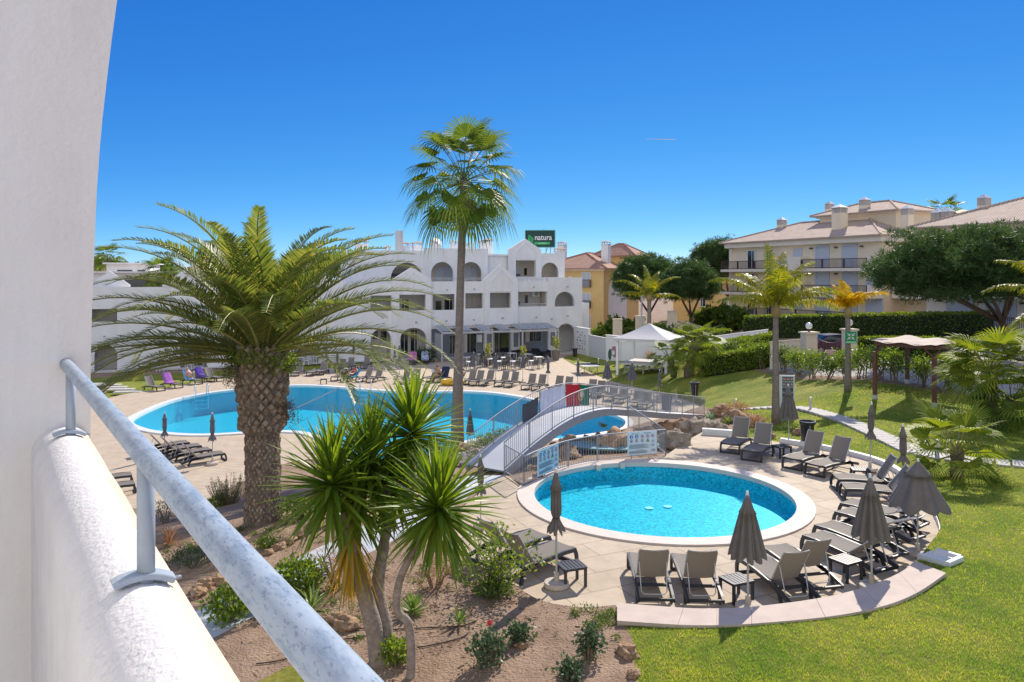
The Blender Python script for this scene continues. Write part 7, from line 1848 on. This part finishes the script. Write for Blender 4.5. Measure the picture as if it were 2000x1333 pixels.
# ------------------------------------------------------------------ cafe furniture
def make_chair(label):
    t = thing('terrace_chair', label, 'chair'); m = M['fabricgrey']
    MB().box((0, 0, .45), (.48, .46, .05)).build('seat', m, t); b = MB(); b.box((0, .22, .70), (.48, .05, .40), Matrix.Rotation(R(-8), 3, 'X')); b.build('backrest', m, t)
    for i in (-1, 1):
        for j in (-1, 1): MB().bar((i * .21, j * .2, 0), (i * .21, j * .19, .44), .035).build('leg', M['alu'] if False else M['charcoal'], t)
        a = MB(); a.bar((i * .25, -.2, .66), (i * .25, .22, .66), .04, .03); a.bar((i * .25, -.2, .44), (i * .25, -.2, .66), .03); a.build('armrest', m, t)
    return t
def make_ctable(label):
    t = thing('terrace_table', label, 'table'); MB().box((0, 0, .735), (.8, .8, .03)).build('top', M['white'], t)
    for i in (-1, 1):
        for j in (-1, 1): MB().box((i * .35, j * .35, .36), (.05, .05, .72)).build('leg', M['white'], t)
    return t
TL, CL = 'white square terrace table in front of the cafe', 'grey woven chair at the white tables in front of the cafe'
T0 = C0 = None; random.seed(101)
f = HF
for i, (px, py) in enumerate(((916,713),(940,706),(962,703),(958,716),(985,713),(1000,704),(1022,714),(1030,706),(1052,712),(975,721),(1006,721),(1042,720),(920,722))):
    p = W(px, py, 0); rz = HF.rz + rnd(-.05, .05)
    if T0 is None: T0 = make_ctable(TL); T0.location = p; T0.rotation_euler[2] = rz; T0['group'] = 'cafe terrace tables'
    else: dup(T0, p, rz, TL)
    for k in range(4):
        if random.random() < .28: continue
        a = rz + k * math.pi / 2 + rnd(-.15, .15); q = p + V(-math.sin(a), math.cos(a), 0) * .72
        if C0 is None: C0 = make_chair(CL); C0.location = q; C0.rotation_euler[2] = a; C0['group'] = 'cafe terrace chairs'
        else: dup(C0, q, a, CL)
def make_arm(label):
    t = thing('lounge_armchair', label, 'armchair'); m = M['rattan']
    MB().box((0, 0, .22), (.85, .85, .40)).build('base', m, t); MB().box((0, .36, .58), (.85, .13, .36)).build('backrest', m, t)
    for s in (-1, 1): MB().box((s * .38, -.07, .50), (.1, .72, .2)).build('armrest', m, t)
    MB().box((0, -.06, .47), (.62, .66, .1)).build('cushion', mat_get('cushion_black', (.03, .03, .035), .8), t)
    return t
A0 = None
for px, py, a, s in ((1008,699,.3,1),(1018,697,1.2,1),(1047,695,.2,1),(1066,698,-1.2,1),(1060,690,.2,1),(1035,699,2.8,1)):
    p = W(px, py, 0)
    if A0 is None: A0 = make_arm('black rattan lounge armchair under the front of the cafe canopy'); A0.location = p; A0.rotation_euler[2] = a; A0['group'] = 'black lounge armchairs by the cafe'
    else: dup(A0, p, a, A0['label'])
def make_plastic(label):
    t = thing('plastic_chair', label, 'chair'); m = M['pvc']
    MB().box((0, 0, .43), (.46, .44, .04)).build('seat', m, t); b = MB()
    for k in range(5): b.box(((k - 2) * .09, .23, .66), (.05, .03, .42))
    b.box((0, .235, .88), (.44, .04, .06)); b.build('backrest', m, t)
    for i in (-1, 1):
        for j in (-1, 1): MB().bar((i * .24, j * .22, 0), (i * .2, j * .19, .43), .045).build('leg', m, t)
        a = MB(); a.bar((i * .25, -.2, .65), (i * .25, .22, .68), .05, .03); a.bar((i * .24, -.21, .43), (i * .25, -.2, .65), .04); a.build('armrest', m, t)
    return t
P0 = Q0 = None
for i, (px, py, s) in enumerate(((302,720,1),(356,716,1),(585,707,1),(622,705,1),(800,690,1))):
    p = W(px, py + 6, 0)
    lab = 'white plastic table in the %s' % ('patio arch furthest left', 'patio before the dark doorway', 'patio behind the shaded grass strip', 'patio by the wide window', 'arch beside the big agave')[i]
    if Q0 is None: Q0 = make_ctable(lab); Q0.location = p; Q0['group'] = 'white patio tables'; Q0.name = 'patio_table'
    else: dup(Q0, p, .2 * i, lab)
    for k, (dx, dy, a) in enumerate(((-.75, -.1, 1.4), (.75, .1, -1.7))):
        lab = 'white plastic chair on the %s of the table in the %s' % (('left', 'right')[k], ('leftmost patio arch', 'patio with the dark doorway', 'patio behind the grass strip', 'patio by the wide window', 'arch by the agave')[i])
        if P0 is None: P0 = make_plastic(lab); P0.location = p + V(dx, dy, 0); P0.rotation_euler[2] = a; P0['group'] = 'white patio chairs'
        else: dup(P0, p + V(dx, dy, 0), a, lab)
for px, py, s, l, kind in ((893, 716, .85, 'grey planter with a low sparse plant by the glass screen', 0), (952, 715, 1.1, 'tall grey planter with a yellow green shrub among the tables', 1), (1022, 713, 1.0, 'planter with an orange tinged shrub beside a closed parasol', 1), (1086, 704, 1.25, 'largest planter with a tall yellow shrub at the terrace corner', 1)):
    p = W(px, py, 0); t = thing('planter', l, 'planter', p, 0, 'planters on the cafe terrace'); t.scale = (s,) * 3
    MB().lathe([(.24, 0), (.38, .75), (.40, .8), (.35, .8), (.33, .7), (.0, .68)], 18).build('pot', mat_get('pot_taupe', (.20, .17, .155), .7), t)
    g = MB(); bushleaves(g, (0, 0, 1.05 + .35 * kind), (.32, .32, .35 + .25 * kind), 260, .2, .07, .2); g.build('foliage', M['queen'] if kind else M['lime'], t, fix=False); MB().tube([(0, 0, .6), (0, 0, 1.3)], .025, 6).build('stem', M['twig'], t)

# ------------------------------------------------------------------ table tennis table
def pingpong():
    c = W(1146, 713, .0); c = (W(1114.5, 708, .76) + W(1180.5, 716.5, .76) + W(1152, 706.7, .76) + W(1140, 720, .76)) / 4; c.z = 0
    d = W(1180.5, 716.5, .76) - W(1152, 706.7, .76)
    t = thing('table_tennis_table', 'white table tennis table on folding legs at the corner of the terrace', 'table tennis table', c, math.atan2(d.y, d.x))
    for s in (-1, 1): MB().box((s * .69, 0, .75), (1.36, 1.52, .03)).build('half_top', M['tarp'], t)
    MB().box((0, 0, .83), (.01, 1.8, .14)).build('net', mat_get('net_dark', (.08, .08, .1), .8), t)
    for s in (-1, 1):
        for j in (-1, 1):
            MB().bar((s * .95, j * .6, 0), (s * 1.15, j * .6, .73), .05).build('leg', M['steel'], t); w = MB().lathe([(.0, -.03), (.08, -.03), (.08, .03), (.0, .03)], 12).build('castor', M['black'], t); w.matrix_local = Matrix.Translation((s * .5, j * .6, .08)) @ Matrix.Rotation(R(90), 4, 'X')
        MB().bar((s * .5, -.6, .1), (s * 1.1, .6, .7), .03).build('brace', M['steel'], t)
pingpong()

# ------------------------------------------------------------------ people
SKIN2 = mat_get('skin_tanned', (.52, .25, .15), .5)
def person(label, J, loc, yaw, group=None, skin=None, hair=(.05, .03, .02), short=True, clothes=()):
    """J: joint name -> local point; one skinned body with hair and clothing as parts"""
    names = ['pelvis', 'waist', 'chest', 'neck', 'head', 'crown', 'shL', 'elL', 'wrL', 'shR', 'elR', 'wrR', 'hipL', 'knL', 'anL', 'toL', 'hipR', 'knR', 'anR', 'toR', 'nose']
    rad = dict(pelvis=.145, waist=.13, chest=.15, neck=.058, head=.092, crown=.07, shL=.062, elL=.043, wrL=.030, shR=.062, elR=.043, wrR=.030, hipL=.095, knL=.058, anL=.038, toL=.035, hipR=.095, knR=.058, anR=.038, toR=.035, nose=.018)
    E = [('pelvis', 'waist'), ('waist', 'chest'), ('chest', 'neck'), ('neck', 'head'), ('head', 'crown'), ('head', 'nose'), ('chest', 'shL'), ('shL', 'elL'), ('elL', 'wrL'), ('chest', 'shR'), ('shR', 'elR'), ('elR', 'wrR'), ('pelvis', 'hipL'), ('hipL', 'knL'), ('knL', 'anL'), ('anL', 'toL'), ('pelvis', 'hipR'), ('hipR', 'knR'), ('knR', 'anR'), ('anR', 'toR')]
    vs = [Vector(J[n]) for n in names]; es = [(names.index(a), names.index(b)) for a, b in E]; rs = [rad[n] for n in names]
    for sd in 'LR':
        w, e = Vector(J['wr' + sd]), Vector(J['el' + sd]); d = (w - e).normalized(); s = d.cross(V(0, 0, 1)); s = s.normalized() if s.length > .1 else V(0, 1, 0)
        i = len(vs); vs.append(w + d * .07); rs.append(.027); es.append((names.index('wr' + sd), i))
        for k, l in enumerate((.075, .085, .08, .065)):
            vs.append(w + d * (.09) + s * (k - 1.5) * .018); rs.append(.010); es.append((i, len(vs) - 1)); vs.append(w + d * (.09 + l) + s * (k - 1.5) * .021 - V(0, 0, .02)); rs.append(.007); es.append((len(vs) - 2, len(vs) - 1))
        vs.append(w + d * .08 + s * .055); rs.append(.009); es.append((names.index('wr' + sd), len(vs) - 1))
    me = bpy.data.meshes.new('person'); me.from_pydata(vs, es, []); me.materials.append(skin or M['skin'])
    o = bpy.data.objects.new('person', me); COL.objects.link(o); o.location = loc; o.rotation_euler[2] = yaw
    m = o.modifiers.new('skin', 'SKIN'); m.use_smooth_shade = True
    sv = me.skin_vertices[0].data
    for i, r in enumerate(rs): sv[i].radius = (r, r)
    sv[0].use_root = True
    o.modifiers.new('s', 'SUBSURF').levels = 2; o.modifiers['s'].render_levels = 2
    tag(o, label, 'person', group)
    h, n_ = Vector(J['head']), Vector(J['nose']); f = (n_ - h).normalized(); up = (Vector(J['crown']) - h).normalized()
    MB().blob(h + up * .045 - f * .035, .112, 2, .08, 2).build('hair', mat_get('hair_%d' % int(hair[0] * 1000), hair, .6), o, True)
    ey = MB(); s = f.cross(up).normalized()
    for k in (-1, 1): ey.blob(h + f * .088 + s * .034 * k + up * .02, .012, 1, 0)
    ey.build('eyes', M['black'], o)
    for nm, a, b, r0, r1, mt in clothes:
        a, b = Vector(J[a]), Vector(J[b]); MB().tube([a.lerp(b, -.12), a, a.lerp(b, .5), b, a.lerp(b, 1.1)], [r0 * .8, r0, (r0 + r1) / 2, r1, r1 * .9], 14).build(nm, mt, o, True)
    return o
def recl(an, bent=0, hz=.40):
    hx = -.24; d = V(-math.cos(an), 0, math.sin(an)); nn = V(math.sin(an), 0, math.cos(an)); P0 = V(hx + .06, 0, hz + .14); J = {}
    b = V(hx - .05, 0, hz) + nn * .15
    J['pelvis'] = P0; J['waist'] = b + d * .26; J['chest'] = b + d * .46; J['neck'] = b + d * .66 + nn * .02; J['head'] = b + d * .78 + nn * .05; J['crown'] = b + d * .88 + nn * .05; J['nose'] = J['head'] + nn * .10 - d * .02
    for s, sd in ((-1, 'L'), (1, 'R')):
        y = V(0, s, 0); J['sh' + sd] = b + d * .56 + y * .18; J['el' + sd] = b + d * .34 + y * .29 + nn * .02; J['wr' + sd] = P0 + V(.12, 0, .06) + y * .20
        J['hip' + sd] = P0 + y * .09 + V(.04, 0, 0); k = .36 * bent * (1 if s > 0 else .8)
        J['kn' + sd] = P0 + V(.42 - .1 * bent, 0, .02 + k) + y * .11; J['an' + sd] = P0 + V(.83 - .42 * bent, 0, -.06) + y * .12; J['to' + sd] = J['an' + sd] + V(.10, 0, .12 - .1 * bent) + y * .02
    return J
RED = mat_get('bikini_red', (.45, .02, .03), .7); BLU = mat_get('pale_blue_top', (.42, .60, .68), .8); PNK = mat_get('shirt_pink', (.62, .25, .24), .8); KH = mat_get('shorts_khaki', (.50, .42, .33), .8); NAV = mat_get('shorts_navy', (.03, .04, .09), .8)
def on(l, J, *a, **k): return person(a[0], J, l.location, l.rotation_euler[2], 'people resting by the large pool', **k)
on(lc, recl(R(56), 1.0), 'bald person in a pink shirt and khaki shorts sitting with knees drawn up', hair=(.45, .27, .2), clothes=(('shirt', 'waist', 'chest', .165, .17, PNK), ('shorts', 'hipR', 'knR', .105, .085, KH), ('shorts', 'hipL', 'knL', .105, .085, KH)))
on(sun1, recl(R(38), .25), 'person in a pale blue top lying back on the first occupied lounger', clothes=(('top', 'waist', 'chest', .160, .168, BLU), ('shorts', 'hipR', 'knR', .10, .075, NAV), ('shorts', 'hipL', 'knL', .10, .075, NAV)))
on(sun2, recl(R(38), .1), 'person in a red bikini lying back beside the turquoise towel', skin=SKIN2, clothes=(('bikini_top', 'chest', 'neck', .165, .10, RED), ('bikini_bottom', 'pelvis', 'waist', .155, .14, RED)))
J = recl(R(38), .8); on(lie, J, 'person lying with raised knees behind the yellow inflatable', skin=SKIN2, clothes=(('shorts', 'pelvis', 'waist', .155, .15, NAV),))
J = {}; s0 = V(.25, -.1, .40); J['pelvis'] = s0 + V(0, 0, .13); J['waist'] = s0 + V(.03, -.02, .36); J['chest'] = s0 + V(.08, -.06, .55); J['neck'] = s0 + V(.14, -.12, .74); J['head'] = s0 + V(.19, -.17, .84); J['crown'] = s0 + V(.2, -.18, .95); J['nose'] = s0 + V(.26, -.24, .80)
for s, sd in ((-1, 'L'), (1, 'R')):
    y = V(s * .6, s * .8, 0); J['sh' + sd] = J['chest'] + y * .17 + V(0, 0, .1); J['el' + sd] = J['chest'] + y * .22 + V(.12, -.12, -.15); J['wr' + sd] = J['chest'] + y * .10 + V(.22, -.3, -.1); J['hip' + sd] = J['pelvis'] + y * .09; J['kn' + sd] = J['pelvis'] + y * .10 + V(.26, -.34, .02); J['an' + sd] = J['pelvis'] + y * .10 + V(.28, -.40, -.42); J['to' + sd] = J['an' + sd] + V(.07, -.10, -.05)
rd = on(read, J, 'person with a bare back reading while seated on the edge of a lounger', skin=SKIN2, hair=(.22, .10, .04), clothes=(('shorts', 'pelvis', 'waist', .16, .14, NAV),))
bk = MB(); bk.box((0, 0, 0), (.22, .015, .28)); o = bk.build('magazine', mat_get('page_white', (.6, .66, .66), .6)); w_ = Matrix.Rotation(read.rotation_euler[2], 3, 'Z') @ (J['wrL'].lerp(J['wrR'], .5) + V(.08, -.1, .06)); o.location = Vector(read.location) + w_; o.rotation_euler = (R(-25), 0, .3); tag(o, 'open magazine held by the seated reader', 'magazine')
c = W(884, 752, 0); t = thing('inflatable_boat', 'yellow inflatable boat lying in front of the lying person by the pool', 'inflatable', c, .1)
n = 28; MB().tube([V(.78 * math.cos(6.2832 * k / n), .42 * math.sin(6.2832 * k / n), .24) for k in range(n + 1)], .22, 12).build('hull', mat_get('inflatable_yellow', (.72, .42, .015), .35), t, True); MB().box((0, 0, .1), (1.3, .6, .08)).build('floor', mat_get('inflatable_blue', (.03, .12, .4), .4), t); h = MB(); h.tube([(-.3, -.66, .3), (0, -.70, .36), (.3, -.66, .3)], .015, 6); h.build('grab_rope', M['charcoal'], t)
a_, b_ = DP(1262, 272, 2400), DP(1319, 273, 2420); o = MB().tube([a_, a_.lerp(b_, .5), b_], [.5, .8, 1.0], 6).build('contrail', M['white']); tag(o, 'thin white aircraft trail high in the blue sky above the pines', 'contrail')
c = W(566, 742, 0); t2 = W(632, 741, .4); t2.z = 0; dup(tb, t2, .3, 'low charcoal table beside the sunbather in the pale blue top')
# ------------------------------------------------------------------ sky, sun, camera
SAZ, SEL = R(27), R(37)
w = bpy.data.worlds.new('World'); sc.world = w; w.use_nodes = True; nt = w.node_tree
bg = nt.nodes['Background']; sky = nt.nodes.new('ShaderNodeTexSky'); sky.sky_type = 'NISHITA'; sky.sun_disc = False
sky.sun_elevation = SEL; sky.sun_rotation = SAZ; sky.air_density = .5; sky.dust_density = 0; sky.ozone_density = 10; sky.altitude = 3000
EXPO = .92
sp = nt.nodes.new('ShaderNodeSeparateColor'); cb = nt.nodes.new('ShaderNodeCombineColor'); nt.links.new(sky.outputs[0], sp.inputs[0])
for ch, (k, p) in enumerate(((.74, 1.55), (.57, .87), (.74, .42))):     # clear, slightly hazy maritime sky: response per channel
    pw = nt.nodes.new('ShaderNodeMath'); pw.operation = 'POWER'; pw.inputs[1].default_value = p
    ml = nt.nodes.new('ShaderNodeMath'); ml.operation = 'MULTIPLY'; ml.inputs[1].default_value = k * .3 ** p / 2 ** EXPO / .15
    nt.links.new(sp.outputs[ch], pw.inputs[0]); nt.links.new(pw.outputs[0], ml.inputs[0]); nt.links.new(ml.outputs[0], cb.inputs[ch])
# added fill: unseen sky half behind the viewer brightened to open the shade
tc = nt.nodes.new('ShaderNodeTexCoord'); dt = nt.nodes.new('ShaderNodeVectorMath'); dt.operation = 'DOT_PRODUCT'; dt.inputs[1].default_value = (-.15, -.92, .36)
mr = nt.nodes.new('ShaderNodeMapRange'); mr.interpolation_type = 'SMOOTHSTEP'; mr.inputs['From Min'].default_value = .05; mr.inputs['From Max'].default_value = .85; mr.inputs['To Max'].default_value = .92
mx = nt.nodes.new('ShaderNodeMixRGB'); sky_fill = .98 / 2 ** EXPO / .15; mx.inputs[2].default_value = (sky_fill * .95, sky_fill * .98, sky_fill * 1.06, 1)
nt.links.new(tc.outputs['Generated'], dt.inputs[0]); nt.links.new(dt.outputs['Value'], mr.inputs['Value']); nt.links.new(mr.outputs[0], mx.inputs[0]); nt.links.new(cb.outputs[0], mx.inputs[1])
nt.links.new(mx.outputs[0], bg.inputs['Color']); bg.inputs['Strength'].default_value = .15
sl = bpy.data.lights.new('sun', 'SUN'); sl.energy = 3.1; sl.angle = R(.53); sl.color = (1, .91, .79)
so = bpy.data.objects.new('sun', sl); COL.objects.link(so)
dv = Vector((math.sin(SAZ) * math.cos(SEL), math.cos(SAZ) * math.cos(SEL), math.sin(SEL)))
so.rotation_euler = dv.to_track_quat('Z', 'Y').to_euler(); so.location = (20, 40, 60)
cam = bpy.data.cameras.new('camera'); co = bpy.data.objects.new('camera', cam); COL.objects.link(co)
co.location = (0, 0, CZ); co.rotation_euler = (R(90), 0, 0); cam.sensor_width = 36; cam.lens = 36 * F / 2000
cam.shift_y = -(666.5 - HY) / 2000; cam.clip_start = .05; cam.clip_end = 6000
sc.camera = co
for o in list(COL.objects):
    if o.parent is None and o.get('category') and not o.get('kind'): o['kind'] = 'thing'
sc.view_settings.view_transform = 'Standard'; sc.view_settings.look = 'None'; sc.view_settings.exposure = EXPO; sc.view_settings.gamma = 1
sc.render.resolution_x = 1024; sc.render.resolution_y = 682
sc.cycles.use_denoising = True
sc.cycles.max_bounces = 8; sc.cycles.transparent_max_bounces = 12
